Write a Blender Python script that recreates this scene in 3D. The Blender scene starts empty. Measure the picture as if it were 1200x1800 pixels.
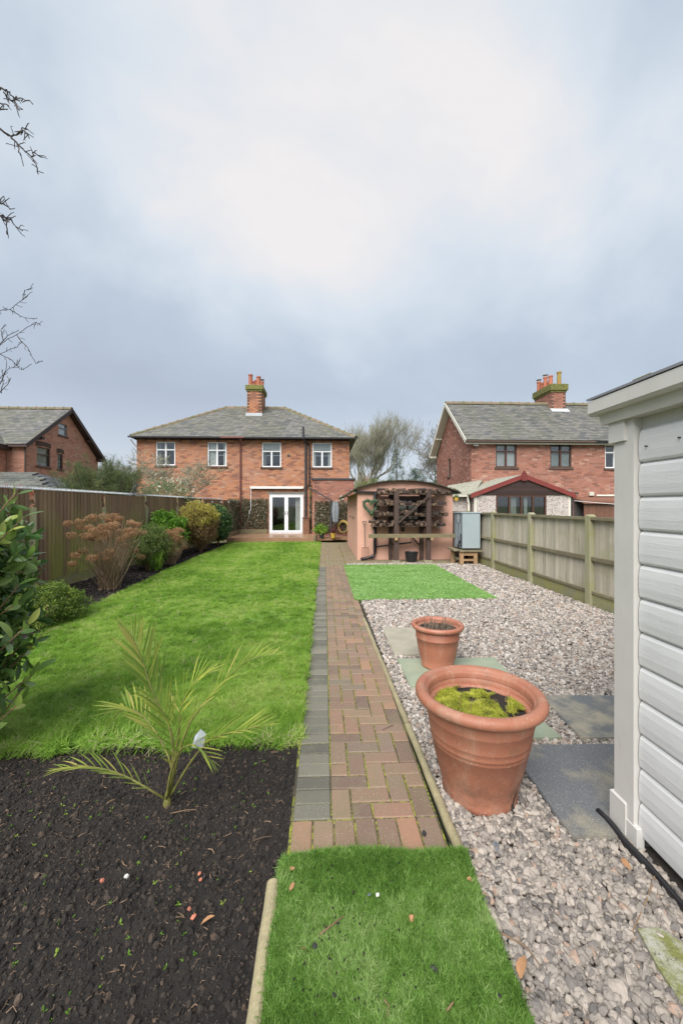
import bpy, math, random
import numpy as np
from mathutils import Vector, Matrix, noise as mnoise, Euler

random.seed(7)
rng = np.random.default_rng(11)
R = math.radians
SC = bpy.context.scene
COL = SC.collection

# ------------------------------------------------------------------ camera
EYE = 1.53
YAW = math.atan(30 / 693)
cam_d = bpy.data.cameras.new("camera")
cam = bpy.data.objects.new("camera", cam_d)
COL.objects.link(cam)
cam.location = (0, 0, EYE)
cam.rotation_euler = (R(90), 0, -YAW)
cam_d.sensor_fit = 'VERTICAL'
cam_d.sensor_height = 36
cam_d.lens = 36 * 693 / 1800
cam_d.shift_y = -11 / 1800
cam_d.clip_start = 0.05
cam_d.clip_end = 2000
SC.camera = cam

# ------------------------------------------------------------------ exposure
SC.view_settings.view_transform = 'Standard'
SC.view_settings.look = 'None'
SC.view_settings.exposure = 1.9
SC.view_settings.gamma = 1
SC.view_settings.use_curve_mapping = False
SC.cycles.use_denoising = True
SC.cycles.max_bounces = 6
SC.cycles.transparent_max_bounces = 12

# ------------------------------------------------------------------ world: overcast sky over a Nishita base
SUN_EL, SUN_AZ = R(46), R(204)      # azimuth clockwise from +Y; soft light from behind
world = bpy.data.worlds.new("World")
SC.world = world
world.use_nodes = True
wt = world.node_tree
wt.nodes.clear()


def wn(t, **k):
    n = wt.nodes.new(t)
    for a, b in k.items():
        setattr(n, a, b)
    return n


def wmath(op, a, b=None, clamp=False):
    n = wn('ShaderNodeMath', operation=op, use_clamp=clamp)
    for i, v in enumerate((a, b)):
        if v is None:
            continue
        if isinstance(v, (int, float)):
            n.inputs[i].default_value = v
        else:
            wt.links.new(v, n.inputs[i])
    return n.outputs[0]


def wmix(f, a, b):
    n = wn('ShaderNodeMix', data_type='RGBA')
    for i, v in ((0, f), (6, a), (7, b)):
        if isinstance(v, (int, float)):
            n.inputs[i].default_value = v
        elif isinstance(v, tuple):
            n.inputs[i].default_value = (*v, 1)
        else:
            wt.links.new(v, n.inputs[i])
    return n.outputs[2]


sky = wn('ShaderNodeTexSky', sky_type='NISHITA', sun_disc=False, sun_elevation=SUN_EL, sun_rotation=SUN_AZ)
tc = wn('ShaderNodeTexCoord')
sep = wn('ShaderNodeSeparateXYZ')
wt.links.new(tc.outputs['Generated'], sep.inputs[0])
dx, dy, dz = sep.outputs
den = wmath('ADD', wmath('MAXIMUM', dz, 0.0), 0.42)
cx, cy = wmath('DIVIDE', dx, den), wmath('DIVIDE', dy, den)
cb = wn('ShaderNodeCombineXYZ')
wt.links.new(cx, cb.inputs[0])
wt.links.new(cy, cb.inputs[1])
cb.inputs[2].default_value = 5.3


def wnoise(scale, detail, rough, dist=0.0):
    n = wn('ShaderNodeTexNoise')
    n.inputs['Scale'].default_value = scale
    n.inputs['Detail'].default_value = detail
    n.inputs['Roughness'].default_value = rough
    n.inputs['Distortion'].default_value = dist
    wt.links.new(cb.outputs[0], n.inputs['Vector'])
    return n.outputs['Fac']


n1, n2 = wnoise(1.15, 5, .55, .6), wnoise(3.2, 6, .6, .3)


def lobe(v, lo, hi):
    d = wn('ShaderNodeVectorMath', operation='DOT_PRODUCT')
    wt.links.new(tc.outputs['Generated'], d.inputs[0])
    d.inputs[1].default_value = Vector(v).normalized()
    m = wn('ShaderNodeMapRange', interpolation_type='SMOOTHSTEP')
    wt.links.new(d.outputs['Value'], m.inputs[0])
    m.inputs[1].default_value, m.inputs[2].default_value = lo, hi
    return m.outputs[0]


glow = lobe((.26, 1, .62), .78, .998)         # the veiled sun
glow2 = lobe((-.45, 1, .95), .80, 1.0)
top = wn('ShaderNodeMapRange', interpolation_type='SMOOTHSTEP')
wt.links.new(dz, top.inputs[0])
top.inputs[1].default_value, top.inputs[2].default_value = .20, .62
nn = wmath('ADD', wmath('MULTIPLY', n1, .8), wmath('MULTIPLY', n2, .2))
nn = wmath('MULTIPLY', wmath('SUBTRACT', nn, .5), 1.7)
f = wmath('ADD', wmath('ADD', wmath('MULTIPLY', top.outputs[0], .42), wmath('MULTIPLY', glow, .32)),
          wmath('ADD', wmath('MULTIPLY', glow2, .16), wmath('ADD', nn, .14)), clamp=True)
cloud = wn('ShaderNodeValToRGB')
cr = cloud.color_ramp
cr.elements[0].position, cr.elements[0].color = 0.0, (.42, .48, .58, 1)
cr.elements[1].position, cr.elements[1].color = 1.0, (.83, .805, .80, 1)
e = cr.elements.new(.42); e.color = (.49, .565, .66, 1)
e = cr.elements.new(.72); e.color = (.65, .715, .785, 1)
wt.links.new(f, cloud.inputs[0])
low = wn('ShaderNodeMapRange')
wt.links.new(dz, low.inputs[0])
low.inputs[1].default_value, low.inputs[2].default_value = .02, .26
cc = wmix(low.outputs[0], (.62, .67, .745), cloud.outputs[0])
skys = wn('ShaderNodeVectorMath', operation='SCALE')
wt.links.new(sky.outputs[0], skys.inputs[0])
skys.inputs['Scale'].default_value = 0.04
ccs = wn('ShaderNodeVectorMath', operation='SCALE')
wt.links.new(cc, ccs.inputs[0])
ccs.inputs['Scale'].default_value = 0.30
fin = wmix(0.93, skys.outputs[0], ccs.outputs[0])
bg = wn('ShaderNodeBackground')
bg.inputs['Strength'].default_value = 1.0
wt.links.new(fin, bg.inputs[0])
wo = wn('ShaderNodeOutputWorld')
wt.links.new(bg.outputs[0], wo.inputs[0])

sun_d = bpy.data.lights.new("sun", 'SUN')
sun_d.energy = 1.5
sun_d.angle = R(50)
sun_d.color = (1, .97, .93)
sun = bpy.data.objects.new("sun", sun_d)
COL.objects.link(sun)
sv = Vector((math.sin(SUN_AZ) * math.cos(SUN_EL), math.cos(SUN_AZ) * math.cos(SUN_EL), math.sin(SUN_EL)))
sun.rotation_euler = sv.to_track_quat('Z', 'Y').to_euler()
sun.location = (-8, -8, 12)

# ------------------------------------------------------------------ materials
MATS = {}


class NT:
    def __init__(s, name):
        s.m = bpy.data.materials.new(name)
        s.m.use_nodes = True
        s.t = s.m.node_tree
        s.b = s.t.nodes['Principled BSDF']
        s.out = s.t.nodes['Material Output']
        MATS[name] = s.m

    def n(s, t, **k):
        x = s.t.nodes.new(t)
        for a, b in k.items():
            setattr(x, a, b)
        return x

    def l(s, a, b):
        s.t.links.new(a, b)

    def pos(s, scale=(1, 1, 1), obj=False):
        g = s.n('ShaderNodeTexCoord').outputs['Object'] if obj else s.n('ShaderNodeNewGeometry').outputs['Position']
        mp = s.n('ShaderNodeMapping')
        mp.inputs['Scale'].default_value = scale
        s.l(g, mp.inputs[0])
        return mp.outputs[0]

    def noise(s, scale, detail=4, rough=.55, vec=None, stretch=(1, 1, 1), obj=False, dist=0):
        x = s.n('ShaderNodeTexNoise')
        x.inputs['Scale'].default_value = scale
        x.inputs['Detail'].default_value = detail
        x.inputs['Roughness'].default_value = rough
        x.inputs['Distortion'].default_value = dist
        s.l(vec or s.pos(stretch, obj), x.inputs['Vector'])
        return x.outputs['Fac']

    def island(s):
        return s.n('ShaderNodeNewGeometry').outputs['Random Per Island']

    def rand(s):
        return s.n('ShaderNodeObjectInfo').outputs['Random']

    def attr(s, name, t='INSTANCER'):
        a = s.n('ShaderNodeAttribute', attribute_type=t, attribute_name=name)
        return a.outputs['Fac']

    def ramp(s, fac, stops):
        r = s.n('ShaderNodeValToRGB')
        el = r.color_ramp.elements
        while len(el) < len(stops):
            el.new(.5)
        for e_, (p, c) in zip(el, stops):
            e_.position = p
            e_.color = (*c, 1) if len(c) == 3 else c
        s.l(fac, r.inputs[0])
        return r.outputs[0]

    def rng(s, fac, a, b, c=0, d=1):
        r = s.n('ShaderNodeMapRange')
        s.l(fac, r.inputs[0])
        for i, v in enumerate((a, b, c, d)):
            r.inputs[i + 1].default_value = v
        return r.outputs[0]

    def math(s, op, a, b=0.0):
        x = s.n('ShaderNodeMath', operation=op)
        for i, v in enumerate((a, b)):
            if isinstance(v, (int, float)):
                x.inputs[i].default_value = v
            else:
                s.l(v, x.inputs[i])
        return x.outputs[0]

    def mix(s, f, a, b, bt='MIX'):
        x = s.n('ShaderNodeMix', data_type='RGBA', blend_type=bt)
        for i, v in ((0, f), (6, a), (7, b)):
            if isinstance(v, (int, float)):
                x.inputs[i].default_value = v
            elif isinstance(v, tuple):
                x.inputs[i].default_value = (*v, 1)
            else:
                s.l(v, x.inputs[i])
        return x.outputs[2]

    def col(s, c):
        if isinstance(c, tuple):
            s.b.inputs['Base Color'].default_value = (*c, 1)
        else:
            s.l(c, s.b.inputs['Base Color'])

    def rough(s, r):
        if isinstance(r, (int, float)):
            s.b.inputs['Roughness'].default_value = r
        else:
            s.l(r, s.b.inputs['Roughness'])

    def bump(s, h, strength=.4, dist=.01):
        x = s.n('ShaderNodeBump')
        x.inputs['Strength'].default_value = strength
        x.inputs['Distance'].default_value = dist
        s.l(h, x.inputs['Height'])
        s.l(x.outputs[0], s.b.inputs['Normal'])

    def thin(s, amount=.35, tint=None):
        """leaf: mix a translucent lobe in"""
        tr = s.n('ShaderNodeBsdfTranslucent')
        src = s.b.inputs['Base Color']
        if src.links:
            s.l(src.links[0].from_socket, tr.inputs[0])
        else:
            tr.inputs[0].default_value = src.default_value
        mx = s.n('ShaderNodeMixShader')
        mx.inputs[0].default_value = amount
        s.l(s.b.outputs[0], mx.inputs[1])
        s.l(tr.outputs[0], mx.inputs[2])
        s.l(mx.outputs[0], s.out.inputs[0])


def simple(name, c1, c2, scale=8, rough=.7, bump=.2, stretch=(1, 1, 1), bd=.004, vary=0.15, spec=None, fine=None, fv=.2):
    """two-tone noise material with a little per-object and fine variation"""
    m = NT(name)
    a = m.noise(scale, 5, .6, stretch=stretch)
    c = m.mix(m.rng(a, .3, .7), c1, c2)
    g = m.noise(fine or scale * 9, 3, .6, stretch=stretch)
    c = m.mix(1.0, c, m.ramp(m.rng(g, .25, .75), [(0, (1 - fv,) * 3), (1, (1 + fv * .9,) * 3)]), 'MULTIPLY')
    r = m.rng(m.rand(), 0, 1, 1 - vary, 1 + vary)
    cr_ = m.n('ShaderNodeCombineColor')
    for i in range(3):
        m.l(r, cr_.inputs[i])
    c = m.mix(1.0, c, cr_.outputs[0], 'MULTIPLY')
    m.col(c)
    m.rough(rough)
    if spec is not None:
        m.b.inputs['Specular IOR Level'].default_value = spec
    if bump:
        m.bump(m.math('ADD', a, m.math('MULTIPLY', g, .5)), bump, bd)
    return m


# brick (one random value per brick), burnt and pale ones among them
def brickmat(name, stops, pale=.985, white=.0):
    m = NT(name)
    c = m.ramp(m.island(), stops)
    big = m.noise(.55, 3, .6)
    c = m.mix(m.rng(big, .45, .75, 0, .35), c, (.50, .27, .19))
    soot = m.noise(1.3, 4, .65, stretch=(1, 1, .6))
    c = m.mix(m.rng(soot, .55, .8, 0, .45), c, (.17, .10, .075))
    eff = m.noise(2.2, 5, .7)
    c = m.mix(m.rng(eff, .66, .74, 0, .55), c, (.52, .42, .36))
    fine = m.noise(45, 3, .6)
    c = m.mix(1.0, c, m.ramp(fine, [(.2, (.75,) * 3), (.8, (1.2,) * 3)]), 'MULTIPLY')
    m.col(c)
    m.rough(.9)
    m.bump(fine, .3, .004)


brickmat('brick_orange', [(0, (.22, .10, .065)), (.22, (.36, .15, .085)), (.6, (.47, .215, .11)), (.85, (.40, .20, .13)),
                          (.93, (.19, .09, .065)), (1, (.50, .30, .20))])
brickmat('brick_red', [(0, (.20, .09, .065)), (.3, (.31, .13, .09)), (.7, (.38, .17, .12)), (.9, (.27, .13, .105)),
                       (1, (.47, .28, .21))])
brickmat('brick_old', [(0, (.38, .18, .13)), (.3, (.50, .24, .165)), (.7, (.58, .29, .205)), (.9, (.44, .22, .165)),
                       (1, (.5, .35, .28))])
simple('mortar', (.40, .31, .25), (.30, .22, .175), 6, .95, .3)
simple('mortar_dark', (.20, .14, .115), (.13, .09, .075), 6, .95, .3)

m = NT('slate')
c = m.ramp(m.island(), [(0, (.085, .09, .09)), (.4, (.14, .133, .122)), (.8, (.185, .175, .155)), (1, (.115, .112, .112))])
c = m.mix(m.rng(m.noise(1.1, 5, .6, stretch=(1, .6, .6)), .42, .62, 0, .42), c, (.125, .13, .08))
c = m.mix(m.rng(m.noise(3.0, 5, .65), .62, .72, 0, .55), c, (.24, .235, .18))
m.col(c); m.rough(.62); m.bump(m.noise(25, 4), .3, .01)
m = NT('ridge_clay')
c = m.mix(m.rng(m.noise(3, 5, .6), .4, .62), (.22, .165, .115), (.14, .135, .07))
m.col(c); m.rough(.9); m.bump(m.noise(30, 3), .4, .01)
m = NT('paver_red')
c = m.ramp(m.rand(), [(0, (.14, .09, .07)), (.25, (.20, .125, .09)), (.5, (.26, .15, .10)), (.7, (.16, .125, .10)), (.88, (.31, .17, .105)), (1, (.20, .155, .115))])
c = m.mix(m.rng(m.noise(4, 6, .68), .40, .64, 0, .62), c, (.175, .15, .085))
sp = m.noise(210, 2, .5)
c = m.mix(m.rng(sp, .64, .70, 0, .8), c, (.50, .42, .33))
c = m.mix(m.rng(sp, .26, .34, .7, 0), c, (.07, .055, .045))
m.col(c); m.rough(m.rng(m.noise(5, 3), .3, .7, .5, .85)); m.bump(m.noise(160, 4, .7), .5, .004)
m = NT('paver_grey')
c = m.ramp(m.rand(), [(0, (.095, .09, .07)), (.5, (.135, .127, .10)), (1, (.185, .17, .13))])
c = m.mix(m.rng(m.noise(9, 5, .65), .5, .72, 0, .6), c, (.16, .15, .10))
sp = m.noise(210, 2, .5)
c = m.mix(m.rng(sp, .64, .70, 0, .7), c, (.42, .40, .34))
m.col(c); m.rough(.75); m.bump(m.noise(160, 4, .7), .5, .004)
m = NT('paver_far')
c = m.ramp(m.island(), [(0, (.16, .12, .08)), (.5, (.22, .165, .105)), (.8, (.185, .155, .105)), (1, (.27, .19, .12))])
c = m.mix(m.rng(m.noise(2.2, 5, .65), .42, .65, 0, .8), c, (.20, .18, .09))
m.col(c); m.rough(.8); m.bump(m.noise(120, 4, .7), .4, .004)
m = NT('joint_moss')
c = m.mix(m.rng(m.noise(2.6, 4, .6), .38, .5), (.06, .05, .03), (.26, .28, .03))
c = m.mix(m.rng(m.noise(60, 3, .6), .4, .6), c, (.06, .05, .035))
m.col(c); m.rough(1); m.bump(m.noise(150, 3), .8, .006)

m = NT('soil')
c = m.mix(m.rng(m.noise(5, 6, .65), .35, .7), (.012, .009, .0075), (.028, .021, .0165))
c = m.mix(m.rng(m.noise(130, 3, .6), .62, .72, 0, .7), c, (.10, .075, .055))
m.col(c); m.rough(m.rng(m.noise(40, 3), .3, .7, .65, 1)); m.bump(m.noise(70, 6, .75), .9, .02)
m = NT('clod')
c = m.ramp(m.attr('tint'), [(0, (.008, .006, .005)), (.6, (.024, .018, .014)), (.9, (.05, .037, .028)), (.955, (.075, .05, .035)), (.975, (.20, .15, .11)), (1, (.03, .025, .02))])
m.col(c); m.rough(.9); m.bump(m.noise(200, 4, .7), .8, .004)
m = NT('gravel')
c = m.ramp(m.attr('tint'), [(0, (.10, .092, .09)), (.10, (.19, .17, .155)), (.40, (.32, .28, .24)), (.70, (.44, .385, .335)),
                            (.87, (.57, .53, .485)), (.94, (.36, .24, .17)), (1, (.18, .18, .195))])
c = m.mix(m.rng(m.noise(90, 4, .6), .35, .7, 0, .3), c, (.20, .17, .14))
m.col(c); m.rough(.75); m.bump(m.noise(150, 4, .7), .45, .003)
simple('gravel_bed', (.05, .042, .036), (.09, .078, .068), 30, 1, .8)
m = NT('grass_blade')
c = m.ramp(m.attr('tint'), [(0, (.10, .22, .025)), (.3, (.20, .37, .04)), (.65, (.32, .50, .07)), (.88, (.46, .57, .15)), (1, (.56, .52, .30))])
m.col(c); m.rough(.5); m.b.inputs['Specular IOR Level'].default_value = .35; m.thin(.5)
m = NT('turf_blade')
c = m.ramp(m.attr('tint'), [(0, (.055, .13, .018)), (.4, (.115, .235, .035)), (.75, (.19, .33, .07)), (1, (.38, .48, .20))])
m.col(c); m.rough(.55); m.b.inputs['Specular IOR Level'].default_value = .2; m.thin(.3)
m = NT('turf_blade_far')
c = m.ramp(m.attr('tint'), [(0, (.19, .36, .075)), (.5, (.29, .50, .14)), (1, (.42, .58, .26))])
m.col(c); m.rough(.5); m.thin(.3)
simple('turf_backing', (.10, .20, .04), (.07, .14, .03), 40, 1, .3)
simple('lawn_soil', (.15, .26, .04), (.10, .18, .03), 4, 1, .5)
simple('far_ground', (.10, .14, .05), (.14, .13, .08), .3, 1, .3)

m = NT('terracotta')
c = m.mix(m.rng(m.noise(4, 5, .6), .35, .7), (.29, .105, .06), (.35, .145, .088))
c = m.mix(m.rng(m.noise(11, 6, .72, stretch=(1, 1, .3)), .50, .68, 0, .65), c, (.36, .22, .15))
c = m.mix(m.rng(m.noise(7, 5, .7), .56, .70, 0, .6), c, (.17, .10, .06))
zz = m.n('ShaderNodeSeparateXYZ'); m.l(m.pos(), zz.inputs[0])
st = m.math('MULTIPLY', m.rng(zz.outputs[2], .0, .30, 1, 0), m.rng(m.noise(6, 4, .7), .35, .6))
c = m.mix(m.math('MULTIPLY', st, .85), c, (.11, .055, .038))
c = m.mix(m.rng(m.noise(120, 3, .6, stretch=(1, 1, .6)), .62, .70, 0, .5), c, (.48, .38, .31))
m.col(c); m.rough(m.rng(m.noise(9, 3), .3, .7, .42, .66)); m.bump(m.noise(60, 3), .12, .003)
m = NT('terracotta_fresh')
c = m.mix(m.rng(m.noise(5, 5, .6), .35, .7), (.33, .12, .07), (.38, .15, .092))
c = m.mix(m.rng(m.noise(8, 6, .72, stretch=(1, 1, .35)), .52, .70, 0, .5), c, (.43, .27, .19))
c = m.mix(m.rng(m.noise(40, 3, .6), .66, .74, 0, .3), c, (.58, .45, .36))
m.col(c); m.rough(.5); m.bump(m.noise(60, 3), .1, .003)

# timber
m = NT('feather_board')
g = m.noise(5, 4, .6, stretch=(6, 6, .5))
c = m.mix(m.rng(m.noise(3, 4, .6, stretch=(5, 5, .3)), .3, .7), (.20, .122, .078), (.29, .185, .12))
r = m.rng(m.rand(), 0, 1, .8, 1.25)
cr_ = m.n('ShaderNodeCombineColor'); [m.l(r, cr_.inputs[i]) for i in range(3)]
c = m.mix(1.0, c, cr_.outputs[0], 'MULTIPLY')
zz = m.n('ShaderNodeSeparateXYZ'); m.l(m.pos(), zz.inputs[0])
al = m.math('MULTIPLY', m.rng(zz.outputs[2], .25, 1.6, 1.2, .1), m.rng(m.noise(1.1, 4, .6, stretch=(1.6, 1.6, .5)), .40, .52))
c = m.mix(m.math('MULTIPLY', al, .9), c, (.34, .33, .09))
m.col(c); m.rough(.85); m.bump(m.noise(30, 4, .6, stretch=(5, 5, .25)), .5, .004)
m = NT('grey_board')
c = m.mix(m.rng(m.noise(4, 4, .6, stretch=(6, 6, .35)), .3, .7), (.42, .365, .285), (.54, .49, .40))
r = m.rng(m.rand(), 0, 1, .8, 1.12)
cr_ = m.n('ShaderNodeCombineColor'); [m.l(r, cr_.inputs[i]) for i in range(3)]
c = m.mix(1.0, c, cr_.outputs[0], 'MULTIPLY')
c = m.mix(m.rng(m.noise(3, 4, .7, stretch=(7, 7, .4)), .60, .68, 0, .7), c, (.13, .095, .06))
c = m.mix(m.rng(m.noise(2, 4, .6), .48, .66, 0, .55), c, (.30, .29, .16))
m.col(c); m.rough(.85); m.bump(m.noise(30, 4, .6, stretch=(5, 5, .25)), .5, .004)
simple('algae_rail', (.23, .205, .125), (.16, .13, .08), 5, .9, .4, vary=.2)
simple('algae_gravel_board', (.30, .285, .09), (.26, .25, .16), 3.5, .9, .4)
simple('concrete_post', (.31, .285, .21), (.27, .27, .12), 4, .9, .4, fine=60)
simple('pale_post', (.47, .44, .28), (.40, .39, .20), 5, .9, .3)
simple('log_rail', (.34, .29, .17), (.24, .21, .12), 14, .85, .5, fine=90)
simple('dark_timber', (.055, .033, .026), (.085, .052, .04), 6, .75, .3, stretch=(2, 2, 2))
simple('worktop_timber', (.20, .165, .09), (.13, .11, .06), 5, .8, .4, stretch=(.6, 4, 4))
simple('stand_timber', (.42, .26, .13), (.30, .19, .10), 6, .75, .3)
simple('deck_board', (.34, .20, .12), (.27, .155, .09), 3, .32, .15, vary=.08)
simple('planter_timber', (.20, .09, .045), (.15, .07, .04), 5, .6, .2)
simple('log_bark', (.055, .038, .03), (.03, .022, .018), 30, .95, .8)
simple('log_wood', (.15, .095, .06), (.06, .04, .028), 25, .9, .5, vary=.55)
simple('bark_dark', (.045, .035, .035), (.07, .055, .05), 10, .9, .3)
simple('bark_grey', (.20, .18, .14), (.15, .135, .10), 5, .9, .3)
simple('bark_olive', (.30, .285, .20), (.22, .21, .15), 3, .9, .3)  # olive bark paled: the far tree's distance haze is put into the colour
simple('twig_brown', (.24, .15, .085), (.17, .105, .06), 10, .85, .3, vary=.25)
# painted, plastic, metal
m = NT('shed_plastic')
g = m.noise(9, 4, .55, stretch=(3, 1.0, 9), dist=.7)
c = m.mix(m.rng(m.noise(3, 4, .6), .3, .7), (.56, .56, .555), (.63, .63, .625))
c = m.mix(m.rng(m.noise(22, 3, .7, stretch=(3, 3, .45)), .67, .76, 0, .35), c, (.42, .42, .37))
m.col(c); m.rough(.5); m.bump(g, .2, .006)
m = NT('shed_trim')
c = m.mix(m.rng(m.noise(4, 4, .6), .3, .7), (.52, .50, .465), (.58, .56, .53))
c = m.mix(m.rng(m.noise(13, 4, .7, stretch=(4, 4, .5)), .60, .75, 0, .45), c, (.38, .34, .26))
m.col(c); m.rough(.5); m.bump(m.noise(14, 3, .5, stretch=(5, 5, .8)), .12, .003)
simple('shed_roof_grey', (.16, .165, .18), (.22, .22, .235), 6, .6, .2, fv=.03)
simple('black_plastic', (.012, .012, .014), (.022, .022, .024), 9, .38, .1, fv=.03)
simple('grey_black_metal', (.03, .032, .036), (.05, .052, .056), 9, .5, .1, fv=.03)
simple('white_upvc', (.74, .75, .76), (.80, .80, .81), 5, .35, .0, vary=.02, fv=.03)
simple('cream_paint', (.60, .57, .48), (.66, .63, .55), 5, .6, .1, fv=.03)
simple('brown_frame', (.07, .03, .022), (.10, .045, .03), 7, .45, .1, fv=.03)
simple('red_barge', (.20, .035, .03), (.15, .03, .025), 6, .5, .15, fv=.03)
simple('brown_cladding', (.055, .03, .026), (.04, .022, .02), 7, .55, .2, stretch=(.5, 1, 4))
simple('garage_brown', (.20, .095, .06), (.16, .075, .05), 7, .6, .2)
simple('gutter_red', (.16, .05, .04), (.12, .04, .035), 7, .5, .1)
simple('sill_dark', (.08, .055, .045), (.12, .08, .06), 9, .9, .3)
simple('stone_lintel', (.32, .30, .26), (.25, .235, .205), 6, .9, .3)
simple('curtain_white', (.62, .62, .60), (.52, .52, .51), 4, .95, .0, fv=.03)
simple('curtain_grey', (.30, .32, .31), (.2, .22, .21), 4, .95, .0)
simple('interior', (.10, .095, .09), (.07, .068, .065), 2, .95, .0)
simple('pink_render', (.62, .345, .25), (.69, .40, .30), 1.8, .9, .35, bd=.006, fine=70)
simple('roof_felt', (.03, .028, .022), (.06, .055, .035), 12, .95, .5)
simple('moss_dark', (.05, .045, .03), (.09, .085, .035), 20, 1, .8)
m = NT('pebbledash')
vo = m.n('ShaderNodeTexVoronoi'); vo.inputs['Scale'].default_value = 42; m.l(m.pos(), vo.inputs['Vector'])
bw = m.n('ShaderNodeSeparateColor'); m.l(vo.outputs['Color'], bw.inputs[0])
c = m.ramp(bw.outputs[0], [(0, (.16, .13, .12)), (.3, (.38, .32, .29)), (.7, (.55, .48, .44)), (1, (.66, .62, .58))])
m.col(c); m.rough(.9); m.bump(m.math('SUBTRACT', 1.0, vo.outputs['Distance']), .8, .01)
m = NT('tile_roof_grey')
c = m.ramp(m.island(), [(0, (.09, .095, .085)), (.5, (.135, .14, .125)), (1, (.19, .19, .165))])
m.col(c); m.rough(.85); m.bump(m.noise(25, 3), .3, .01)
m = NT('cement_roof')
c = m.mix(m.rng(m.noise(9, 5, .7), .4, .65), (.36, .345, .29), (.20, .20, .13))
m.col(c); m.rough(.95); m.bump(m.noise(40, 4), .5, .01)
simple('tank_front', (.30, .355, .37), (.335, .39, .405), 2.5, .42, .03, vary=.02, fv=.03)
simple('tank_side', (.19, .215, .24), (.22, .245, .265), 2.5, .45, .03, vary=.02, fv=.03)
simple('logo_white', (.8, .8, .8), (.75, .75, .75), 5, .5, 0, fv=.03)
simple('flue_metal', (.3, .3, .3), (.22, .22, .22), 5, .45, 0)
simple('lead_flashing', (.40, .42, .44), (.48, .50, .52), 6, .6, .2)
simple('flue_pot', (.46, .16, .09), (.38, .13, .08), 5, .85, .2)
simple('flue_pot_mossy', (.40, .20, .08), (.30, .28, .06), 5, .9, .3)
simple('chimney_cap', (.10, .095, .055), (.24, .24, .05), 9, 1, .5)
simple('yellow_plastic', (.55, .36, .06), (.48, .30, .05), 6, .5, .1)
simple('hose_yellow', (.62, .44, .14), (.5, .34, .1), 6, .5, .1)
simple('parasol_cloth', (.33, .35, .37), (.24, .26, .28), 14, .9, .2, fv=.03)
simple('dry_straw', (.26, .19, .13), (.15, .11, .08), 30, .9, .3)
simple('hydrangea_stem', (.38, .27, .17), (.27, .18, .11), 10, .85, .3, vary=.25)
simple('rust', (.22, .09, .04), (.14, .06, .035), 20, .85, .3)
simple('steel_worn', (.12, .085, .07), (.19, .14, .11), 20, .6, .2)
m = NT('flag_sand')
c = m.mix(m.rng(m.noise(5, 5, .6), .35, .65), (.36, .325, .25), (.28, .26, .20))
m.col(c); m.rough(.8); m.bump(m.noise(60, 4, .7), .3, .003)
m = NT('flag_green')
c = m.mix(m.rng(m.noise(5, 5, .6), .35, .65), (.30, .335, .235), (.24, .275, .195))
m.col(c); m.rough(.7); m.bump(m.noise(60, 4, .7), .25, .003)
m = NT('flag_dark')
c = m.mix(m.rng(m.noise(2.6, 5, .65), .52, .68), (.12, .123, .128), (.26, .235, .175))
sp = m.noise(160, 2, .6)
c = m.mix(m.rng(sp, .60, .66, 0, .75), c, (.34, .34, .33))
c = m.mix(m.rng(sp, .30, .38, .7, 0), c, (.05, .05, .055))
m.col(c); m.rough(.62); m.bump(m.noise(160, 4, .7), .5, .003)
m = NT('flag_stained')
c = m.mix(m.rng(m.noise(3.2, 5, .65), .42, .6), (.32, .285, .21), (.13, .135, .135))
m.col(c); m.rough(.7); m.bump(m.noise(90, 4, .7), .4, .003)
m = NT('moss_concrete')
c = m.mix(m.rng(m.noise(9, 5, .7), .42, .62), (.42, .41, .35), (.19, .20, .06))
c = m.mix(m.rng(m.noise(60, 3, .7), .58, .68, 0, .8), c, (.10, .095, .07))
m.col(c); m.rough(.95); m.bump(m.noise(70, 5, .7), .9, .01)

# leaves
def leafmat(name, stops, rough=.45, thin=.3, tint='INSTANCER', spec=.4):
    m = NT(name)
    m.col(m.ramp(m.attr('tint') if tint == 'INSTANCER' else m.rand(), stops))
    m.rough(rough)
    m.b.inputs['Specular IOR Level'].default_value = spec
    m.thin(thin)


leafmat('laurel_leaf', [(0, (.08, .16, .04)), (.5, (.17, .28, .06)), (.85, (.27, .38, .08)), (1, (.40, .42, .10))], .3, .25, 'OBJ', .6)
leafmat('laurel_leaf_far', [(0, (.06, .13, .04)), (.6, (.15, .25, .065)), (1, (.28, .38, .12))], .3, .25)
leafmat('box_leaf', [(0, (.06, .11, .02)), (.6, (.16, .24, .035)), (1, (.32, .38, .07))])
leafmat('dark_leaf', [(0, (.03, .075, .025)), (.6, (.08, .16, .045)), (1, (.18, .27, .09))], .32, .2)
leafmat('mid_leaf', [(0, (.06, .10, .025)), (.6, (.14, .20, .045)), (1, (.28, .30, .09))])
leafmat('bright_leaf', [(0, (.08, .18, .02)), (.6, (.17, .34, .035)), (1, (.34, .46, .07))], .4, .4)
leafmat('gold_leaf', [(0, (.16, .16, .03)), (.5, (.42, .36, .06)), (1, (.68, .60, .17))], .5, .35)
leafmat('brown_leaf', [(0, (.12, .07, .03)), (.6, (.22, .14, .06)), (1, (.34, .24, .10))], .8, .2)
leafmat('variegated_leaf', [(0, (.08, .13, .04)), (.6, (.17, .24, .10)), (1, (.50, .52, .38))], .5, .3)
leafmat('conifer_leaf', [(0, (.05, .08, .03)), (.6, (.12, .155, .05)), (1, (.25, .26, .10))], .7, .15)
leafmat('fir_leaf', [(0, (.025, .06, .03)), (.6, (.05, .10, .045)), (1, (.09, .15, .06))], .7, .15)
leafmat('petal_white', [(0, (.62, .64, .45)), (1, (.80, .80, .70))], .6, .3)
leafmat('dry_bloom', [(0, (.17, .085, .04)), (.5, (.39, .215, .105)), (1, (.58, .39, .225))], .85, .2)
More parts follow.
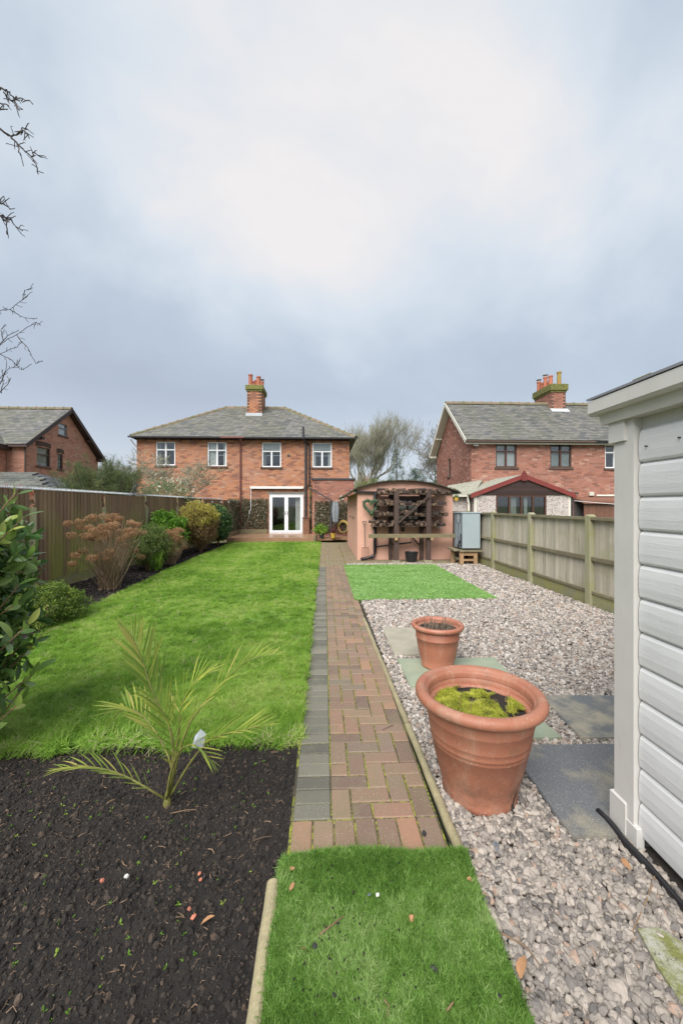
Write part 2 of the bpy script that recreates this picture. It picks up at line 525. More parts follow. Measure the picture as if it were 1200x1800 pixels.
leafmat('palm_leaf', [(0, (.13, .22, .03)), (.5, (.25, .34, .05)), (.85, (.42, .45, .08)), (1, (.47, .42, .12))], .4, .35, 'OBJ', .5)
leafmat('moss_yellow', [(0, (.10, .11, .025)), (.25, (.24, .27, .03)), (.6, (.42, .44, .04)), (1, (.62, .62, .12))], .9, .3)
leafmat('ivy_panel_leaf', [(0, (.035, .05, .02)), (.45, (.10, .105, .05)), (.8, (.24, .21, .14)), (1, (.55, .52, .42))], .6, .2)
leafmat('purple_leaf', [(0, (.10, .03, .035)), (1, (.25, .09, .09))], .5, .3)
leafmat('bud_red', [(0, (.30, .05, .04)), (1, (.42, .09, .06))], .7, .2)
simple('palm_stem', (.22, .24, .05), (.13, .10, .04), 14, .6, .2)
simple('wreath_green', (.04, .075, .04), (.07, .11, .06), 40, .8, .8)

# window glass: see-through with a real reflection
m = NT('window_glass')
gl = m.n('ShaderNodeBsdfGlossy'); gl.inputs['Roughness'].default_value = .03
gl.inputs['Color'].default_value = (.9, .93, .96, 1)
tr = m.n('ShaderNodeBsdfTransparent'); tr.inputs[0].default_value = (.86, .88, .87, 1)
fr = m.n('ShaderNodeLayerWeight'); fr.inputs[0].default_value = .5
fac_ = m.math('ADD', m.math('MULTIPLY', m.math('POWER', fr.outputs['Facing'], 3.0), .6), .09)
mx = m.n('ShaderNodeMixShader')
m.l(fac_, mx.inputs[0]); m.l(tr.outputs[0], mx.inputs[1]); m.l(gl.outputs[0], mx.inputs[2])
m.l(mx.outputs[0], m.out.inputs[0])
m = NT('tag_plastic')
m.col((.62, .66, .72)); m.rough(.25); m.thin(.35)


# ------------------------------------------------------------------ mesh building
class MB:
    def __init__(s):
        s.v, s.f = [], []

    def add(s, vs, fs):
        o = len(s.v)
        s.v += [tuple(p) for p in vs]
        s.f += [tuple(o + i for i in q) for q in fs]
        return s

    def box(s, x0, x1, y0, y1, z0, z1):
        return s.add([(x0, y0, z0), (x1, y0, z0), (x1, y1, z0), (x0, y1, z0), (x0, y0, z1), (x1, y0, z1), (x1, y1, z1), (x0, y1, z1)],
                     [(0, 3, 2, 1), (4, 5, 6, 7), (0, 1, 5, 4), (1, 2, 6, 5), (2, 3, 7, 6), (3, 0, 4, 7)])

    def cbox(s, x0, x1, y0, y1, z0, z1, b=.006):
        """box with a chamfered top edge"""
        v = [(x0, y0, z0), (x1, y0, z0), (x1, y1, z0), (x0, y1, z0),
             (x0, y0, z1 - b), (x1, y0, z1 - b), (x1, y1, z1 - b), (x0, y1, z1 - b),
             (x0 + b, y0 + b, z1), (x1 - b, y0 + b, z1), (x1 - b, y1 - b, z1), (x0 + b, y1 - b, z1)]
        return s.add(v, [(0, 3, 2, 1), (0, 1, 5, 4), (1, 2, 6, 5), (2, 3, 7, 6), (3, 0, 4, 7),
                         (4, 5, 9, 8), (5, 6, 10, 9), (6, 7, 11, 10), (7, 4, 8, 11), (8, 9, 10, 11)])

    def bar(s, p, q, w, h, up=(0, 0, 1)):
        """box-section bar from p to q"""
        p, q = Vector(p), Vector(q)
        d = (q - p).normalized()
        a = d.cross(Vector(up))
        if a.length < 1e-4:
            a = d.cross(Vector((0, 1, 0)))
        a.normalize()
        b = a.cross(d)
        vs = []
        for e_ in (p, q):
            for i, j in ((-1, -1), (1, -1), (1, 1), (-1, 1)):
                vs.append(e_ + a * w / 2 * i + b * h / 2 * j)
        return s.add(vs, [(0, 3, 2, 1), (4, 5, 6, 7), (0, 1, 5, 4), (1, 2, 6, 5), (2, 3, 7, 6), (3, 0, 4, 7)])

    def tube(s, pts, rad, n=8, cap=True):
        pts = [Vector(p) for p in pts]
        if not hasattr(rad, '__len__'):
            rad = [rad] * len(pts)
        o = len(s.v)
        ref = Vector((.13, .21, 1)).normalized()
        for i, p in enumerate(pts):
            d = (pts[min(i + 1, len(pts) - 1)] - pts[max(i - 1, 0)])
            d = d.normalized() if d.length > 1e-9 else Vector((0, 0, 1))
            a = d.cross(ref)
            if a.length < .05:
                a = d.cross(Vector((1, 0, 0)))
            a.normalize()
            b = d.cross(a)
            for k in range(n):
                t = 2 * math.pi * k / n
                s.v.append(tuple(p + (a * math.cos(t) + b * math.sin(t)) * rad[i]))
        for i in range(len(pts) - 1):
            for k in range(n):
                k2 = (k + 1) % n
                s.f.append((o + i * n + k, o + i * n + k2, o + (i + 1) * n + k2, o + (i + 1) * n + k))
        if cap:
            s.f.append(tuple(o + k for k in reversed(range(n))))
            s.f.append(tuple(o + (len(pts) - 1) * n + k for k in range(n)))
        return s

    def lathe(s, prof, c=(0, 0, 0), n=32, axis=None, cap=True):
        o = len(s.v)
        for r, z in prof:
            for k in range(n):
                t = 2 * math.pi * k / n
                s.v.append((c[0] + r * math.cos(t), c[1] + r * math.sin(t), c[2] + z))
        for i in range(len(prof) - 1):
            for k in range(n):
                k2 = (k + 1) % n
                s.f.append((o + i * n + k, o + i * n + k2, o + (i + 1) * n + k2, o + (i + 1) * n + k))
        if cap:
            s.f.append(tuple(o + k for k in reversed(range(n))))
            s.f.append(tuple(o + (len(prof) - 1) * n + k for k in range(n)))
        return s

    def poly(s, pts, z0, z1):
        """vertical prism over a polygon in plan (counter-clockwise)"""
        n = len(pts)
        o = len(s.v)
        for z in (z0, z1):
            s.v += [(x, y, z) for x, y in pts]
        s.f.append(tuple(o + i for i in reversed(range(n))))
        s.f.append(tuple(o + n + i for i in range(n)))
        for i in range(n):
            j = (i + 1) % n
            s.f.append((o + i, o + j, o + n + j, o + n + i))
        return s

    def loft(s, A, B, closed=True):
        """connect two equal polygons A, B into a solid"""
        n = len(A)
        o = len(s.v)
        s.v += [tuple(p) for p in A] + [tuple(p) for p in B]
        s.f.append(tuple(o + i for i in reversed(range(n))))
        s.f.append(tuple(o + n + i for i in range(n)))
        for i in range(n):
            j = (i + 1) % n
            s.f.append((o + i, o + j, o + n + j, o + n + i))
        return s


ORG = {}


def link(o, parent=None):
    COL.objects.link(o)
    if parent is not None:
        o.parent = parent
    return o


def props(o, label=None, cat=None, group=None, kind=None):
    if label: o['label'] = label
    if cat: o['category'] = cat
    if group: o['group'] = group
    if kind: o['kind'] = kind
    return o


def thing(name, label, cat, loc, group=None):
    o = bpy.data.objects.new(name, None)
    o.empty_display_size = .1
    o.location = loc
    link(o)
    props(o, label, cat, group)
    ORG[o] = Vector(loc)
    return o


def mesh_of(name, mb, mat, smooth=False, off=Vector((0, 0, 0))):
    me = bpy.data.meshes.new(name)
    vs = [(a - off.x, b - off.y, c - off.z) for a, b, c in mb.v]
    me.from_pydata(vs, [], mb.f)
    me.materials.append(MATS[mat])
    if smooth:
        me.shade_smooth() if hasattr(me, 'shade_smooth') else None
        me.polygons.foreach_set('use_smooth', [True] * len(me.polygons))
    me.update()
    return me


def obj(name, mb, mat, parent=None, loc=None, smooth=False, label=None, cat=None, group=None, kind=None):
    """link mb (given in world coordinates) as one mesh object"""
    off = ORG.get(parent, Vector((0, 0, 0))) if parent is not None else Vector(loc or (0, 0, 0))
    o = bpy.data.objects.new(name, mesh_of(name, mb, mat, smooth, off))
    if parent is None:
        o.location = off
    ORG[o] = off
    link(o, parent)
    return props(o, label, cat, group, kind)


def piece(name, me, parent, loc, rot=(0, 0, 0), scl=(1, 1, 1)):
    """shared-mesh child placed in world coordinates"""
    o = bpy.data.objects.new(name, me)
    o.location = Vector(loc) - ORG.get(parent, Vector((0, 0, 0)))
    o.rotation_euler = rot
    o.scale = scl
    link(o, parent)
    return o


# scatter: a point mesh whose points carry rotation, scale, variant and tint; geometry nodes put the variants there
SRC = {}


def variants(key, mbs, mat, smooth=False):
    c = bpy.data.collections.new(key)
    for i, mb in enumerate(mbs):
        o = bpy.data.objects.new("%s_%02d" % (key, i), mesh_of(key, mb, mat, smooth))
        c.objects.link(o)
    g = bpy.data.node_groups.new(key, 'GeometryNodeTree')
    g.interface.new_socket('Geometry', in_out='INPUT', socket_type='NodeSocketGeometry')
    g.interface.new_socket('Geometry', in_out='OUTPUT', socket_type='NodeSocketGeometry')
    N = g.nodes.new
    gi, go, ip, ci = N('NodeGroupInput'), N('NodeGroupOutput'), N('GeometryNodeInstanceOnPoints'), N('GeometryNodeCollectionInfo')
    ci.inputs['Collection'].default_value = c
    ci.inputs['Separate Children'].default_value = True
    ci.inputs['Reset Children'].default_value = True
    ip.inputs['Pick Instance'].default_value = True

    def na(name, t):
        a = N('GeometryNodeInputNamedAttribute')
        a.data_type = t
        a.inputs['Name'].default_value = name
        return [q for q in a.outputs if q.enabled and q.name == 'Attribute'][0]
    er = N('FunctionNodeEulerToRotation')
    L = g.links.new
    L(na('rot', 'FLOAT_VECTOR'), er.inputs[0])
    L(er.outputs[0], ip.inputs['Rotation'])
    L(na('scl', 'FLOAT_VECTOR'), ip.inputs['Scale'])
    L(na('idx', 'INT'), ip.inputs['Instance Index'])
    L(gi.outputs[0], ip.inputs['Points'])
    L(ci.outputs[0], ip.inputs['Instance'])
    L(ip.outputs[0], go.inputs[0])
    SRC[key] = (g, len(mbs))


def scatter(name, key, pts, rot, scl, tint=None, parent=None, label=None, kind=None, cat=None, group=None):
    g, nv = SRC[key]
    pts = np.asarray(pts, dtype=np.float32)
    n = len(pts)
    off = ORG.get(parent, Vector((0, 0, 0))) if parent is not None else Vector((0, 0, 0))
    me = bpy.data.meshes.new(name)
    me.vertices.add(n)
    me.vertices.foreach_set('co', (pts - np.array(off, dtype=np.float32)).ravel())
    scl = np.asarray(scl, dtype=np.float32)
    if scl.ndim == 1:
        scl = np.repeat(scl[:, None], 3, 1)
    for nm, ty, arr, fld in (('rot', 'FLOAT_VECTOR', np.asarray(rot, dtype=np.float32), 'vector'),
                             ('scl', 'FLOAT_VECTOR', scl, 'vector'),
                             ('idx', 'INT', rng.integers(0, nv, n).astype(np.int32), 'value'),
                             ('tint', 'FLOAT', (rng.random(n) if tint is None else np.clip(tint, 0, 1)).astype(np.float32), 'value')):
        a = me.attributes.new(nm, ty, 'POINT')
        a.data.foreach_set(fld, arr.ravel())
    me.update()
    o = bpy.data.objects.new(name, me)
    ORG[o] = off
    link(o, parent)
    md = o.modifiers.new('scatter', 'NODES')
    md.node_group = g
    return props(o, label, cat, group, kind)


def rand_rot(n, tilt=math.pi):
    r = np.zeros((n, 3))
    r[:, 0] = rng.uniform(-tilt, tilt, n)
    r[:, 1] = rng.uniform(-tilt, tilt, n)
    r[:, 2] = rng.uniform(0, 2 * math.pi, n)
    return r


def nz(x, y, s, z=0.0):
    return mnoise.noise(Vector((x * s, y * s, z)))


def nzv(P, s, z=0.0):
    return np.array([mnoise.noise(Vector((float(p[0]) * s, float(p[1]) * s, float(p[2] if len(p) > 2 else 0) * s + z))) for p in P])


# variant meshes ------------------------------------------------------------
def stone_mb(r, flat=.7, seed=0):
    rr = random.Random(seed)
    mb = MB()
    n = 7
    rings = [(-.9, .35), (-.45, .92), (.3, .95), (.85, .5)]
    for z, q in rings:
        for k in range(n):
            t = 2 * math.pi * k / n + rr.uniform(-.25, .25)
            w = q * rr.uniform(.78, 1.15)
            mb.v.append((r * w * math.cos(t) * 1.25, r * w * math.sin(t), r * flat * (z + rr.uniform(-.12, .12))))
    for i in range(3):
        for k in range(n):
            k2 = (k + 1) % n
            mb.f.append((i * n + k, i * n + k2, (i + 1) * n + k2, (i + 1) * n + k))
    mb.f.append(tuple(reversed(range(n))))
    mb.f.append(tuple(range(3 * n, 4 * n)))
    return mb


def blades_mb(n, h, w, spread, lean, seed):
    rr = random.Random(seed)
    mb = MB()
    for _ in range(n):
        a = rr.uniform(0, 2 * math.pi)
        b = rr.uniform(0, 2 * math.pi)
        px, py = spread * rr.random() * math.cos(b), spread * rr.random() * math.sin(b)
        hh = h * rr.uniform(.55, 1.15)
        ln = lean * hh * rr.uniform(.3, 1.3)
        ww = w * rr.uniform(.7, 1.2) / 2
        sx, sy = -math.sin(a), math.cos(a)
        dxx, dyy = math.cos(a), math.sin(a)
        p = []
        for t, wq in ((0, 1), (.5, .85), (.85, .5)):
            ox, oy, oz = px + dxx * ln * t * t, py + dyy * ln * t * t, hh * (t - .25 * lean * t * t)
            p += [(ox - sx * ww * wq, oy - sy * ww * wq, oz), (ox + sx * ww * wq, oy + sy * ww * wq, oz)]
        p.append((px + dxx * ln * 1.1, py + dyy * ln * 1.1, hh * (1 - .3 * lean)))
        mb.add(p, [(0, 1, 3, 2), (2, 3, 5, 4), (4, 5, 6)])
    return mb


def leaf_mb(L, W, fold=.25, curl=.15, seg=4):
    """a single leaf along +X, folded along its midrib"""
    mb = MB()
    mid, lf, rt = [], [], []
    for i in range(seg + 1):
        t = i / seg
        w = W / 2 * math.sin(math.pi * min(1, t * .96 + .04)) ** .75
        z = -curl * L * t * t
        mid.append((L * t, 0, z))
        lf.append((L * t, w, z + fold * w))
        rt.append((L * t, -w, z + fold * w))
    vs = mid + lf + rt
    k = seg + 1
    fs = []
    for i in range(seg):
        fs.append((i, i + 1, k + i + 1, k + i))
        fs.append((i + 1, i, 2 * k + i, 2 * k + i + 1))
    return mb.add(vs, fs)


def clump_mb(n, L, W, r, seed, fold=.2, seg=2):
    """a sprig: n small leaves around a point"""
    rr = random.Random(seed)
    mb = MB()
    for _ in range(n):
        lm = leaf_mb(L * rr.uniform(.7, 1.2), W * rr.uniform(.8, 1.2), fold, rr.uniform(0, .3), seg)
        M = Matrix.Translation((rr.uniform(-r, r), rr.uniform(-r, r), rr.uniform(-r, r))) @ Euler((rr.uniform(-1.2, 1.2), rr.uniform(-1.4, .6), rr.uniform(0, 6.28))).to_matrix().to_4x4()
        mb.add([M @ Vector(v) for v in lm.v], lm.f)
    return mb


variants('gravel_stone', [stone_mb(.0108, .72, i) for i in range(10)], 'gravel')
variants('soil_clod', [stone_mb(.01, .85, 20 + i) for i in range(5)], 'clod')
variants('lawn_tuft', [blades_mb(13, .046, .0034, .022, 1.25, i) for i in range(6)], 'grass_blade')
variants('lawn_tuft_far', [blades_mb(14, .045, .007, .05, .8, 30 + i) for i in range(5)], 'grass_blade')
variants('mat_tuft', [blades_mb(10, .0155, .0022, .008, 1.5, 50 + i) for i in range(6)], 'turf_blade')
variants('turf_tuft', [blades_mb(14, .024, .005, .025, 1.0, 70 + i) for i in range(5)], 'turf_blade_far')
variants('moss_tuft', [blades_mb(10, .014, .0019, .010, 1.3, 90 + i) for i in range(4)], 'moss_yellow')
variants('laurel_sprig', [clump_mb(5, .085, .036, .02, i, .25, 4) for i in range(4)], 'laurel_leaf_far')
variants('box_sprig', [clump_mb(9, .022, .011, .022, 10 + i) for i in range(4)], 'box_leaf')
variants('dark_sprig', [clump_mb(8, .055, .026, .03, 20 + i, .25, 3) for i in range(4)], 'dark_leaf')
variants('mid_sprig', [clump_mb(8, .04, .018, .03, 30 + i) for i in range(4)], 'mid_leaf')
variants('bright_sprig', [clump_mb(5, .08, .055, .04, 40 + i, .2, 3) for i in range(4)], 'bright_leaf')
variants('gold_sprig', [clump_mb(8, .035, .018, .03, 50 + i) for i in range(4)], 'gold_leaf')
variants('brown_sprig', [clump_mb(7, .035, .014, .03, 60 + i) for i in range(4)], 'brown_leaf')
variants('variegated_sprig', [clump_mb(7, .035, .02, .035, 70 + i) for i in range(4)], 'variegated_leaf')
variants('conifer_sprig', [clump_mb(14, .10, .016, .03, 80 + i, .1, 1) for i in range(4)], 'conifer_leaf')
variants('fir_sprig', [clump_mb(12, .45, .10, .15, 90 + i, .1, 1) for i in range(4)], 'fir_leaf')
variants('hedge_sprig', [clump_mb(10, .25, .12, .2, 95 + i, .1, 1) for i in range(4)], 'mid_leaf')
variants('white_flower', [clump_mb(8, .035, .025, .01, 100 + i) for i in range(3)], 'petal_white')
variants('panel_sprig', [clump_mb(6, .045, .03, .03, 110 + i) for i in range(4)], 'ivy_panel_leaf')
variants('bloom_petal', [clump_mb(7, .020, .017, .010, 120 + i, .3, 1) for i in range(4)], 'dry_bloom')
variants('grass_clump_bright', [blades_mb(18, .28, .006, .03, .7, 130 + i) for i in range(3)], 'bright_leaf')
variants('purple_blade', [blades_mb(14, .30, .014, .02, 1.1, 140 + i) for i in range(2)], 'purple_leaf')
variants('red_bud', [clump_mb(4, .02, .012, .01, 150 + i) for i in range(2)], 'bud_red')


def hull(c, rad, n, hollow=.55, gap=.0, seed=0.0, flat_bottom=True, top_sharp=1.0):
    """random points through an ellipsoid crown, thinned by noise so that gaps show"""
    out = []
    while len(out) < n:
        k = n * 3
        v = rng.normal(size=(k, 3))
        v /= np.linalg.norm(v, axis=1)[:, None]
        r = rng.uniform(hollow, 1, k) ** .7
        v = v * r[:, None]
        bump_ = 1 + .36 * nzv(v * 1.0, 2.1, seed) + .16 * nzv(v * 1.0, 5.5, seed + 2)
        v = v * bump_[:, None]
        if flat_bottom:
            v[:, 2] = np.where(v[:, 2] < 0, v[:, 2] * .8, v[:, 2])
        if gap > 0:
            keep = nzv(v, 3.3, seed + 5) > (gap - .5)
            v = v[keep]
        out += list(v)
    P = np.array(out[:n]) * np.array(rad) + np.array(c)
    return P


# ------------------------------------------------------------------ ground and surfaces
def sheet(name, x0, x1, y0, y1, nx, ny, zf, mat, label=None, kind='structure', parent=None, skip=None):
    mb = MB()
    for j in range(ny + 1):
        for i in range(nx + 1):
            x, y = x0 + (x1 - x0) * i / nx, y0 + (y1 - y0) * j / ny
            mb.v.append((x, y, zf(x, y)))
    for j in range(ny):
        for i in range(nx):
            a = j * (nx + 1) + i
            mb.f.append((a, a + 1, a + nx + 2, a + nx + 1))
    return obj(name, mb, mat, parent, smooth=True, kind=kind, label=label)


# the ground beyond the garden, out to the horizon, lies a little lower than the beds
obj('ground', MB().add([(-900, -900, -.12), (900, -900, -.12), (900, 900, -.12), (-900, 900, -.12)], [(0, 1, 2, 3)]), 'far_ground', kind='structure',
    label='earth under and beyond the gardens')


def soil_z(x, y):
    z = -.014 + .034 * nz(x, y, 2.2) + .018 * nz(x, y, 7, 3) + .010 * nz(x, y, 19, 5) + .006 * nz(x, y, 48, 9)
    if y > 2.46:
        z -= .035 * min(1, (y - 2.46) / .12)
    if x > -.26 and y > 1.62:
        z = min(z, -.014)
    if x > -.2:
        z = min(z, -.02)
    return z


sheet('flower_bed', -5.0, -.12, -.6, 2.70, 270, 190, soil_z, 'soil', label='dark bare soil bed in the foreground')


def lawn_left(y):
    pts = [(2.0, -4.4), (3.0, -3.5), (3.8, -3.2), (5.4, -3.45), (6.7, -3.55), (9.7, -3.72), (16.7, -3.85)]
    for (a, xa), (b, xb) in zip(pts, pts[1:]):
        if y <= b:
            return xa + (xb - xa) * (y - a) / (b - a)
    return -3.85


sheet('side_bed', -5.0, -2.7, 2.71, 16.55, 24, 150, lambda x, y: -.015 + .03 * nz(x, y, 1.5) + .012 * nz(x, y, 7) - (.04 if x > lawn_left(y) + .05 else 0), 'soil',
      label='dark soil border along the left fence')

# lawn slab: raised turf with an uneven cut edge
mb = MB()
lp, ny = [], 110
for j in range(ny + 1):
    y = 2.64 + (16.55 - 2.64) * j / ny
    lp.append((lawn_left(y) + .03 * nz(0, y, 4), y))
rp = [(-.165 + .012 * nz(5, 2.64 + (16.55 - 2.64) * j / ny, 5), 2.64 + (16.55 - 2.64) * j / ny) for j in range(ny + 1)]
nxl = 14


def lawn_front(x):
    return 2.625 + .012 * (x + .15) + .06 * nz(x, 1, 2.6) + .03 * nz(x, 4, 8) + .012 * nz(x, 7, 25)


for j in range(ny + 1):
    for i in range(nxl + 1):
        t = i / nxl
        x = lp[j][0] * (1 - t) + rp[j][0] * t
        y = lp[j][1]
        if j == 0:
            y = lawn_front(x)
        mb.v.append((x, y, .012 + .012 * nz(x, y, 1.1)))
for j in range(ny):
    for i in range(nxl):
        a = j * (nxl + 1) + i
        mb.f.append((a, a + 1, a + nxl + 2, a + nxl + 1))
o0 = len(mb.v)
for i in range(nxl + 1):
    x, y, z = mb.v[i]
    mb.v.append((x, y + .02, -.09))
for i in range(nxl):
    mb.f.append((i + 1, i, o0 + i, o0 + i + 1))
obj('lawn', mb, 'lawn_soil', kind='structure', label='green lawn between the fence bed and the brick path', smooth=True)

# lawn blades
def lawn_pts(n, y0, y1):
    x = rng.uniform(-4.3, -.15, n * 2)
    y = rng.uniform(y0, y1, n * 2)
    ll = np.array([lawn_left(v) for v in y])
    k = (x > ll) & (y > np.array([lawn_front(v) for v in x]) - .02)
    return np.stack([x[k], y[k]], 1)[:n]


def lawn_tint(P):
    t = .42 + .5 * nzv(np.c_[P, np.zeros(len(P))], 1.1, 2) + .35 * nzv(np.c_[P, np.zeros(len(P))], 4.5, 7)
    st = np.sin((P[:, 0] + .12 * P[:, 1]) * 2 * math.pi / .62)
    t = t + np.where(st > .93, .18, 0) * np.clip((P[:, 1] - 3) / 3, 0, 1)
    t += rng.normal(0, .22, len(P))
    t = np.where(rng.random(len(P)) < .035, 1.0, np.clip(t, 0, .92))
    return np.clip(t * .85 + .12, 0, 1)


PP, SS, TT = [], [], []
for (y0, y1, dens, s) in ((2.48, 3.6, 2600, 1.0), (3.6, 5.2, 1500, 1.05), (5.2, 7.5, 850, 1.1)):
    P = lawn_pts(int(dens * 3.6 * (y1 - y0)), y0, y1)
    hn = 1 + .45 * nzv(np.c_[P, np.zeros(len(P))], 6, 1) + .3 * nzv(np.c_[P, np.zeros(len(P))], 1.6, 4)
    PP.append(P); SS.append(hn * s); TT.append(lawn_tint(P))
P = np.concatenate(PP); S = np.concatenate(SS); T = np.concatenate(TT)
Pz = np.c_[P, np.full(len(P), .010)]
k = P[:, 1] > np.array([lawn_front(v) for v in P[:, 0]]) + .035
edge = (~k)
Pz[edge, 2] = -.01
rt = rand_rot(len(P), .30)
rt[edge, 0] = rng.uniform(.5, 1.3, edge.sum())     # blades lean out over the cut edge
rt[edge, 2] = rng.uniform(-.6, .6, edge.sum())
T[edge] = np.clip(T[edge] + np.where(rng.random(edge.sum()) < .12, .5, 0), 0, 1)
S[edge] *= 1.25
scatter('grass', 'lawn_tuft', Pz, rt, np.clip(S, .55, 1.7), T, kind='stuff', label='short green grass covering the near lawn')
P = lawn_pts(24000, 7.4, 16.5)
scatter('grass', 'lawn_tuft_far', np.c_[P, np.full(len(P), .01)], rand_rot(len(P), .3), rng.uniform(.7, 1.1, len(P)), lawn_tint(P), kind='stuff',
        label='short green grass covering the far lawn')

# soil crumbs
n = 48000
x = rng.uniform(-3.4, -.14, n); y = .75 + (2.66 - .75) * rng.random(n) ** .85
k = ~((x > -.23) & (y < 1.66))
k &= ~((x > -.165) & (y > 1.70))
x, y = x[k], y[k]
z = np.array([soil_z(a, b) for a, b in zip(x, y)])
z[y > 2.57] = -.03
cl = rng.pareto(2.6, len(x)) * .22 + .22
cl = np.clip(cl * 1.3, .25, 1.35)
scatter('soil_crumbs', 'soil_clod', np.c_[x, y, z], rand_rot(len(x)), cl, rng.random(len(x)) * .97, kind='stuff', label='loose dark crumbs of soil on the bare bed')
n = 9000
x = rng.uniform(-4.9, -3.0, n); y = rng.uniform(2.7, 16.4, n)
k = x < np.array([lawn_left(v) for v in y]) - .02
x, y = x[k], y[k]
scatter('soil_crumbs', 'soil_clod', np.c_[x, y, np.full(len(x), .0)], rand_rot(len(x)), rng.uniform(.6, 2.2, len(x)), rng.random(len(x)) * .97, kind='stuff',
        label='loose dark crumbs of soil on the border by the fence')

# ------------------------------------------------------------------ brick path
PX0, PXJ, PX1 = -.155, .035, .552
path = obj('path', MB().box(PX0 - .01, PX1 + .005, 1.70, 16.5, -.08, -.006), 'joint_moss', kind='structure', label='brick path running up the garden to the house')
pitch = .1034
cells = []
# soldier row across the near end
for i in range(7):
    w = (PX1 - PX0) / 7
    cells.append((PX0 + i * w, PX0 + (i + 1) * w, 1.722, 1.925, 'r'))
y = 1.925
while y < 16.45:
    cells.append((PX0, PXJ, y, y + pitch, 'g'))
    y += pitch
nrow = int((16.45 - 1.925) / pitch)
for j in range(nrow):
    for i in range(-1, 5):
        t = (i + j + 2) % 4
        if t == 0:
            a, b, c0, d0 = i, i + 2, j, j + 1
        elif t == 2:
            a, b, c0, d0 = i, i + 1, j, j + 2
        else:
            if j == 0 and t == 3 and i >= 0:
                a, b, c0, d0 = i, i + 1, 0, 1
            else:
                continue
        a, b = max(a, 0), min(b, 5)
        if b <= a or (t == 2 and i < 0):
            continue
        cells.append((PXJ + a * pitch, PXJ + b * pitch, 1.925 + c0 * pitch, 1.925 + min(d0, nrow) * pitch, 'r'))
cells.sort(key=lambda q: q[2])
g = .0035
cache = {}
far = MB()
for n_, (x0, x1, y0, y1, kd) in enumerate(cells):
    w, d = x1 - x0 - 2 * g, y1 - y0 - 2 * g
    if n_ < 298:
        key = (round(w, 3), round(d, 3), kd)
        if key not in cache:
            cache[key] = mesh_of('paving_brick', MB().cbox(-w / 2, w / 2, -d / 2, d / 2, -.05, 0, .005), 'paver_red' if kd == 'r' else 'paver_grey')
        piece('paving_brick', cache[key], path, ((x0 + x1) / 2 + random.uniform(-.001, .001), (y0 + y1) / 2, random.uniform(-.0015, .0025)),
              (random.uniform(-.008, .008), random.uniform(-.008, .008), random.uniform(-.006, .006)))
    else:
        far.cbox(x0 + g, x1 - g, y0 + g, y1 - g, -.05, random.uniform(-.002, .002), .005)
obj('paving_bricks', far, 'paver_far', path, kind='stuff')

# apron of the same bricks around the pink outbuilding
apron = obj('paved_apron', MB().box(.556, 4.0, 10.22, 16.5, -.08, -.006), 'joint_moss', kind='structure', label='mossy brick paving around the pink outbuilding')
mb = MB()
yy = 10.24
j = 0
while yy < 16.4:
    xx = .57 - (.1 if j % 2 else 0)
    while xx < 3.95:
        if not (1.05 < xx < 3.5 and yy > 11.2) and (xx + .2 > .58):
            mb.cbox(max(xx, .57) + g, xx + .205 - g, yy + g, yy + .1 - g, -.05, random.uniform(-.002, .002), .005)
        xx += .205
    yy += .1
    j += 1
obj('paving_bricks', mb, 'paver_far', apron, kind='stuff')

# moss in the joints of the path
n = 5200
yv = 1.95 + 7.5 * rng.random(n) ** 1.1
jx = rng.integers(1, 6, n) * pitch + PXJ - pitch
jx = jx + rng.normal(0, .0016, n)
P = np.c_[jx, yv, np.full(n, -.006)]
k = (nzv(P, 2.0, 1) > -.12)
P = P[k]
scatter('joint_moss', 'moss_tuft', P, rand_rot(len(P), .5), rng.uniform(.2, .5, len(P)), kind='stuff', label='yellow green moss growing in the joints of the brick path', parent=None)

# ------------------------------------------------------------------ gravel
slabs_plan = [
    ('flag_sand', [(.71, 3.99), (1.24, 3.97), (1.25, 4.86), (.71, 4.88)], 'sand coloured stone slab behind the small terracotta pot'),
    ('flag_green', [(.72, 3.27), (1.67, 3.25), (1.69, 3.87), (.72, 3.88)], 'pale green stone slab under the small terracotta pot'),
    ('flag_stained', [(1.67, 2.50), (2.45, 2.48), (2.45, 3.05), (1.72, 3.08)], 'stained buff and grey slab beside the shed corner post, behind the dark slab'),
    ('flag_green', [(1.18, 2.51), (1.55, 2.515), (1.53, 2.73), (1.20, 2.73)], 'narrow grey green slab half hidden behind the large pot'),
    ('flag_dark', [(1.13, 1.76), (1.66, 1.72), (1.98, 2.43), (1.15, 2.45)], 'large dark speckled slab between the large pot and the shed'),
]


def in_poly(px_, py_, poly, grow=0.0):
    cx_ = sum(p[0] for p in poly) / len(poly); cy_ = sum(p[1] for p in poly) / len(poly)
    ins = np.ones(len(px_), bool)
    n_ = len(poly)
    for i in range(n_):
        (ax, ay), (bx, by) = poly[i], poly[(i + 1) % n_]
        L_ = math.hypot(bx - ax, by - ay)
        ins &= ((bx - ax) * (py_ - ay) - (by - ay) * (px_ - ax)) / L_ > -grow
    return ins


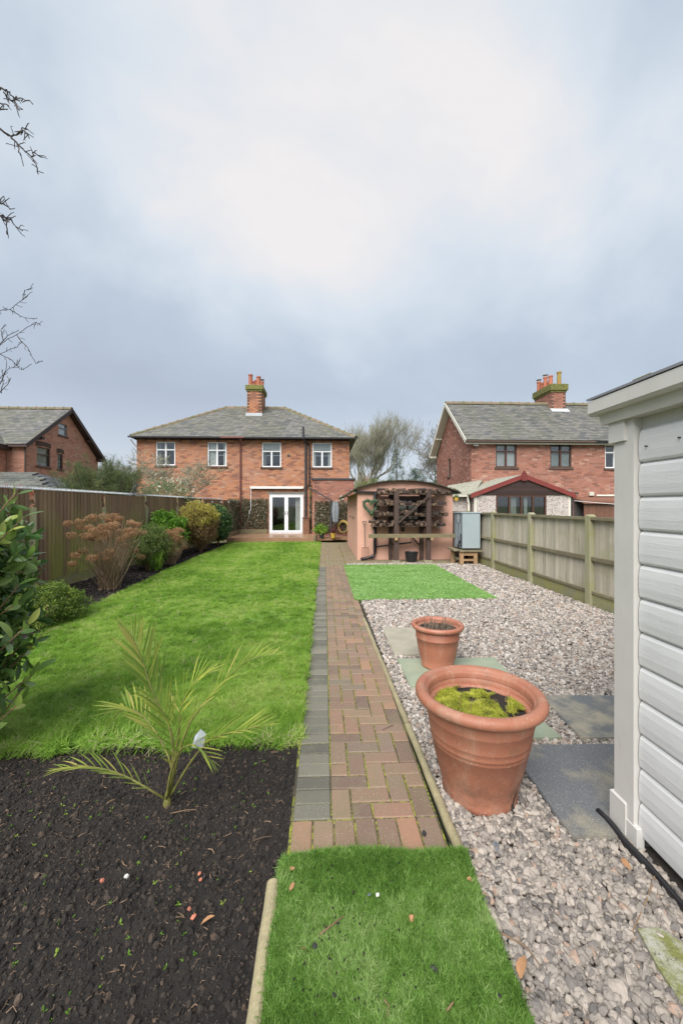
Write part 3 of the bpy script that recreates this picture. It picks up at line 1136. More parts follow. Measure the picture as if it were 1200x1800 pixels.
TURF2 = (.50, 2.84, 6.36, 10.10)
sheet('gravel_ground', .575, 4.06, .2, 12.4, 50, 150, lambda x, y: -.022 + .008 * nz(x, y, 1.5), 'gravel_bed', label='ground under the gravel')
PP, SS = [], []
for (y0, y1, dens, s0, s1, x1_) in ((.85, 2.2, 9500, .75, 1.3, 2.0), (2.2, 3.6, 7000, .8, 1.2, 3.0), (3.6, 6.0, 3600, .95, 1.45, 4.05), (6.0, 10.4, 1500, 1.25, 1.9, 4.05)):
    n = int(dens * (x1_ - .60) * (y1 - y0))
    x = rng.uniform(.60, x1_, n); y = rng.uniform(y0, y1, n)
    k = np.ones(n, bool)
    for _, poly, _ in slabs_plan:
        k &= ~in_poly(x, y, poly, .004)
    k &= ~((x < TURF2[1]) & (y > TURF2[2]) & (y < TURF2[3]))
    k &= x > np.where(y < 1.70, .615, .628 - .07 * np.clip((y - 1.7) / 3.6, 0, 1))
    k &= ~((x < .615) & (y < 1.72))
    k &= ~((x > 1.40) & (y < 1.80))
    k &= ((x - .83) ** 2 + (y - 2.09) ** 2 > .165 ** 2)
    k &= ~((x > 2.9) & (y > 10.25))
    x, y = x[k], y[k]
    PP.append(np.c_[x, y, rng.uniform(-.016, .010, len(x))]); SS.append(rng.uniform(s0, s1, len(x)) * rng.choice([.7, 1, 1, 1.25, 1.5], len(x)))
P = np.concatenate(PP); S = np.concatenate(SS)
gt_ = rng.random(len(P))
gt_ = np.where(P[:, 1] < 2.3, gt_ * (.50 + .37 * np.clip((P[:, 1] - 1.2) / 1.1, 0, 1)), gt_)   # dirtier, duller chippings by the shed
gt_ = np.where(rng.random(len(P)) < .03, .95, gt_)
S3 = np.c_[S * rng.uniform(.8, 1.2, len(S)), S * rng.uniform(.8, 1.1, len(S)), S * rng.uniform(.7, 1.05, len(S))]
scatter('gravel', 'gravel_stone', P, rand_rot(len(P), .9), S3, gt_, kind='stuff', label='pale pinkish grey stone chippings over the right of the garden')

GS = 'stone slabs laid in the gravel'
for mt, poly, lab in slabs_plan:
    cx_ = sum(p[0] for p in poly) / 4; cy_ = sum(p[1] for p in poly) / 4
    # subdivide edges a little for uneven sides
    pts = []
    for i in range(4):
        a, b = poly[i], poly[(i + 1) % 4]
        for t in (0, .2, .4, .6, .8):
            wob = 0 if t == 0 else .006 * nz(a[0] + t, a[1] + t * 3, 6)
            pts.append((a[0] + (b[0] - a[0]) * t + wob, a[1] + (b[1] - a[1]) * t + wob))
    mb = MB().poly(pts, -.035, .012)
    top_i = [(cx_ + (px_ - cx_) * .985, cy_ + (py_ - cy_) * .985) for px_, py_ in pts]
    mb.poly(top_i, .0121, .017)
    obj('paving_slab', mb, mt, loc=(cx_, cy_, 0), label=lab, cat='paving slab', group=GS)

# artificial turf rectangle
mb = MB()
x0, x1, y0, y1 = TURF2
mb.box(x0, x1, y0, y1, -.02, .006)
tf = obj('artificial_turf', mb, 'turf_backing', loc=(1.6, 8, 0), label='rectangle of pale green artificial turf in the gravel before the log store', cat='artificial turf')
n = 24000
x = rng.uniform(x0, x1, n); y = rng.uniform(y0, y1, n)
tn = .5 + .35 * nzv(np.c_[x, y * 3, np.zeros(n)], 1.2) + rng.normal(0, .15, n)
scatter('turf_pile', 'turf_tuft', np.c_[x, y, np.full(n, .005)], rand_rot(n, .35), rng.uniform(.7, 1.1, n), tn, parent=tf, kind='stuff')

# near mat
mb = MB()
nx_, ny_ = 30, 34
def mat_z(x, y):
    z = .012 + .008 * nz(x, y, 3) + .004 * nz(x, y, 9)
    if y > 1.60:
        z += .02 * (y - 1.60) / .1 * (.5 + .5 * min(1, max(0, (x - .2) / .3)))
    return z
def mat_xy(u, v):
    xa = -.175 + .015 * math.sin(v * 6)
    xb = .612 + .01 * math.sin(v * 5 + 1)
    y = .30 + (1.705 + .018 * math.sin(u * 5) - .015 * (1 - u) - .30) * v
    return xa + (xb - xa) * u, y
for j in range(ny_ + 1):
    for i in range(nx_ + 1):
        x, y = mat_xy(i / nx_, j / ny_)
        mb.v.append((x, y, mat_z(x, y)))
for j in range(ny_):
    for i in range(nx_):
        a = j * (nx_ + 1) + i
        mb.f.append((a, a + 1, a + nx_ + 2, a + nx_ + 1))
o0 = len(mb.v)
ring = [i for i in range(nx_ + 1)] + [j * (nx_ + 1) + nx_ for j in range(1, ny_ + 1)] + [ny_ * (nx_ + 1) + i for i in range(nx_ - 1, -1, -1)] + [j * (nx_ + 1) for j in range(ny_ - 1, 0, -1)]
for r_ in ring:
    x, y, z = mb.v[r_]
    mb.v.append((x, y, z - .02))
for q in range(len(ring)):
    q2 = (q + 1) % len(ring)
    mb.f.append((ring[q2], ring[q], o0 + q, o0 + q2))
gm = obj('artificial_grass_mat', mb, 'turf_backing', loc=(.22, 1.2, 0), label='green artificial grass mat at the near end of the brick path', cat='grass mat')
n = 62000
u, v = rng.random(n), .48 + .525 * rng.random(n)
xy = np.array([mat_xy(a, min(b, 1)) for a, b in zip(u, v)])
z = np.array([mat_z(a, b) for a, b in xy])
tn = .45 + .45 * nzv(np.c_[xy, np.zeros(n)], 4) + .3 * nzv(np.c_[xy, np.zeros(n)], 16, 3) + rng.normal(0, .2, n)
tn = np.clip(tn + .1, 0, .9)
rt = rand_rot(n, .55); rt[:, 0] -= .35
scatter('turf_pile', 'mat_tuft', np.c_[xy, z - .001], rt, rng.uniform(.75, 1.2, n), tn, parent=gm, kind='stuff')

# timber edging poles
def log_rail(p, q, r, name, lab, grp=None):
    p, q = Vector(p), Vector(q)
    mb = MB()
    n_ = 12
    pts = [p.lerp(q, t / n_) + Vector((.004 * nz(t, 1, .7), 0, .003 * nz(t, 5, .9))) for t in range(n_ + 1)]
    mb.tube(pts, [r * (1 + .06 * nz(t, p.y, .8)) for t in range(n_ + 1)], 14)
    return obj(name, mb, 'log_rail', loc=((p + q) / 2), smooth=False, label=lab, cat='edging pole', group=grp)


log_rail((.598, 1.70, .002), (.580, 2.72, .0), .022, 'edging_pole', 'round timber edging pole beside the large terracotta pot, nearest on the path edge', 'timber poles edging the path')
log_rail((.580, 2.735, .0), (.556, 4.02, .0), .021, 'edging_pole', 'round timber edging pole beside the pale green slab, between two other poles', 'timber poles edging the path')
log_rail((.555, 4.035, .0), (.535, 5.30, -.002), .021, 'edging_pole', 'round timber edging pole farthest up the path beside the gravel', 'timber poles edging the path')
log_rail((-.205, 1.60, .004), (-.205, .35, .006), .026, 'edging_pole', 'round timber edging pole between the soil bed and the green mat', 'timber poles edging the path')


# ------------------------------------------------------------------ plant pots
def lean(o, rx, ry):
    o.rotation_euler = (rx, ry, 0)


def rim_ring(prof):
    return prof


bp = thing('plant_pot', 'large terracotta coloured pot full of yellow green moss in the gravel', 'plant pot', (.83, 2.09, -.01))
c0 = (.83, 2.09, -.01)
prof = [(.165, 0), (.185, .004), (.192, .012), (.194, .035), (.190, .045), (.208, .12), (.232, .21), (.247, .285), (.249, .287), (.250, .294), (.2505, .297), (.253, .309), (.255, .311),
        (.256, .318), (.2555, .322), (.260, .345), (.262, .348), (.2625, .354), (.2625, .358), (.272, .420), (.275, .424), (.276, .432), (.275, .440), (.283, .485), (.284, .500), (.282, .505)]
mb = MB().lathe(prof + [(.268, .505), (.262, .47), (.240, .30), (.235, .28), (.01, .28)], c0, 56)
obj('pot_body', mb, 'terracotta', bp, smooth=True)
rp_ = []
for k in range(13):
    t = -1.25 + k * (math.pi + 1.0) / 12
    rp_.append((.306 + .031 * math.cos(t), .528 + .030 * math.sin(t)))
rp_ = [(.283, .500), (.300, .498)] + rp_[1:] + [(.272, .535), (.266, .522), (.264, .50)]
obj('rim', MB().lathe(rp_, c0, 64, cap=False), 'terracotta', bp, smooth=True)
rr_ = [(.266, .468), (.252, .470), (.240, .462), (.236, .448)]
obj('inner_ledge', MB().lathe(rr_, c0, 48, cap=False), 'terracotta', bp, smooth=True)
mb = MB()
nn_ = 14
mb.v.append((c0[0], c0[1], .44))
for a in range(1, nn_ + 1):
    for k in range(40):
        t = 2 * math.pi * k / 40
        rr2 = .243 * a / nn_
        X_, Y_ = c0[0] + rr2 * math.cos(t), c0[1] + rr2 * math.sin(t)
        mb.v.append((X_, Y_, .44 + .012 * nz(X_, Y_, 14)))
for k in range(40):
    mb.f.append((0, 1 + k, 1 + (k + 1) % 40))
for a in range(nn_ - 1):
    for k in range(40):
        k2 = (k + 1) % 40
        mb.f.append((1 + a * 40 + k, 1 + (a + 1) * 40 + k, 1 + (a + 1) * 40 + k2, 1 + a * 40 + k2))
obj('potting_soil', mb, 'soil', bp, smooth=True)
mb = MB()      # the split at the foot of the pot
ang = math.atan2(-.9, .55)
for (z0_, z1_, w0, w1) in ((.012, .05, .016, .010), (.05, .10, .010, .006), (.10, .13, .006, .001)):
    def pr(z):
        return .193 + .0 if z < .05 else .190 + (z - .045) * .24
    vs = []
    for z_, w_ in ((z0_, w0), (z1_, w1)):
        for s_ in (-1, 1):
            aa = ang + s_ * w_ / .2 + z_ * .9
            rr2 = pr(z_) + .0025
            vs.append((c0[0] + rr2 * math.cos(aa), c0[1] + rr2 * math.sin(aa), c0[2] + z_))
    mb.add(vs, [(0, 1, 3, 2)])
obj('split', mb, 'black_plastic', bp)
n = 7500
th, rr2 = rng.uniform(0, 2 * math.pi, n), .225 * np.sqrt(rng.random(n))
x, y = c0[0] + rr2 * np.cos(th), c0[1] + rr2 * np.sin(th)
k = nzv(np.c_[x, y, np.zeros(n)], 8, 2) + np.where(x > c0[0] + .10, -.25, .12) + np.where(y > c0[1] + .14, -.15, 0) > -.10
x, y = x[k], y[k]
tn = .5 + .7 * nzv(np.c_[x, y, np.zeros(len(x))], 16, 8) + rng.normal(0, .25, len(x))
scatter('moss', 'moss_tuft', np.c_[x, y, .438 + .009 * (1 + nzv(np.c_[x, y, np.zeros(len(x))], 14, 3)) + .004 * rng.random(len(x))], rand_rot(len(x), .6), rng.uniform(.6, 1.2, len(x)), tn, parent=bp, kind='stuff')
mb = MB()
for k in range(26):
    a, r2 = random.uniform(0, 6.28), random.uniform(0, .2)
    x_, y_ = c0[0] + r2 * math.cos(a), c0[1] + r2 * math.sin(a)
    h_ = random.uniform(.02, .05) if k > 4 else random.uniform(.07, .10)
    obj('dead_stem', MB().tube([(x_, y_, .43), (x_ + random.uniform(-.01, .01), y_, .44 + h_)], .0013, 4), 'twig_brown', bp)

sp_ = thing('plant_pot', 'smaller terracotta coloured pot with dry twigs standing on the pale green slab', 'plant pot', (1.07, 3.70, .017))
c1 = (1.07, 3.70, .017)
prof = [(.13, 0), (.148, .004), (.150, .018), (.147, .024), (.168, .10), (.188, .20), (.197, .268), (.203, .272), (.203, .284), (.200, .288), (.208, .355), (.205, .36), (.19, .36), (.18, .31), (.01, .31)]
obj('pot_body', MB().lathe(prof, c1, 48), 'terracotta_fresh', sp_, smooth=True)
rp_ = [(.208, .355), (.218, .353), (.232, .358), (.243, .370), (.246, .383), (.240, .396), (.226, .402), (.210, .398), (.200, .388), (.198, .36)]
obj('rim', MB().lathe(rp_, c1, 56, cap=False), 'terracotta_fresh', sp_, smooth=True)
obj('potting_soil', MB().lathe([(.198, .345), (.10, .352), (.01, .352)], c1, 32), 'soil', sp_, smooth=True)
mb = MB()
for k in range(230):
    a, r2 = random.uniform(0, 6.28), .18 * math.sqrt(random.random())
    x_, y_ = c1[0] + r2 * math.cos(a), c1[1] + r2 * math.sin(a)
    z_ = c1[2] + .36 + random.uniform(0, .012)
    b = random.uniform(0, 6.28)
    if k < 180:
        L_ = random.uniform(.02, .07)
        mb.tube([(x_, y_, z_), (x_ + L_ * math.cos(b) * .5, y_ + L_ * math.sin(b) * .5, z_ + random.uniform(-.004, .012))], .0022, 4)
    else:
        mb.tube([(x_, y_, z_ - .01), (x_ + random.uniform(-.015, .015), y_ + random.uniform(-.01, .01), z_ + random.uniform(.03, .065))], .0022, 4)
obj('dry_twigs', mb, 'dry_straw', sp_, kind='stuff')


# ------------------------------------------------------------------ white plastic shed on the right
SX = 1.397
shed = thing('garden_shed', 'white plastic garden shed with horizontal boards at the right edge', 'shed', (2.3, .5, 0))
obj('core', MB().box(SX + .03, 3.1, -1.4, 1.78, 0.05, 1.97), 'shed_trim', shed)
BH = .152
zb = .052
mb0 = MB()      # one moulded board: bulging profile along Y
pf = [(.002, .0), (-.010, .004), (-.014, .012), (-.017, .05), (-.016, .10), (-.012, .132), (-.006, .143), (.003, .149), (.003, .152)]
N_ = 60
yl0, yl1 = -1.4, 1.706
for j in range(2):
    yv_ = yl0 if j == 0 else yl1
    mb0.v += [(a, yv_, b) for a, b in pf]
kk = len(pf)
for i in range(kk - 1):
    mb0.f.append((i + 1, i, kk + i, kk + i + 1))
bme = mesh_of('wall_board', mb0, 'shed_plastic', False)
for i in range(12):
    piece('wall_board', bme, shed, (SX + .024, 0, zb + i * BH + (.0 if i else 0)))
mb = MB()
mb.box(SX - .012, SX + .06, 1.712, 1.83, .03, 1.93)
obj('corner_post', mb, 'shed_trim', shed)
mb = MB()
mb.cbox(SX - .020, SX + .02, 1.752, 1.85, .0, .17, .012)
mb.cbox(SX - .016, SX + .02, 1.690, 1.752, .0, .095, .002)
obj('post_foot', mb, 'shed_trim', shed)
mb = MB()
mb.box(SX - .026, SX + .02, 1.752, 1.85, 1.83, 1.93)
obj('post_head', mb, 'shed_trim', shed)
mb = MB()
mb.loft([(SX - .04, -1.5, 1.925), (SX + .1, -1.5, 1.925), (SX + .1, -1.5, 1.975), (SX - .055, -1.5, 1.975)],
        [(SX - .04, 1.88, 1.925), (SX + .1, 1.88, 1.925), (SX + .1, 1.88, 1.975), (SX - .055, 1.88, 1.975)])
obj('soffit_strip', mb, 'shed_trim', shed)
for a, b in ((-1.5, .2), (.203, 1.30), (1.303, 1.91)):
    mb = MB()
    mb.loft([(SX - .075, a, 1.972), (SX + .1, a, 1.972), (SX + .1, a, 2.050), (SX - .088, a, 2.044), (SX - .088, a, 1.985)],
            [(SX - .075, b, 1.972), (SX + .1, b, 1.972), (SX + .1, b, 2.050), (SX - .088, b, 2.044), (SX - .088, b, 1.985)])
    obj('fascia', mb, 'shed_trim', shed)
mb = MB()
mb.loft([(SX - .092, -1.5, 2.049), (2.24, -1.5, 2.26), (2.24, -1.5, 2.27), (SX - .092, -1.5, 2.060)],
        [(SX - .092, 1.915, 2.049), (2.24, 1.915, 2.26), (2.24, 1.915, 2.27), (SX - .092, 1.915, 2.060)])
mb.loft([(2.24, -1.5, 2.26), (3.2, -1.5, 2.05), (3.2, -1.5, 2.06), (2.24, -1.5, 2.27)],
        [(2.24, 1.915, 2.26), (3.2, 1.915, 2.05), (3.2, 1.915, 2.06), (2.24, 1.915, 2.27)])
obj('roof', mb, 'shed_roof_grey', shed)
mb = MB()
mb.loft([(SX + .04, 1.77, 1.95), (3.1, 1.77, 1.95), (2.24, 1.77, 2.24)], [(SX + .04, 1.82, 1.95), (3.1, 1.82, 1.95), (2.24, 1.82, 2.24)])
obj('gable_panel', mb, 'shed_plastic', shed)
mb = MB().box(SX + .062, 3.08, 1.80, 1.825, 0.04, 1.95)
obj('end_wall', mb, 'shed_plastic', shed)
for yy, zz_ in ((1.46, 1.905), (1.50, 1.80), (1.66, 1.79)):
    obj('screw_head', MB().tube([(SX + .01, yy, zz_), (SX - .003, yy, zz_)], .0035, 8), 'grey_black_metal', shed)
# black pipe along the foot of the shed
mb = MB()
pts = []
for k in range(36):
    yy = 1.90 - k * .055
    pts.append((SX - .042 + .006 * math.sin(k * 1.3), yy, .016 + .004 * math.sin(k * .9)))
rad = [.014 + (.006 if k in (4, 5, 9, 10) else 0) for k in range(36)]
mb.tube(pts, rad, 10)
obj('drain_pipe', mb, 'black_plastic', loc=(SX - .06, 1, 0), smooth=True, label='black plastic pipe lying along the foot of the white shed', cat='pipe')
mb = MB().box(1.31, 1.365, 1.30, 1.40, .048, .055)
mb.v = [(x + (y - 1.35) * .3, y, z + (x - 1.3) * .4) for x, y, z in mb.v]
obj('plastic_offcut', mb, 'white_upvc', loc=(1.3, 1.35, 0), label='small white plastic offcut on the black pipe by the shed', cat='offcut')
# mossy slab in the gravel
mb = MB()
pts = [(1.075, 1.08), (1.16, .70), (1.30, .65), (1.31, 1.20), (1.20, 1.36), (1.115, 1.36), (1.09, 1.25)]
mb.poly(pts, -.03, .022)
obj('concrete_slab', mb, 'moss_concrete', loc=(1.2, 1.1, 0), label='rough mossy concrete slab half buried in gravel beside the shed', cat='concrete slab')


# ------------------------------------------------------------------ fences
FLX = -4.95
fl = thing('fence', 'tall brown feather edge fence stained with green algae along the left bed', 'fence', (FLX, 9, 0))
bd = MB()
bd.loft([(0, 0, 0), (.026, 0, 0), (.010, .118, 0), (0, .118, 0)], [(0, 0, 1), (.026, 0, 1), (.010, .118, 1), (0, .118, 1)])
bme = mesh_of('fence_board', bd, 'feather_board')


def fl_x(y):
    return FLX if y < 14 else FLX + .62 * (y - 14) / 5.1


posts_y = [2.75, 4.80, 6.88, 9.02, 11.15, 13.45, 15.6, 17.6, 19.05]
mbp_, mr = MB(), MB()
for a, b in zip(posts_y, posts_y[1:]):
    nb = int(round((b - a - .10) / .108))
    top = 1.79 + random.uniform(-.012, .012)
    for k in range(nb):
        yy = a + .06 + k * (b - a - .12) / nb
        piece('fence_board', bme, fl, (fl_x(yy) + .006, yy, .20), (0, 0, -math.atan((fl_x(yy + .1) - fl_x(yy)) / .1) + random.uniform(-.01, .01)), (random.uniform(.9, 1.1), 1, top - .20 + random.uniform(-.006, .006)))
    mb = MB().bar((fl_x(a), a + .02, .10), (fl_x(b), b - .02, .10), .035, .19)
    obj('gravel_board', mb, 'algae_gravel_board', fl)
    for zr in (.42, 1.0, 1.6):
        mb = MB().bar((fl_x(a) - .035, a, zr), (fl_x(b) - .035, b, zr), .04, .07)
        obj('rail', mb, 'feather_board', fl)
for y_ in posts_y:
    mb = MB().box(fl_x(y_) - .035, fl_x(y_) + .065, y_ - .045, y_ + .045, -.1, 1.50)
    obj('post', mb, 'pale_post', fl)
for a, b in zip(posts_y[:-2], posts_y[1:-1]):
    mb = MB()
    mb.bar((fl_x(a) + .0, a + .01, 1.812), (fl_x(b) + .0, b - .01, 1.812), .07, .012)
    yy = a + .01
    while yy < b:
        for s_ in (-.028, -.010, .010, .028):
            t_ = yy + random.uniform(-.008, .008)
            ox, oy = random.uniform(-.012, .012), random.uniform(-.01, .01)
            mb.add([(fl_x(yy) + s_ - .004, t_, 1.818), (fl_x(yy) + s_ + .004, t_, 1.818), (fl_x(yy) + s_, t_ + .007, 1.818), (fl_x(yy) + s_ + ox, t_ + oy, 1.818 + random.uniform(.035, .05))],
                   [(0, 1, 3), (1, 2, 3), (2, 0, 3)])
        yy += .024
    obj('spike_strip', mb, 'lead_flashing', fl)
for k, y_ in enumerate((15.2, 16.4, 17.3, 18.2)):
    lm = MB()
    lm.lathe([(.012, -.05), (.03, -.035), (.034, -.01), (.02, .012), (.008, .02)], (fl_x(y_) + .07, y_, 1.70), 12)
    lp_ = obj('fence_lamp', lm, 'white_upvc', loc=(fl_x(y_) + .07, y_, 1.7), smooth=True, label=('small white globe lamp on the brown fence, ' + ('nearest of the row of four', 'second nearest of the row of four', 'third of the row of four', 'farthest, beside the leafy screen')[k]), cat='lamp', group='small globe lamps on the brown fence')
    obj('bracket', MB().box(fl_x(y_) + .0, fl_x(y_) + .07, y_ - .008, y_ + .008, 1.716, 1.73), 'grey_black_metal', lp_)

FRX = 4.10
frn = thing('fence', 'weathered grey closeboard fence with concrete posts on the right', 'fence', (FRX, 7, 0))
py_ = [2.35, 4.15, 5.92, 7.66, 9.40, 11.15, 12.9]
bd = MB()
bd.loft([(0, 0, 0), (.014, 0, 0), (.014, .098, 0), (0, .098, 0)], [(0, 0, 1), (.014, 0, 1), (.008, .098, 1), (0, .098, 1)])
bme = mesh_of('fence_board', bd, 'grey_board')
for a, b in zip(py_, py_[1:]):
    nb = 16
    for k in range(nb):
        yy = a + .065 + k * (b - a - .13) / nb
        piece('fence_board', bme, frn, (FRX + .03, yy, .185), (0, 0, random.uniform(-.02, .02)), (1, (b - a - .13) / nb / .0985, 1.13 + random.uniform(-.008, .004)))
    obj('rail', MB().bar((FRX - .005, a + .05, 1.335), (FRX - .005, b - .05, 1.335), .075, .045), 'algae_rail', frn)
    obj('rail', MB().bar((FRX + .0, a + .05, .72), (FRX + .0, b - .05, .72), .06, .055), 'algae_rail', frn)
    obj('rail', MB().bar((FRX + .005, a + .05, .205), (FRX + .005, b - .05, .205), .05, .04), 'algae_rail', frn)
    obj('gravel_board', MB().box(FRX + .0, FRX + .035, a + .05, b - .05, -.06, .184), 'algae_gravel_board', frn)
for y_ in py_:
    mb = MB()
    s_ = .052
    mb.loft([(FRX - s_, y_ - s_, -.1), (FRX + s_, y_ - s_, -.1), (FRX + s_, y_ + s_, -.1), (FRX - s_, y_ + s_, -.1)],
            [(FRX - s_, y_ - s_, 1.375), (FRX + s_, y_ - s_, 1.375), (FRX + s_, y_ + s_, 1.375), (FRX - s_, y_ + s_, 1.375)])
    mb.loft([(FRX - s_, y_ - s_, 1.376), (FRX + s_, y_ - s_, 1.376), (FRX + s_, y_ + s_, 1.376), (FRX - s_, y_ + s_, 1.376)],
            [(FRX - s_ + .02, y_ - s_ + .02, 1.395), (FRX + s_ - .02, y_ - s_ + .02, 1.395), (FRX + s_ - .02, y_ + s_ - .02, 1.395), (FRX - s_ + .02, y_ + s_ - .02, 1.395)])
    obj('post', mb, 'concrete_post', frn)
# short return of the fence behind the grey cabinet
fb = thing('fence', 'short brown fence closing the gap between the pink outbuilding and the grey fence', 'fence', (3.95, 12.9, 0))
bme2 = mesh_of('fence_board', bd, 'feather_board')
for k in range(4):
    piece('fence_board', bme2, fb, (3.70 + k * .1, 12.9, .05), (0, 0, R(-90)), (1, 1, 1.42))
obj('rail', MB().bar((3.66, 12.86, 1.40), (4.1, 12.86, 1.40), .05, .05), 'algae_rail', fb)


# ------------------------------------------------------------------ houses
PITCH, BLEN = .082, .236


def subtract(ivs, a, b):
    out = []
    for u0, u1 in ivs:
        if b <= u0 or a >= u1:
            out.append((u0, u1))
        else:
            if a > u0: out.append((u0, a))
            if b < u1: out.append((b, u1))
    return out


def brick_wall(parent, O, ux, nx, L, H, openings, mat, mortar='mortar', lim=None, thick=.22, name='wall', z0=0.0, joint=.010):
    """wall along the unit vector ux with outward normal nx: a mortar wall with a brick skin, holes left at openings (u0,u1,z0,z1)"""
    O, ux, nx = Vector(O), Vector(ux), Vector(nx)
    wb, br = MB(), MB()
    k = 0
    z = z0
    while z < H - .01:
        zt = min(z + PITCH, H)
        iv = [(0, L)]
        if lim:
            a, b = lim((z + zt) / 2)
            iv = [(a, b)] if b > a else []
        for (a, b, c, d) in openings:
            if c < (z + zt) / 2 < d:
                iv = [q for q in subtract(iv, a, b)]
        for a, b in iv:
            P = [O + ux * a + Vector((0, 0, z)), O + ux * b + Vector((0, 0, z))]
            q = [P[0], P[1], P[1] - nx * thick, P[0] - nx * thick]
            wb.loft(q, [p + Vector((0, 0, zt - z)) for p in q])
        off = (BLEN / 2) if k % 2 else 0
        for a, b in iv:
            u = math.floor((a - off) / BLEN) * BLEN + off
            while u < b:
                s, e_ = max(u, a), min(u + BLEN - joint, b)
                if e_ - s > .03:
                    pr = .006 + random.uniform(0, .004)
                    p0 = O + ux * s + Vector((0, 0, z + .004)); p1 = O + ux * e_ + Vector((0, 0, z + .004))
                    hv = Vector((0, 0, zt - z - joint * .9))
                    vs = [p0, p1, p1 + hv, p0 + hv]
                    vs += [v + nx * pr for v in vs]
                    br.add(vs, [(4, 5, 6, 7), (0, 1, 5, 4), (1, 2, 6, 5), (2, 3, 7, 6), (3, 0, 4, 7)])
                u += BLEN
        z = zt
        k += 1
    obj(name, wb, mortar, parent)
    obj('bricks', br, mat, parent, kind='stuff')


def slates(parent, E0, E1, R1, R0, rows, w, mat='slate', name='roof_slates', thick=.012):
    """slates over the plane E0-E1 (eave) to R0-R1 (ridge), lifted at their lower edges"""
    E0, E1, R0, R1 = map(Vector, (E0, E1, R0, R1))
    n = (E1 - E0).cross(R0 - E0)
    if n.length < 1e-6:
        n = (E1 - E0).cross(R1 - E0)
    n.normalize()
    if n.z < 0: n = -n
    mb = MB()
    for j in range(rows):
        t0, t1 = j / rows, min(1, (j + 1.25) / rows)
        a0, b0 = E0.lerp(R0, t0), E1.lerp(R1, t0)
        a1, b1 = E0.lerp(R0, t1), E1.lerp(R1, t1)
        L0 = (b0 - a0).length
        if L0 < .05: continue
        d = (b0 - a0).normalized()
        L1a, L1b = (a1 - a0).dot(d), (b1 - a0).dot(d)
        up = (a1 - a0) - d * L1a
        u = -(w / 2 if j % 2 else 0)
        while u < L0:
            s, e_ = max(u, 0) + .004, min(u + w, L0) - .004
            if e_ > s:
                s1, e1 = max(s, L1a), min(e_, L1b)
                if e1 > s1 - 1e-3:
                    e1 = max(e1, s1 + .001)
                    l0 = thick * random.uniform(.9, 1.9)
                    dz_ = random.uniform(-.006, .006)
                    p = [a0 + d * s + n * l0 - up * dz_, a0 + d * e_ + n * l0 - up * dz_, a0 + d * e1 + up + n * .003, a0 + d * s1 + up + n * .003,
                         a0 + d * s - n * .004, a0 + d * e_ - n * .004]
                    mb.add(p, [(0, 1, 2, 3), (4, 5, 1, 0)])
            u += w
    return obj(name, mb, mat, parent, kind='stuff')


def ridge(parent, a, b, n, r=.11, name='ridge_tile'):
    a, b = Vector(a), Vector(b)
    d = (b - a) / n
    L_ = d.length
    sec = [(-r, -.07), (-r * .75, .02), (-r * .3, .065), (r * .3, .065), (r * .75, .02), (r, -.07)]
    mb = MB()
    for xx, s in ((0, 1.0), (L_ * .86, 1.0)):
        mb.v += [(xx, y * s, z * s) for y, z in sec]
    for i in range(5):
        mb.f.append((i, i + 1, 6 + i + 1, 6 + i))
    o = len(mb.v)
    for xx, s in ((L_ * .84, 1.22), (L_ * 1.02, 1.22)):
        mb.v += [(xx, y * s, z * s + .004) for y, z in sec]
    for i in range(5):
        mb.f.append((o + i, o + i + 1, o + 6 + i + 1, o + 6 + i))
    mb.f += [(0, 6, 11, 5), tuple(o + i for i in range(6)), tuple(o + 6 + i for i in reversed(range(6)))]
    me = mesh_of(name, mb, 'ridge_clay')
    rot = d.normalized().to_track_quat('X', 'Z').to_euler()
    for i in range(n):
        piece(name, me, parent, a + d * i + Vector((0, 0, .03 + random.uniform(-.006, .006))), rot)


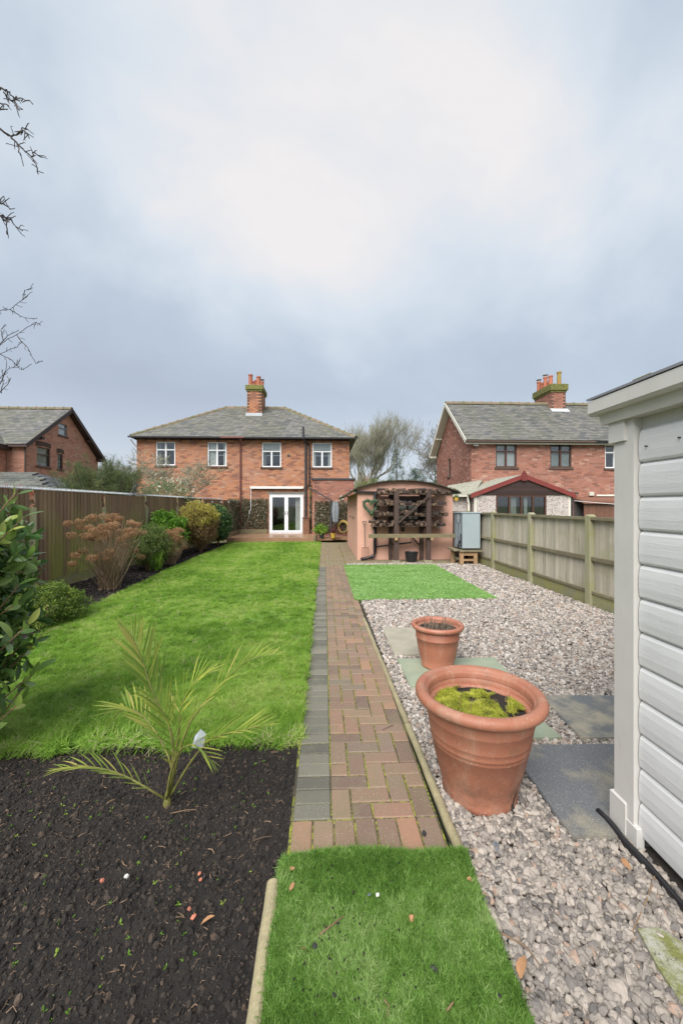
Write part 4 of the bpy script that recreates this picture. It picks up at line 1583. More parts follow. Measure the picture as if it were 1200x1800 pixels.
def window(parent, O, ux, nx, u0, u1, z0, z1, frame, style='casement', curtain=None, sill='sill_dark', fw=.055, depth=.10, name='window'):
    """frame with bars; panes and curtain are sub-parts; sill is a part"""
    O, ux, nx = Vector(O), Vector(ux), Vector(nx)

    def B(mb, a, b, c, d, n0, n1):
        q = [O + ux * a + nx * n0 + Vector((0, 0, c)), O + ux * b + nx * n0 + Vector((0, 0, c)), O + ux * b + nx * n1 + Vector((0, 0, c)), O + ux * a + nx * n1 + Vector((0, 0, c))]
        mb.loft(q, [p + Vector((0, 0, d - c)) for p in q])
    fo, fi = -depth + .07, -depth
    f = MB()
    B(f, u0, u0 + fw, z0, z1, fi, fo); B(f, u1 - fw, u1, z0, z1, fi, fo)
    B(f, u0 + fw, u1 - fw, z0, z0 + fw, fi, fo); B(f, u0 + fw, u1 - fw, z1 - fw, z1, fi, fo)
    um = (u0 + u1) / 2
    panes = []
    ia, ib, ja, jb = u0 + fw, u1 - fw, z0 + fw, z1 - fw
    if style == 'four':        # transom above two lights
        zt = z0 + (z1 - z0) * .66
        B(f, um - .035, um + .035, ja, jb, fi + .002, fo + .004); B(f, ia, um - .035, zt - .03, zt + .03, fi + .002, fo + .002); B(f, um + .035, ib, zt - .03, zt + .03, fi + .002, fo + .002)
        # opening casement rims
        for a, b in ((ia, um - .035), (um + .035, ib)):
            panes += [(a, b, ja, zt - .03), (a, b, zt + .03, jb)]
    elif style == 'topbar':    # full-width top light over two casements
        zt = z0 + (z1 - z0) * .64
        B(f, ia, ib, zt - .03, zt + .03, fi + .002, fo + .004); B(f, um - .04, um + .04, ja, zt - .03, fi + .002, fo + .006)
        panes += [(ia, um - .04, ja, zt - .03), (um + .04, ib, ja, zt - .03), (ia, ib, zt + .03, jb)]
    elif style == 'two':       # one light above another
        zt = z0 + (z1 - z0) * .6
        B(f, ia, ib, zt - .03, zt + .03, fi + .002, fo + .004)
        panes += [(ia, ib, ja, zt - .03), (ia, ib, zt + .03, jb)]
    elif style == 'one':
        panes += [(ia, ib, ja, jb)]
    else:                      # row of n vertical lights
        n_ = int(style)
        wd = (ib - ia) / n_
        for k in range(n_):
            if k: B(f, ia + k * wd - .03, ia + k * wd + .03, ja, jb, fi + .002, fo + .004)
            panes.append((ia + k * wd + (.03 if k else 0), ia + (k + 1) * wd - (.03 if k < n_ - 1 else 0), ja, jb))
    W = obj(name, f, frame, parent)
    for (a, b, c, d) in panes:
        p = MB(); B(p, a, b, c, d, fi + .025, fi + .031)
        obj('pane', p, 'window_glass', W)
    if curtain:
        for (a, b) in curtain[1]:
            cm = MB()
            n_ = max(6, int((b - a) / .035))
            o = 0
            for i in range(n_ + 1):
                u = a + (b - a) * i / n_
                w_ = -.045 - depth + .018 * math.sin(i * 1.9) + .01 * math.sin(i * .7)
                for zz_ in (z0 + .02, z1 - .02):
                    cm.v.append(tuple(O + ux * u + nx * w_ + Vector((0, 0, zz_))))
            for i in range(n_):
                cm.f.append((2 * i, 2 * i + 2, 2 * i + 3, 2 * i + 1))
            obj('curtain', cm, curtain[0], W, smooth=True)
    if sill:
        s = MB()
        B(s, u0 - .07, u1 + .07, z0 - .085, z0 - .002, -.09, .05)
        n_ = int((u1 - u0 + .14) / .075)
        for k in range(n_):
            a = u0 - .065 + k * .075
            B(s, a, a + .066, z0 - .082, z0 - .005, .0505, .058)
        obj('sill', s, sill, parent)
    return W


def chimney(parent, x0, x1, y0, y1, zb_, zt_, capz, mat='brick_orange', quoins=True):
    ch = obj('chimney', MB().box(x0 + .006, x1 - .006, y0 + .006, y1 - .006, zb_, zt_), 'mortar_dark', parent)
    for (O, ux, nx, L) in (((x0, y0, 0), (1, 0, 0), (0, -1, 0), x1 - x0), ((x0, y1, 0), (0, -1, 0), (-1, 0, 0), y1 - y0), ((x1, y0, 0), (0, 1, 0), (1, 0, 0), y1 - y0)):
        O, ux, nx = Vector(O), Vector(ux), Vector(nx)
        br, dk = MB(), MB()
        z, k = zb_, 0
        while z < zt_ - .02:
            u = -(BLEN / 2 if k % 2 else 0)
            while u < L:
                s, e_ = max(u, 0), min(u + BLEN - .01, L)
                if e_ - s > .02:
                    p0 = O + ux * s + Vector((0, 0, z)); p1 = O + ux * e_ + Vector((0, 0, z)); hv = Vector((0, 0, PITCH - .012))
                    vs = [p0, p1, p1 + hv, p0 + hv]; vs += [v + nx * .008 for v in vs]
                    t = dk if quoins and (s <= .001 or e_ >= L - .001) and (k % 2) else br
                    t.add(vs, [(4, 5, 6, 7), (0, 1, 5, 4), (1, 2, 6, 5), (2, 3, 7, 6), (3, 0, 4, 7)])
                u += BLEN
            z += PITCH; k += 1
        obj('bricks', br, mat, ch, kind='stuff')
        if dk.v: obj('bricks', dk, 'sill_dark', ch, kind='stuff')
    cp = MB()
    cp.box(x0 - .04, x1 + .04, y0 - .04, y1 + .04, zt_, zt_ + .09)
    cp.box(x0 - .09, x1 + .09, y0 - .09, y1 + .09, zt_ + .092, capz - .05)
    cp.loft([(x0 - .08, y0 - .08, capz - .049), (x1 + .08, y0 - .08, capz - .049), (x1 + .08, y1 + .08, capz - .049), (x0 - .08, y1 + .08, capz - .049)],
            [(x0 + .02, y0 + .02, capz), (x1 - .02, y0 + .02, capz), (x1 - .02, y1 - .02, capz), (x0 + .02, y1 - .02, capz)])
    obj('chimney_cap', cp, 'chimney_cap', ch)
    return ch


def flue(ch, x, y, z, h, r=.10, mat='flue_pot', hat=False):
    p = MB().lathe([(r * 1.12, 0), (r * 1.15, .05), (r * .98, .07), (r * .9, h - .08), (r * 1.08, h - .07), (r * 1.1, h), (r * .8, h), (r * .75, h - .1), (.01, h - .1)], (x, y, z), 16)
    o = obj('chimney_pot', p, mat, ch, smooth=False)
    if hat:
        q = MB().lathe([(r * 1.25, h + .10), (r * 1.3, h + .115), (r * .5, h + .16), (.01, h + .17)], (x, y, z), 14)
        for a in (0, 2.1, 4.2):
            q.tube([(x + r * .8 * math.cos(a), y + r * .8 * math.sin(a), z + h - .01), (x + r * 1.1 * math.cos(a), y + r * 1.1 * math.sin(a), z + h + .11)], .008, 4)
        obj('chimney_cowl', q, 'flue_metal', ch)


# ---- the pair of semi-detached houses in the middle
HX0, HX1, HY0, HY1, HE = -8.92, 1.21, 19.2, 25.4, 4.70
hs = thing('brick_house', 'pair of orange brick semi detached houses with hipped slate roof beyond the lawn', 'house', (-3.9, 22, 0))
wins = [(-8.03, -7.12, 3.46, 4.60), (-5.60, -4.70, 3.42, 4.60), (-3.01, -2.09, 3.40, 4.60), (-.58, .36, 3.40, 4.60)]
ops = [(a - HX0, b - HX0, c, d) for a, b, c, d in wins] + [(-2.67 - HX0, -1.01 - HX0, .18, 2.10)]
brick_wall(hs, (HX0, HY0, 0), (1, 0, 0), (0, -1, 0), HX1 - HX0, HE, ops, 'brick_orange')
brick_wall(hs, (HX1, HY0, 0), (0, 1, 0), (1, 0, 0), HY1 - HY0, HE, [], 'brick_orange')
brick_wall(hs, (HX0, HY1, 0), (0, -1, 0), (-1, 0, 0), HY1 - HY0, HE, [], 'brick_orange')
obj('back_wall', MB().box(HX0, HX1, HY1 - .2, HY1, 0, HE), 'interior', hs)
obj('floor_slab', MB().box(HX0 + .25, HX1 - .25, HY0 + .25, HY1 - .25, 2.35, 2.5), 'interior', hs)
for (a, b, c, d), st, cu in zip(wins, ('four', 'four', 'topbar', 'topbar'),
                                ((('curtain_grey'), [(.95, 1.1)]), ('curtain_white', [(3.38, 3.75), (4.05, 4.2)]), ('curtain_grey', [(5.95, 6.1)]), ('curtain_white', [(8.36, 8.5), (9.1, 9.25)]))):
    w_ = window(hs, (HX0, HY0, 0), (1, 0, 0), (0, -1, 0), a - HX0, b - HX0, c, d, 'white_upvc', st, cu)
    # inner roller blind behind the top light
    if st == 'topbar':
        obj('blind', MB().box(a + .05, b - .05, HY0 + .125, HY0 + .132, d - .36, d - .03), 'curtain_white', w_)
EX0, EX1, EY0, EY1, EZ = -9.13, 1.56, 18.86, 25.7, 4.78
RL, RR_, RY, RZ = (-5.43, 22.2, 6.97), (-2.21, 22.2, 6.97), 22.2, 6.97
rf = MB()
rf.add([(EX0, EY0, EZ), (EX1, EY0, EZ), (EX1, EY1, EZ), (EX0, EY1, EZ), RL, RR_], [(0, 1, 5, 4), (1, 2, 5), (2, 3, 4, 5), (3, 0, 4), (3, 2, 1, 0)])
rf_o = obj('roof', rf, 'grey_black_metal', hs)
def lift(p, d=.012): return (p[0], p[1], p[2] + d)
slates(rf_o, lift((EX0, EY0, EZ)), lift((EX1, EY0, EZ)), lift(RR_), lift(RL), 22, .27)
slates(rf_o, lift((EX1, EY0, EZ)), lift((EX1, EY1, EZ)), lift(RR_), lift(RR_), 24, .27)
slates(rf_o, lift((EX0, EY1, EZ)), lift((EX0, EY0, EZ)), lift(RL), lift(RL), 24, .27)
ridge(hs, RL, RR_, 7)
ridge(hs, (EX0 + .05, EY0 + .05, EZ + .02), RL, 13)
ridge(hs, (EX1 - .05, EY0 + .05, EZ + .02), RR_, 13)
obj('soffit', MB().box(EX0 + .06, EX1 - .06, EY0 + .06, HY0 - .002, EZ - .06, EZ - .01), 'brown_cladding', hs)
obj('soffit', MB().box(HX1 + .012, EX1 - .06, HY0 + .001, HY1, EZ - .06, EZ - .01), 'brown_cladding', hs)
mb = MB()
for x in np.arange(EX0 + .2, EX1 - .1, .42):
    mb.box(x, x + .05, EY0 + .07, HY0 - .005, EZ - .12, EZ - .062)
obj('rafter_ends', mb, 'brown_cladding', hs)
mb = MB()
mb.lathe([(.055, 0)], n=3, cap=False); mb = MB()
mb.bar((EX0 - .02, EY0 - .03, EZ - .015), (-4.9, EY0 - .03, EZ - .015), .10, .07)
obj('gutter', mb, 'black_plastic', hs)
obj('gutter', MB().bar((-4.895, EY0 - .03, EZ - .015), (-3.80, EY0 - .03, EZ - .015), .10, .07), 'gutter_red', hs)
obj('gutter', MB().bar((-3.795, EY0 - .03, EZ - .018), (EX1 + .02, EY0 - .03, EZ - .018), .10, .07), 'black_plastic', hs)
mb = MB().tube([(-3.95, EY0 - .0, EZ - .06), (-3.96, EY0 + .02, EZ - .14), (-4.02, HY0 - .06, EZ - .34), (-4.02, HY0 - .06, 1.7), (-4.02, HY0 - .06, .1)], .04, 8)
obj('downpipe', mb, 'gutter_red', hs)
mb = MB().tube([(-.90, HY0 - .10, .95), (-.90, HY0 - .10, 4.55), (-1.0, EY0 - .10, 4.75), (-1.0, EY0 - .10, 5.28)], .055, 10)
mb.tube([(-.90, HY0 - .10, 3.6), (-.90, HY0 - .10, 3.7)], .065, 10)
mb.tube([(-.90, HY0 - .10, 1.9), (-.90, HY0 - .10, 2.0)], .065, 10)
obj('soil_pipe', mb, 'grey_black_metal', hs)
mb = MB().tube([(-.95, EY0 - .02, EZ - .08), (-.72, HY0 - .08, EZ - .30), (-.72, HY0 - .08, 2.6), (-.80, HY0 - .08, 2.45)], .035, 8)
obj('downpipe', mb, 'black_plastic', hs)
mb = MB().tube([(HX0 - .02, HY0 - .02, EZ - .45), (EX0 + .02, EY0 + .1, EZ - .12)], .035, 8)
obj('downpipe', mb, 'white_upvc', hs)
ch = chimney(hs, -4.12, -3.36, 21.3, 22.6, 6.2, 7.66, 8.02)
mb = MB().box(-4.18, -3.30, 21.15, 21.29, 6.20, 6.47)
obj('flashing', mb, 'lead_flashing', ch)
for (x, y, h, ht) in ((-3.98, 21.5, .62, 0), (-3.55, 21.5, .52, 0), (-3.72, 21.9, .45, 0), (-3.98, 22.3, .5, 0), (-3.5, 22.3, .5, 1)):
    flue(ch, x, y, 7.99, h, .115, 'flue_pot', bool(ht))
obj('lintel', MB().box(-2.75, -.93, HY0 - .012, HY0 + .1, 2.101, 2.20), 'stone_lintel', hs)
obj('wall_vent', MB().box(-1.80, -1.66, HY0 - .02, HY0 - .001, 3.90, 4.0), 'grey_black_metal', hs)
# French doors
W = thing('x', None, None, (0, 0, 0)) if False else None
fd = MB()
fy0, fy1 = HY0 + .02, HY0 + .09
fd.box(-2.66, -2.60, fy0, fy1, .19, 2.09); fd.box(-1.08, -1.02, fy0, fy1, .19, 2.09); fd.box(-2.60, -1.08, fy0, fy1, 2.03, 2.09); fd.box(-2.60, -1.08, fy0, fy1, .19, .24)
df = obj('door_frame', fd, 'white_upvc', hs)
for (a, b) in ((-2.597, -1.843), (-1.837, -1.083)):
    d = MB()
    w_ = .085
    y0_, y1_ = HY0 + .005, HY0 + .07
    d.box(a, a + w_, y0_, y1_, .245, 2.027); d.box(b - w_, b, y0_, y1_, .245, 2.027); d.box(a + w_, b - w_, y0_, y1_, 1.94, 2.027); d.box(a + w_, b - w_, y0_, y1_, .245, .335)
    D = obj('french_door', d, 'white_upvc', hs)
    obj('pane', MB().box(a + w_, b - w_, HY0 + .035, HY0 + .045, .335, 1.94), 'window_glass', D)
    xh = b - .05 if a < -2 else a + .05
    hm = MB().box(xh - .015, xh + .015, HY0 - .012, HY0 + .004, 1.08, 1.28)
    hm.box(xh - (.10 if a < -2 else 0), xh + (0 if a < -2 else .10), HY0 - .04, HY0 - .025, 1.17, 1.19); hm.box(xh - .008, xh + .008, HY0 - .03, HY0 - .012, 1.172, 1.188)
    obj('door_handle', hm, 'flue_metal', D)
mb = MB()
for i in range(17):
    mb.v += [(-1.42 + i * .02, HY0 + .28 + .03 * math.sin(i * 1.5), .26), (-1.42 + i * .02, HY0 + .28 + .03 * math.sin(i * 1.5), 2.0)]
for i in range(16):
    mb.f.append((2 * i, 2 * i + 2, 2 * i + 3, 2 * i + 1))
obj('curtain', mb, 'curtain_white', df, smooth=True)
obj('room_floor', MB().box(HX0 + .3, HX1 - .3, HY0 + .25, HY1 - .3, .1, .2), 'deck_board', hs)
# awning cassette over the doors
aw = MB()
aw.loft([(-3.56, HY0 - .02, 2.34), (-3.56, HY0 - .15, 2.36), (-3.56, HY0 - .15, 2.45), (-3.56, HY0 - .02, 2.47)], [(-1.0, HY0 - .02, 2.34), (-1.0, HY0 - .15, 2.36), (-1.0, HY0 - .15, 2.45), (-1.0, HY0 - .02, 2.47)])
A = obj('awning', aw, 'cream_paint', loc=(-2.3, HY0 - .05, 2.4), label='closed white awning cassette mounted above the french doors', cat='awning')
obj('awning_bar', MB().box(-3.5, -1.06, HY0 - .19, HY0 - .16, 2.352, 2.395), 'white_upvc', A)
obj('crank_rod', MB().tube([(-3.5, HY0 - .2, 2.34), (-3.5, HY0 - .22, 1.35), (-3.56, HY0 - .25, 1.28), (-3.56, HY0 - .25, 1.14)], .012, 6), 'white_upvc', A)
# annex at the right end
ax_ = thing('brick_annex', 'low flat roofed brick annex with dark coping on the right end of the house', 'annex', (.4, 18.8, 0))
brick_wall(ax_, (-.56, 18.4, 0), (1, 0, 0), (0, -1, 0), 1.94, 2.74, [], 'brick_red')
brick_wall(ax_, (1.38, 18.4, 0), (0, 1, 0), (1, 0, 0), 2.6, 2.74, [], 'brick_red')
brick_wall(ax_, (-.56, 19.19, 0), (0, -1, 0), (-1, 0, 0), .79, 2.74, [], 'brick_red')
obj('coping', MB().box(-.60, 1.45, 18.33, 21.0, 2.742, 2.81), 'grey_black_metal', ax_)
obj('alarm_box', MB().cbox(.72, .90, 18.34, 18.388, 1.82, 2.0, .01), 'cream_paint', ax_)
obj('alarm_box', MB().cbox(-.70, -.58, HY0 - .08, HY0 - .012, 2.04, 2.20, .01), 'yellow_plastic', hs)

# leafy screen panels
def screen(name, lab, x0, x1, y0, y1, z0, z1, n):
    t = thing(name, lab, 'leaf screen', ((x0 + x1) / 2, (y0 + y1) / 2, z0), 'leafy privacy screens around the deck')
    g_ = MB()
    L_ = math.hypot(x1 - x0, y1 - y0)
    for k in range(int((z1 - z0) / .15) + 1):
        z = z0 + k * .15
        g_.bar((x0, y0, z), (x1, y1, z), .012, .012)
    for k in range(int(L_ / .15) + 1):
        q = min(1, k * .15 / L_)
        x, y = x0 + (x1 - x0) * q, y0 + (y1 - y0) * q
        g_.bar((x, y, z0), (x, y, z1), .012, .012)
    obj('trellis', g_, 'twig_brown', t)
    q = rng.random(n)
    nx_, ny_ = -(y1 - y0) / L_, (x1 - x0) / L_
    dd = rng.normal(0, .03, n)
    P = np.c_[x0 + (x1 - x0) * q + nx_ * dd, y0 + (y1 - y0) * q + ny_ * dd, rng.uniform(z0, z1, n) + rng.normal(0, .012, n)]
    scatter('leaves', 'panel_sprig', P, rand_rot(n), rng.uniform(.7, 1.3, n), np.clip(rng.beta(1.7, 1.4, n), 0, 1), parent=t, kind='stuff')


screen('leaf_screen', 'leafy screen on the wall just left of the french doors', -4.1, -2.72, HY0 - .06, HY0 - .06, .42, 1.86, 1500)
screen('leaf_screen', 'leafy screen along the fence at the left side of the deck', -4.14, -4.14, 17.35, 19.1, .42, 1.80, 1500)
screen('leaf_screen', 'leafy screen under the alarm box behind the folded rotary drier', -.45, 1.30, 18.32, 18.32, .30, 1.74, 1900)
screen('leaf_screen', 'narrow leafy strip climbing beside the black soil pipe', -.70, -.58, HY0 - .07, HY0 - .07, .3, 2.5, 260)

# ---- deck
dk = thing('deck', 'wet brown timber deck in front of the french doors', 'deck', (-2.4, 17.9, 0))
yy = 16.62
while yy < 19.15:
    obj('deck_board', MB().cbox(-4.05, -.46, yy, yy + .138, .165, .19, .003), 'deck_board', dk)
    yy += .145
obj('deck_frame', MB().box(-4.03, -.48, 16.64, 19.15, -.05, .16), 'dark_timber', dk)
obj('deck_fascia', MB().box(-4.06, -.45, 16.595, 16.617, .01, .185), 'deck_board', dk)
obj('deck_kerb', MB().box(-4.10, -4.055, 17.0, 19.1, .02, .40), 'worktop_timber', dk)
obj('deck_kerb', MB().box(-4.05, -2.75, 19.04, 19.12, .192, .40), 'worktop_timber', dk)
obj('deck_end_post', MB().box(-.455, -.36, 16.60, 19.0, .01, .20), 'worktop_timber', dk)
tm = thing('planter_box', 'tall narrow brown timber box below the soil pipe at the right of the deck', 'planter', (-.88, 18.95, .19))
for k in range(5):
    obj('plank', MB().cbox(-1.03, -.72, 18.82, 19.07, .20 + k * .15, .345 + k * .15, .006), 'planter_timber', tm)
obj('lid', MB().box(-1.06, -.69, 18.79, 19.09, .951, .975), 'planter_timber', tm)
# lower curved platform
pl = []
for k in range(15):
    t = k / 14
    pl.append((-.34 + 1.36 * t, 16.9 + .45 * math.sin(t * 3.3) * t + .35 * t + .10 * math.sin(t * 9)))
pl += [(1.02, 18.3), (-.34, 18.3)]
lowd = obj('curved_step', MB().poly(pl, .02, .12), 'deck_board', loc=(.3, 17.6, .02), label='low curved timber step carrying potted plants beside the deck', cat='step')

# potted plants
gp = thing('potted_plant', 'bright green leafy plant in a dark pot on the curved step', 'potted plant', (-.12, 17.15, .12))
obj('pot', MB().lathe([(.09, 0), (.13, .22), (.14, .22), (.14, .25), (.12, .25), (.11, .2), (.01, .2)], (-.12, 17.15, .12), 18), 'grey_black_metal', gp)
P = hull((-.12, 17.15, .50), (.30, .28, .25), 130, .3)
scatter('foliage', 'bright_sprig', P, rand_rot(len(P)), rng.uniform(.6, 1.1, len(P)), rng.uniform(.3, 1, len(P)), parent=gp, kind='stuff')
pp_ = thing('potted_plant', 'purple leaved spiky plant in a yellow pot on the curved step', 'potted plant', (.38, 17.2, .12))
obj('pot', MB().lathe([(.09, 0), (.12, .20), (.13, .20), (.13, .22), (.11, .22), (.10, .17), (.01, .17)], (.38, 17.2, .12), 18), 'yellow_plastic', pp_)
scatter('foliage', 'purple_blade', np.array([(.38, 17.2, .33)] * 8) + rng.normal(0, .02, (8, 3)), rand_rot(8, .5), rng.uniform(.9, 1.4, 8), parent=pp_, kind='stuff')
# rotary drier, folded
rd = thing('rotary_drier', 'folded rotary clothes drier with grey cover on a black pole by the annex wall', 'clothes drier', (.42, 17.9, .1))
obj('pole', MB().tube([(.30, 17.9, .0), (.30, 17.9, 1.78)], .045, 10), 'grey_black_metal', rd)
mb = MB()
cpf = [(.05, .75), (.10, .82), (.125, 1.0), (.14, 1.3), (.12, 1.55), (.10, 1.68), (.11, 1.70), (.03, 1.72)]
n_ = 26
for r_, z_ in cpf:
    for k in range(n_):
        t = 2 * math.pi * k / n_
        q = r_ * (1 + .16 * math.cos(13 * t))
        mb.v.append((.50 + q * math.cos(t), 17.84 + q * math.sin(t), z_))
for i in range(len(cpf) - 1):
    for k in range(n_):
        k2 = (k + 1) % n_
        mb.f.append((i * n_ + k, i * n_ + k2, (i + 1) * n_ + k2, (i + 1) * n_ + k))
obj('cover', mb, 'parasol_cloth', rd)
obj('bracket_arm', MB().bar((-.62, 18.3, 2.32), (.32, 17.9, 1.76), .035, .05), 'grey_black_metal', rd)
# hose reel
hr = thing('garden_hose', 'coiled yellow garden hose hung on the leafy screen beside the pink outbuilding', 'hose', (.86, 18.2, .5))
mb = MB()
for c_ in range(6):
    pts = []
    for k in range(25):
        t = 2 * math.pi * k / 24
        pts.append((.86 + (.25 - c_ * .012) * math.cos(t) * (1 + .04 * math.sin(c_)), 18.2 - c_ * .012, .56 + (.30 - c_ * .014) * math.sin(t) + .01 * math.cos(c_ * 2)))
    mb.tube(pts, .011, 5)
obj('coil', mb, 'hose_yellow', hr, smooth=True)
obj('hanger', MB().box(.80, .92, 18.16, 18.3, .82, .86), 'yellow_plastic', hr)

# ---- house on the right
rh = thing('brick_house', 'red brick house on the right with slate roof, brown windows and tall mossy chimney', 'house', (10, 19.6, 0))
X0, X1, Y0, Y1, EH = 6.42, 17.5, 17.0, 22.3, 4.36
rw = [(7.50, 8.45, 3.22, 4.28, 'brown_frame', 'four', ('curtain_white', [(.15 + 1.0, .45 + 1.1), (1.62, 1.98)])),
      (9.95, 10.92, 3.22, 4.28, 'brown_frame', 'four', ('curtain_grey', [(3.6, 3.98), (4.05, 4.45)])),
      (12.44, 13.35, 3.20, 4.26, 'white_upvc', 'four', None), (14.9, 15.85, 3.20, 4.26, 'white_upvc', 'four', None)]
brick_wall(rh, (X0, Y0, 0), (1, 0, 0), (0, -1, 0), X1 - X0, EH, [(a - X0, b - X0, c, d) for a, b, c, d, *_ in rw], 'brick_red')
for a, b, c, d, fm, st, cu in rw:
    window(rh, (X0, Y0, 0), (1, 0, 0), (0, -1, 0), a - X0, b - X0, c, d, fm, st, cu)
def glim(z):
    if z < 4.2: return (0, Y1 - Y0)
    t = (z - 4.2) / (6.55 - 4.2)
    return (2.65 * t, Y1 - Y0 - 2.65 * t)
brick_wall(rh, (X0, Y1, 0), (0, -1, 0), (-1, 0, 0), Y1 - Y0, 6.5, [(2.05, 2.45, 3.05, 3.95)], 'brick_red', lim=glim)
window(rh, (X0, Y1, 0), (0, -1, 0), (-1, 0, 0), 2.05, 2.45, 3.05, 3.95, 'brown_frame', 'one', None)
obj('back_wall', MB().box(X0 + .25, X1, Y1 - .2, Y1, 0, EH), 'interior', rh)
obj('floor_slab', MB().box(X0 + .3, X1, Y0 + .3, Y1 - .3, 2.35, 2.5), 'interior', rh)
VX = 6.08
ez, ey0, rz, ry, ey1 = 4.36, 16.72, 6.66, 19.62, 22.55
mb = MB()
mb.loft([(VX, ey0, ez - .10), (VX, ry, rz - .11), (VX, ey1, ez - .10), (VX, ey1, ez), (VX, ry, rz), (VX, ey0, ez)],
        [(X1, ey0, ez - .10), (X1, ry, rz - .11), (X1, ey1, ez - .10), (X1, ey1, ez), (X1, ry, rz), (X1, ey0, ez)])
ro = obj('roof', mb, 'brown_cladding', rh)
slates(ro, (VX, ey0 - .03, ez + .01), (X1, ey0 - .03, ez + .01), (X1, ry, rz + .012), (VX, ry, rz + .012), 24, .27)
ridge(rh, (VX, ry, rz + .03), (X1, ry, rz + .03), 24)
for a, b in (((VX - .025, ey0 - .02, ez - .05), (VX - .025, ry, rz - .03)), ((VX - .025, ey1, ez - .05), (VX - .025, ry + .002, rz - .03))):
    obj('bargeboard', MB().bar(a, b, .04, .15, up=(0, 0, 1)), 'cream_paint', rh)
mb = MB().loft([(VX + .0, ey0 + .1, ez - .13), (X0 - .014, ey0 + .1, ez - .13), (X0 - .014, ry, rz - .14), (VX, ry, rz - .14)],
               [(VX + .0, ey0 + .1, ez - .15), (X0 - .014, ey0 + .1, ez - .15), (X0 - .014, ry, rz - .16), (VX, ry, rz - .16)])
mb.loft([(VX + .0, ey1 - .05, ez - .13), (X0 - .014, ey1 - .05, ez - .13), (X0 - .014, ry + .003, rz - .14), (VX, ry + .003, rz - .14)],
        [(VX + .0, ey1 - .05, ez - .15), (X0 - .014, ey1 - .05, ez - .15), (X0 - .014, ry + .003, rz - .16), (VX, ry + .003, rz - .16)])
obj('verge_soffit', mb, 'cream_paint', rh)
for y_, z_ in ((21.35, 5.12), (22.40, 4.25), (17.4, 4.70)):
    obj('purlin_end', MB().box(VX - .01, X0 - .012, y_ - .08, y_ + .08, z_, z_ + .12), 'cream_paint', rh)
obj('fascia', MB().box(VX + .02, X1, ey0 + .03, ey0 + .06, ez - .16, ez - .03), 'cream_paint', rh)
obj('gutter', MB().bar((VX + .02, ey0 - .03, ez - .05), (11.8, ey0 - .03, ez - .05), .11, .055), 'sill_dark', rh)
obj('gutter', MB().bar((11.81, ey0 - .03, ez - .055), (X1, ey0 - .03, ez - .055), .11, .07), 'black_plastic', rh)
ch = chimney(rh, 11.30, 12.02, 19.20, 20.75, 6.0, 7.20, 7.64, 'brick_red')
obj('flashing', MB().loft([(11.22, 18.98, 6.16), (12.12, 18.98, 6.16), (12.12, 19.19, 6.34), (11.22, 19.19, 6.34)], [(11.22, 18.98, 6.20), (12.12, 18.98, 6.20), (12.12, 19.19, 6.38), (11.22, 19.19, 6.38)]), 'lead_flashing', ch)
for (x, y, h, ht, mt) in ((11.78, 19.35, .66, 0, 'flue_pot_mossy'), (11.52, 19.65, .56, 0, 'flue_pot'), (11.48, 20.05, .62, 1, 'flue_pot'), (11.78, 20.1, .5, 0, 'flue_pot'),
                          (11.50, 20.38, .42, 0, 'flue_pot'), (11.45, 20.62, .55, 1, 'flue_pot'), (11.82, 20.55, .5, 0, 'flue_pot')):
    flue(ch, x, y, 7.60, h, .105, mt, bool(ht))
chimney(rh, 15.15, 15.75, 17.7, 18.6, 5.2, 7.45, 7.74, 'brick_red')
cmr = thing('security_light', 'white floodlight fixed high on the corner of the right house wall', 'floodlight', (6.55, 16.9, 4.15))
obj('head', MB().box(6.46, 6.66, 16.80, 16.90, 4.12, 4.22), 'flue_metal', cmr)
obj('arm', MB().bar((6.64, 16.99, 4.02), (6.60, 16.89, 4.14), .03, .03), 'flue_metal', cmr)
# pebble-dashed extension
ex = thing('house_extension', 'pebble dashed extension with dark red bargeboards and brown windows behind the grey fence', 'extension', (7.45, 15.7, 0))
EX_0, EX_1, EYf, EYb = 5.62, 9.24, 14.5, 16.97
mb = MB()
def wallbox(x0, x1, z0, z1): mb.box(x0, x1, EYf, EYf + .15, z0, z1)
wallbox(EX_0, 6.41, 0, 1.95); wallbox(8.33, EX_1, 0, 1.95); wallbox(6.411, 8.329, 0, .80)
mb.box(EX_0, EX_0 + .15, EYf + .151, EYb, 0, 1.95); mb.box(EX_1 - .15, EX_1, EYf + .151, EYb, 0, 1.95)
obj('wall', mb, 'pebbledash', ex)
obj('corner_trim', MB().box(EX_0 - .05, EX_0 + .05, EYf - .02, EYf - .002, 0, 1.93), 'cream_paint', ex)
obj('corner_trim', MB().box(EX_1 - .06, EX_1 + .03, EYf - .02, EYf - .002, 0, 1.93), 'cream_paint', ex)
for k, (z0, z1) in enumerate(((1.93, 2.05), (2.055, 2.22), (2.225, 2.40), (2.405, 2.58))):
    hw = lambda z: 1.86 * (2.66 - z) / .76
    m_ = (EX_0 + EX_1) / 2
    a0, a1 = min(hw(z0), 1.78), max(.02, hw(z1))
    obj('gable_board', MB().loft([(m_ - a0, EYf - .03, z0), (m_ + a0, EYf - .03, z0), (m_ + a0, EYf + .02, z0), (m_ - a0, EYf + .02, z0)],
                                 [(m_ - a1, EYf - .045, z1), (m_ + a1, EYf - .045, z1), (m_ + a1, EYf + .02, z1), (m_ - a1, EYf + .02, z1)]), 'brown_cladding', ex)
window(ex, (EX_0, EYf, 0), (1, 0, 0), (0, -1, 0), 6.41 - EX_0, 8.33 - EX_0, .80, 1.93, 'brown_frame', '4', ('curtain_grey', [(1.35, 1.6), (1.9, 2.05)]), None, .06, .05)
obj('interior_wall', MB().box(EX_0 + .2, EX_1 - .2, EYb - .3, EYb - .2, .0, 1.9), 'interior', ex)
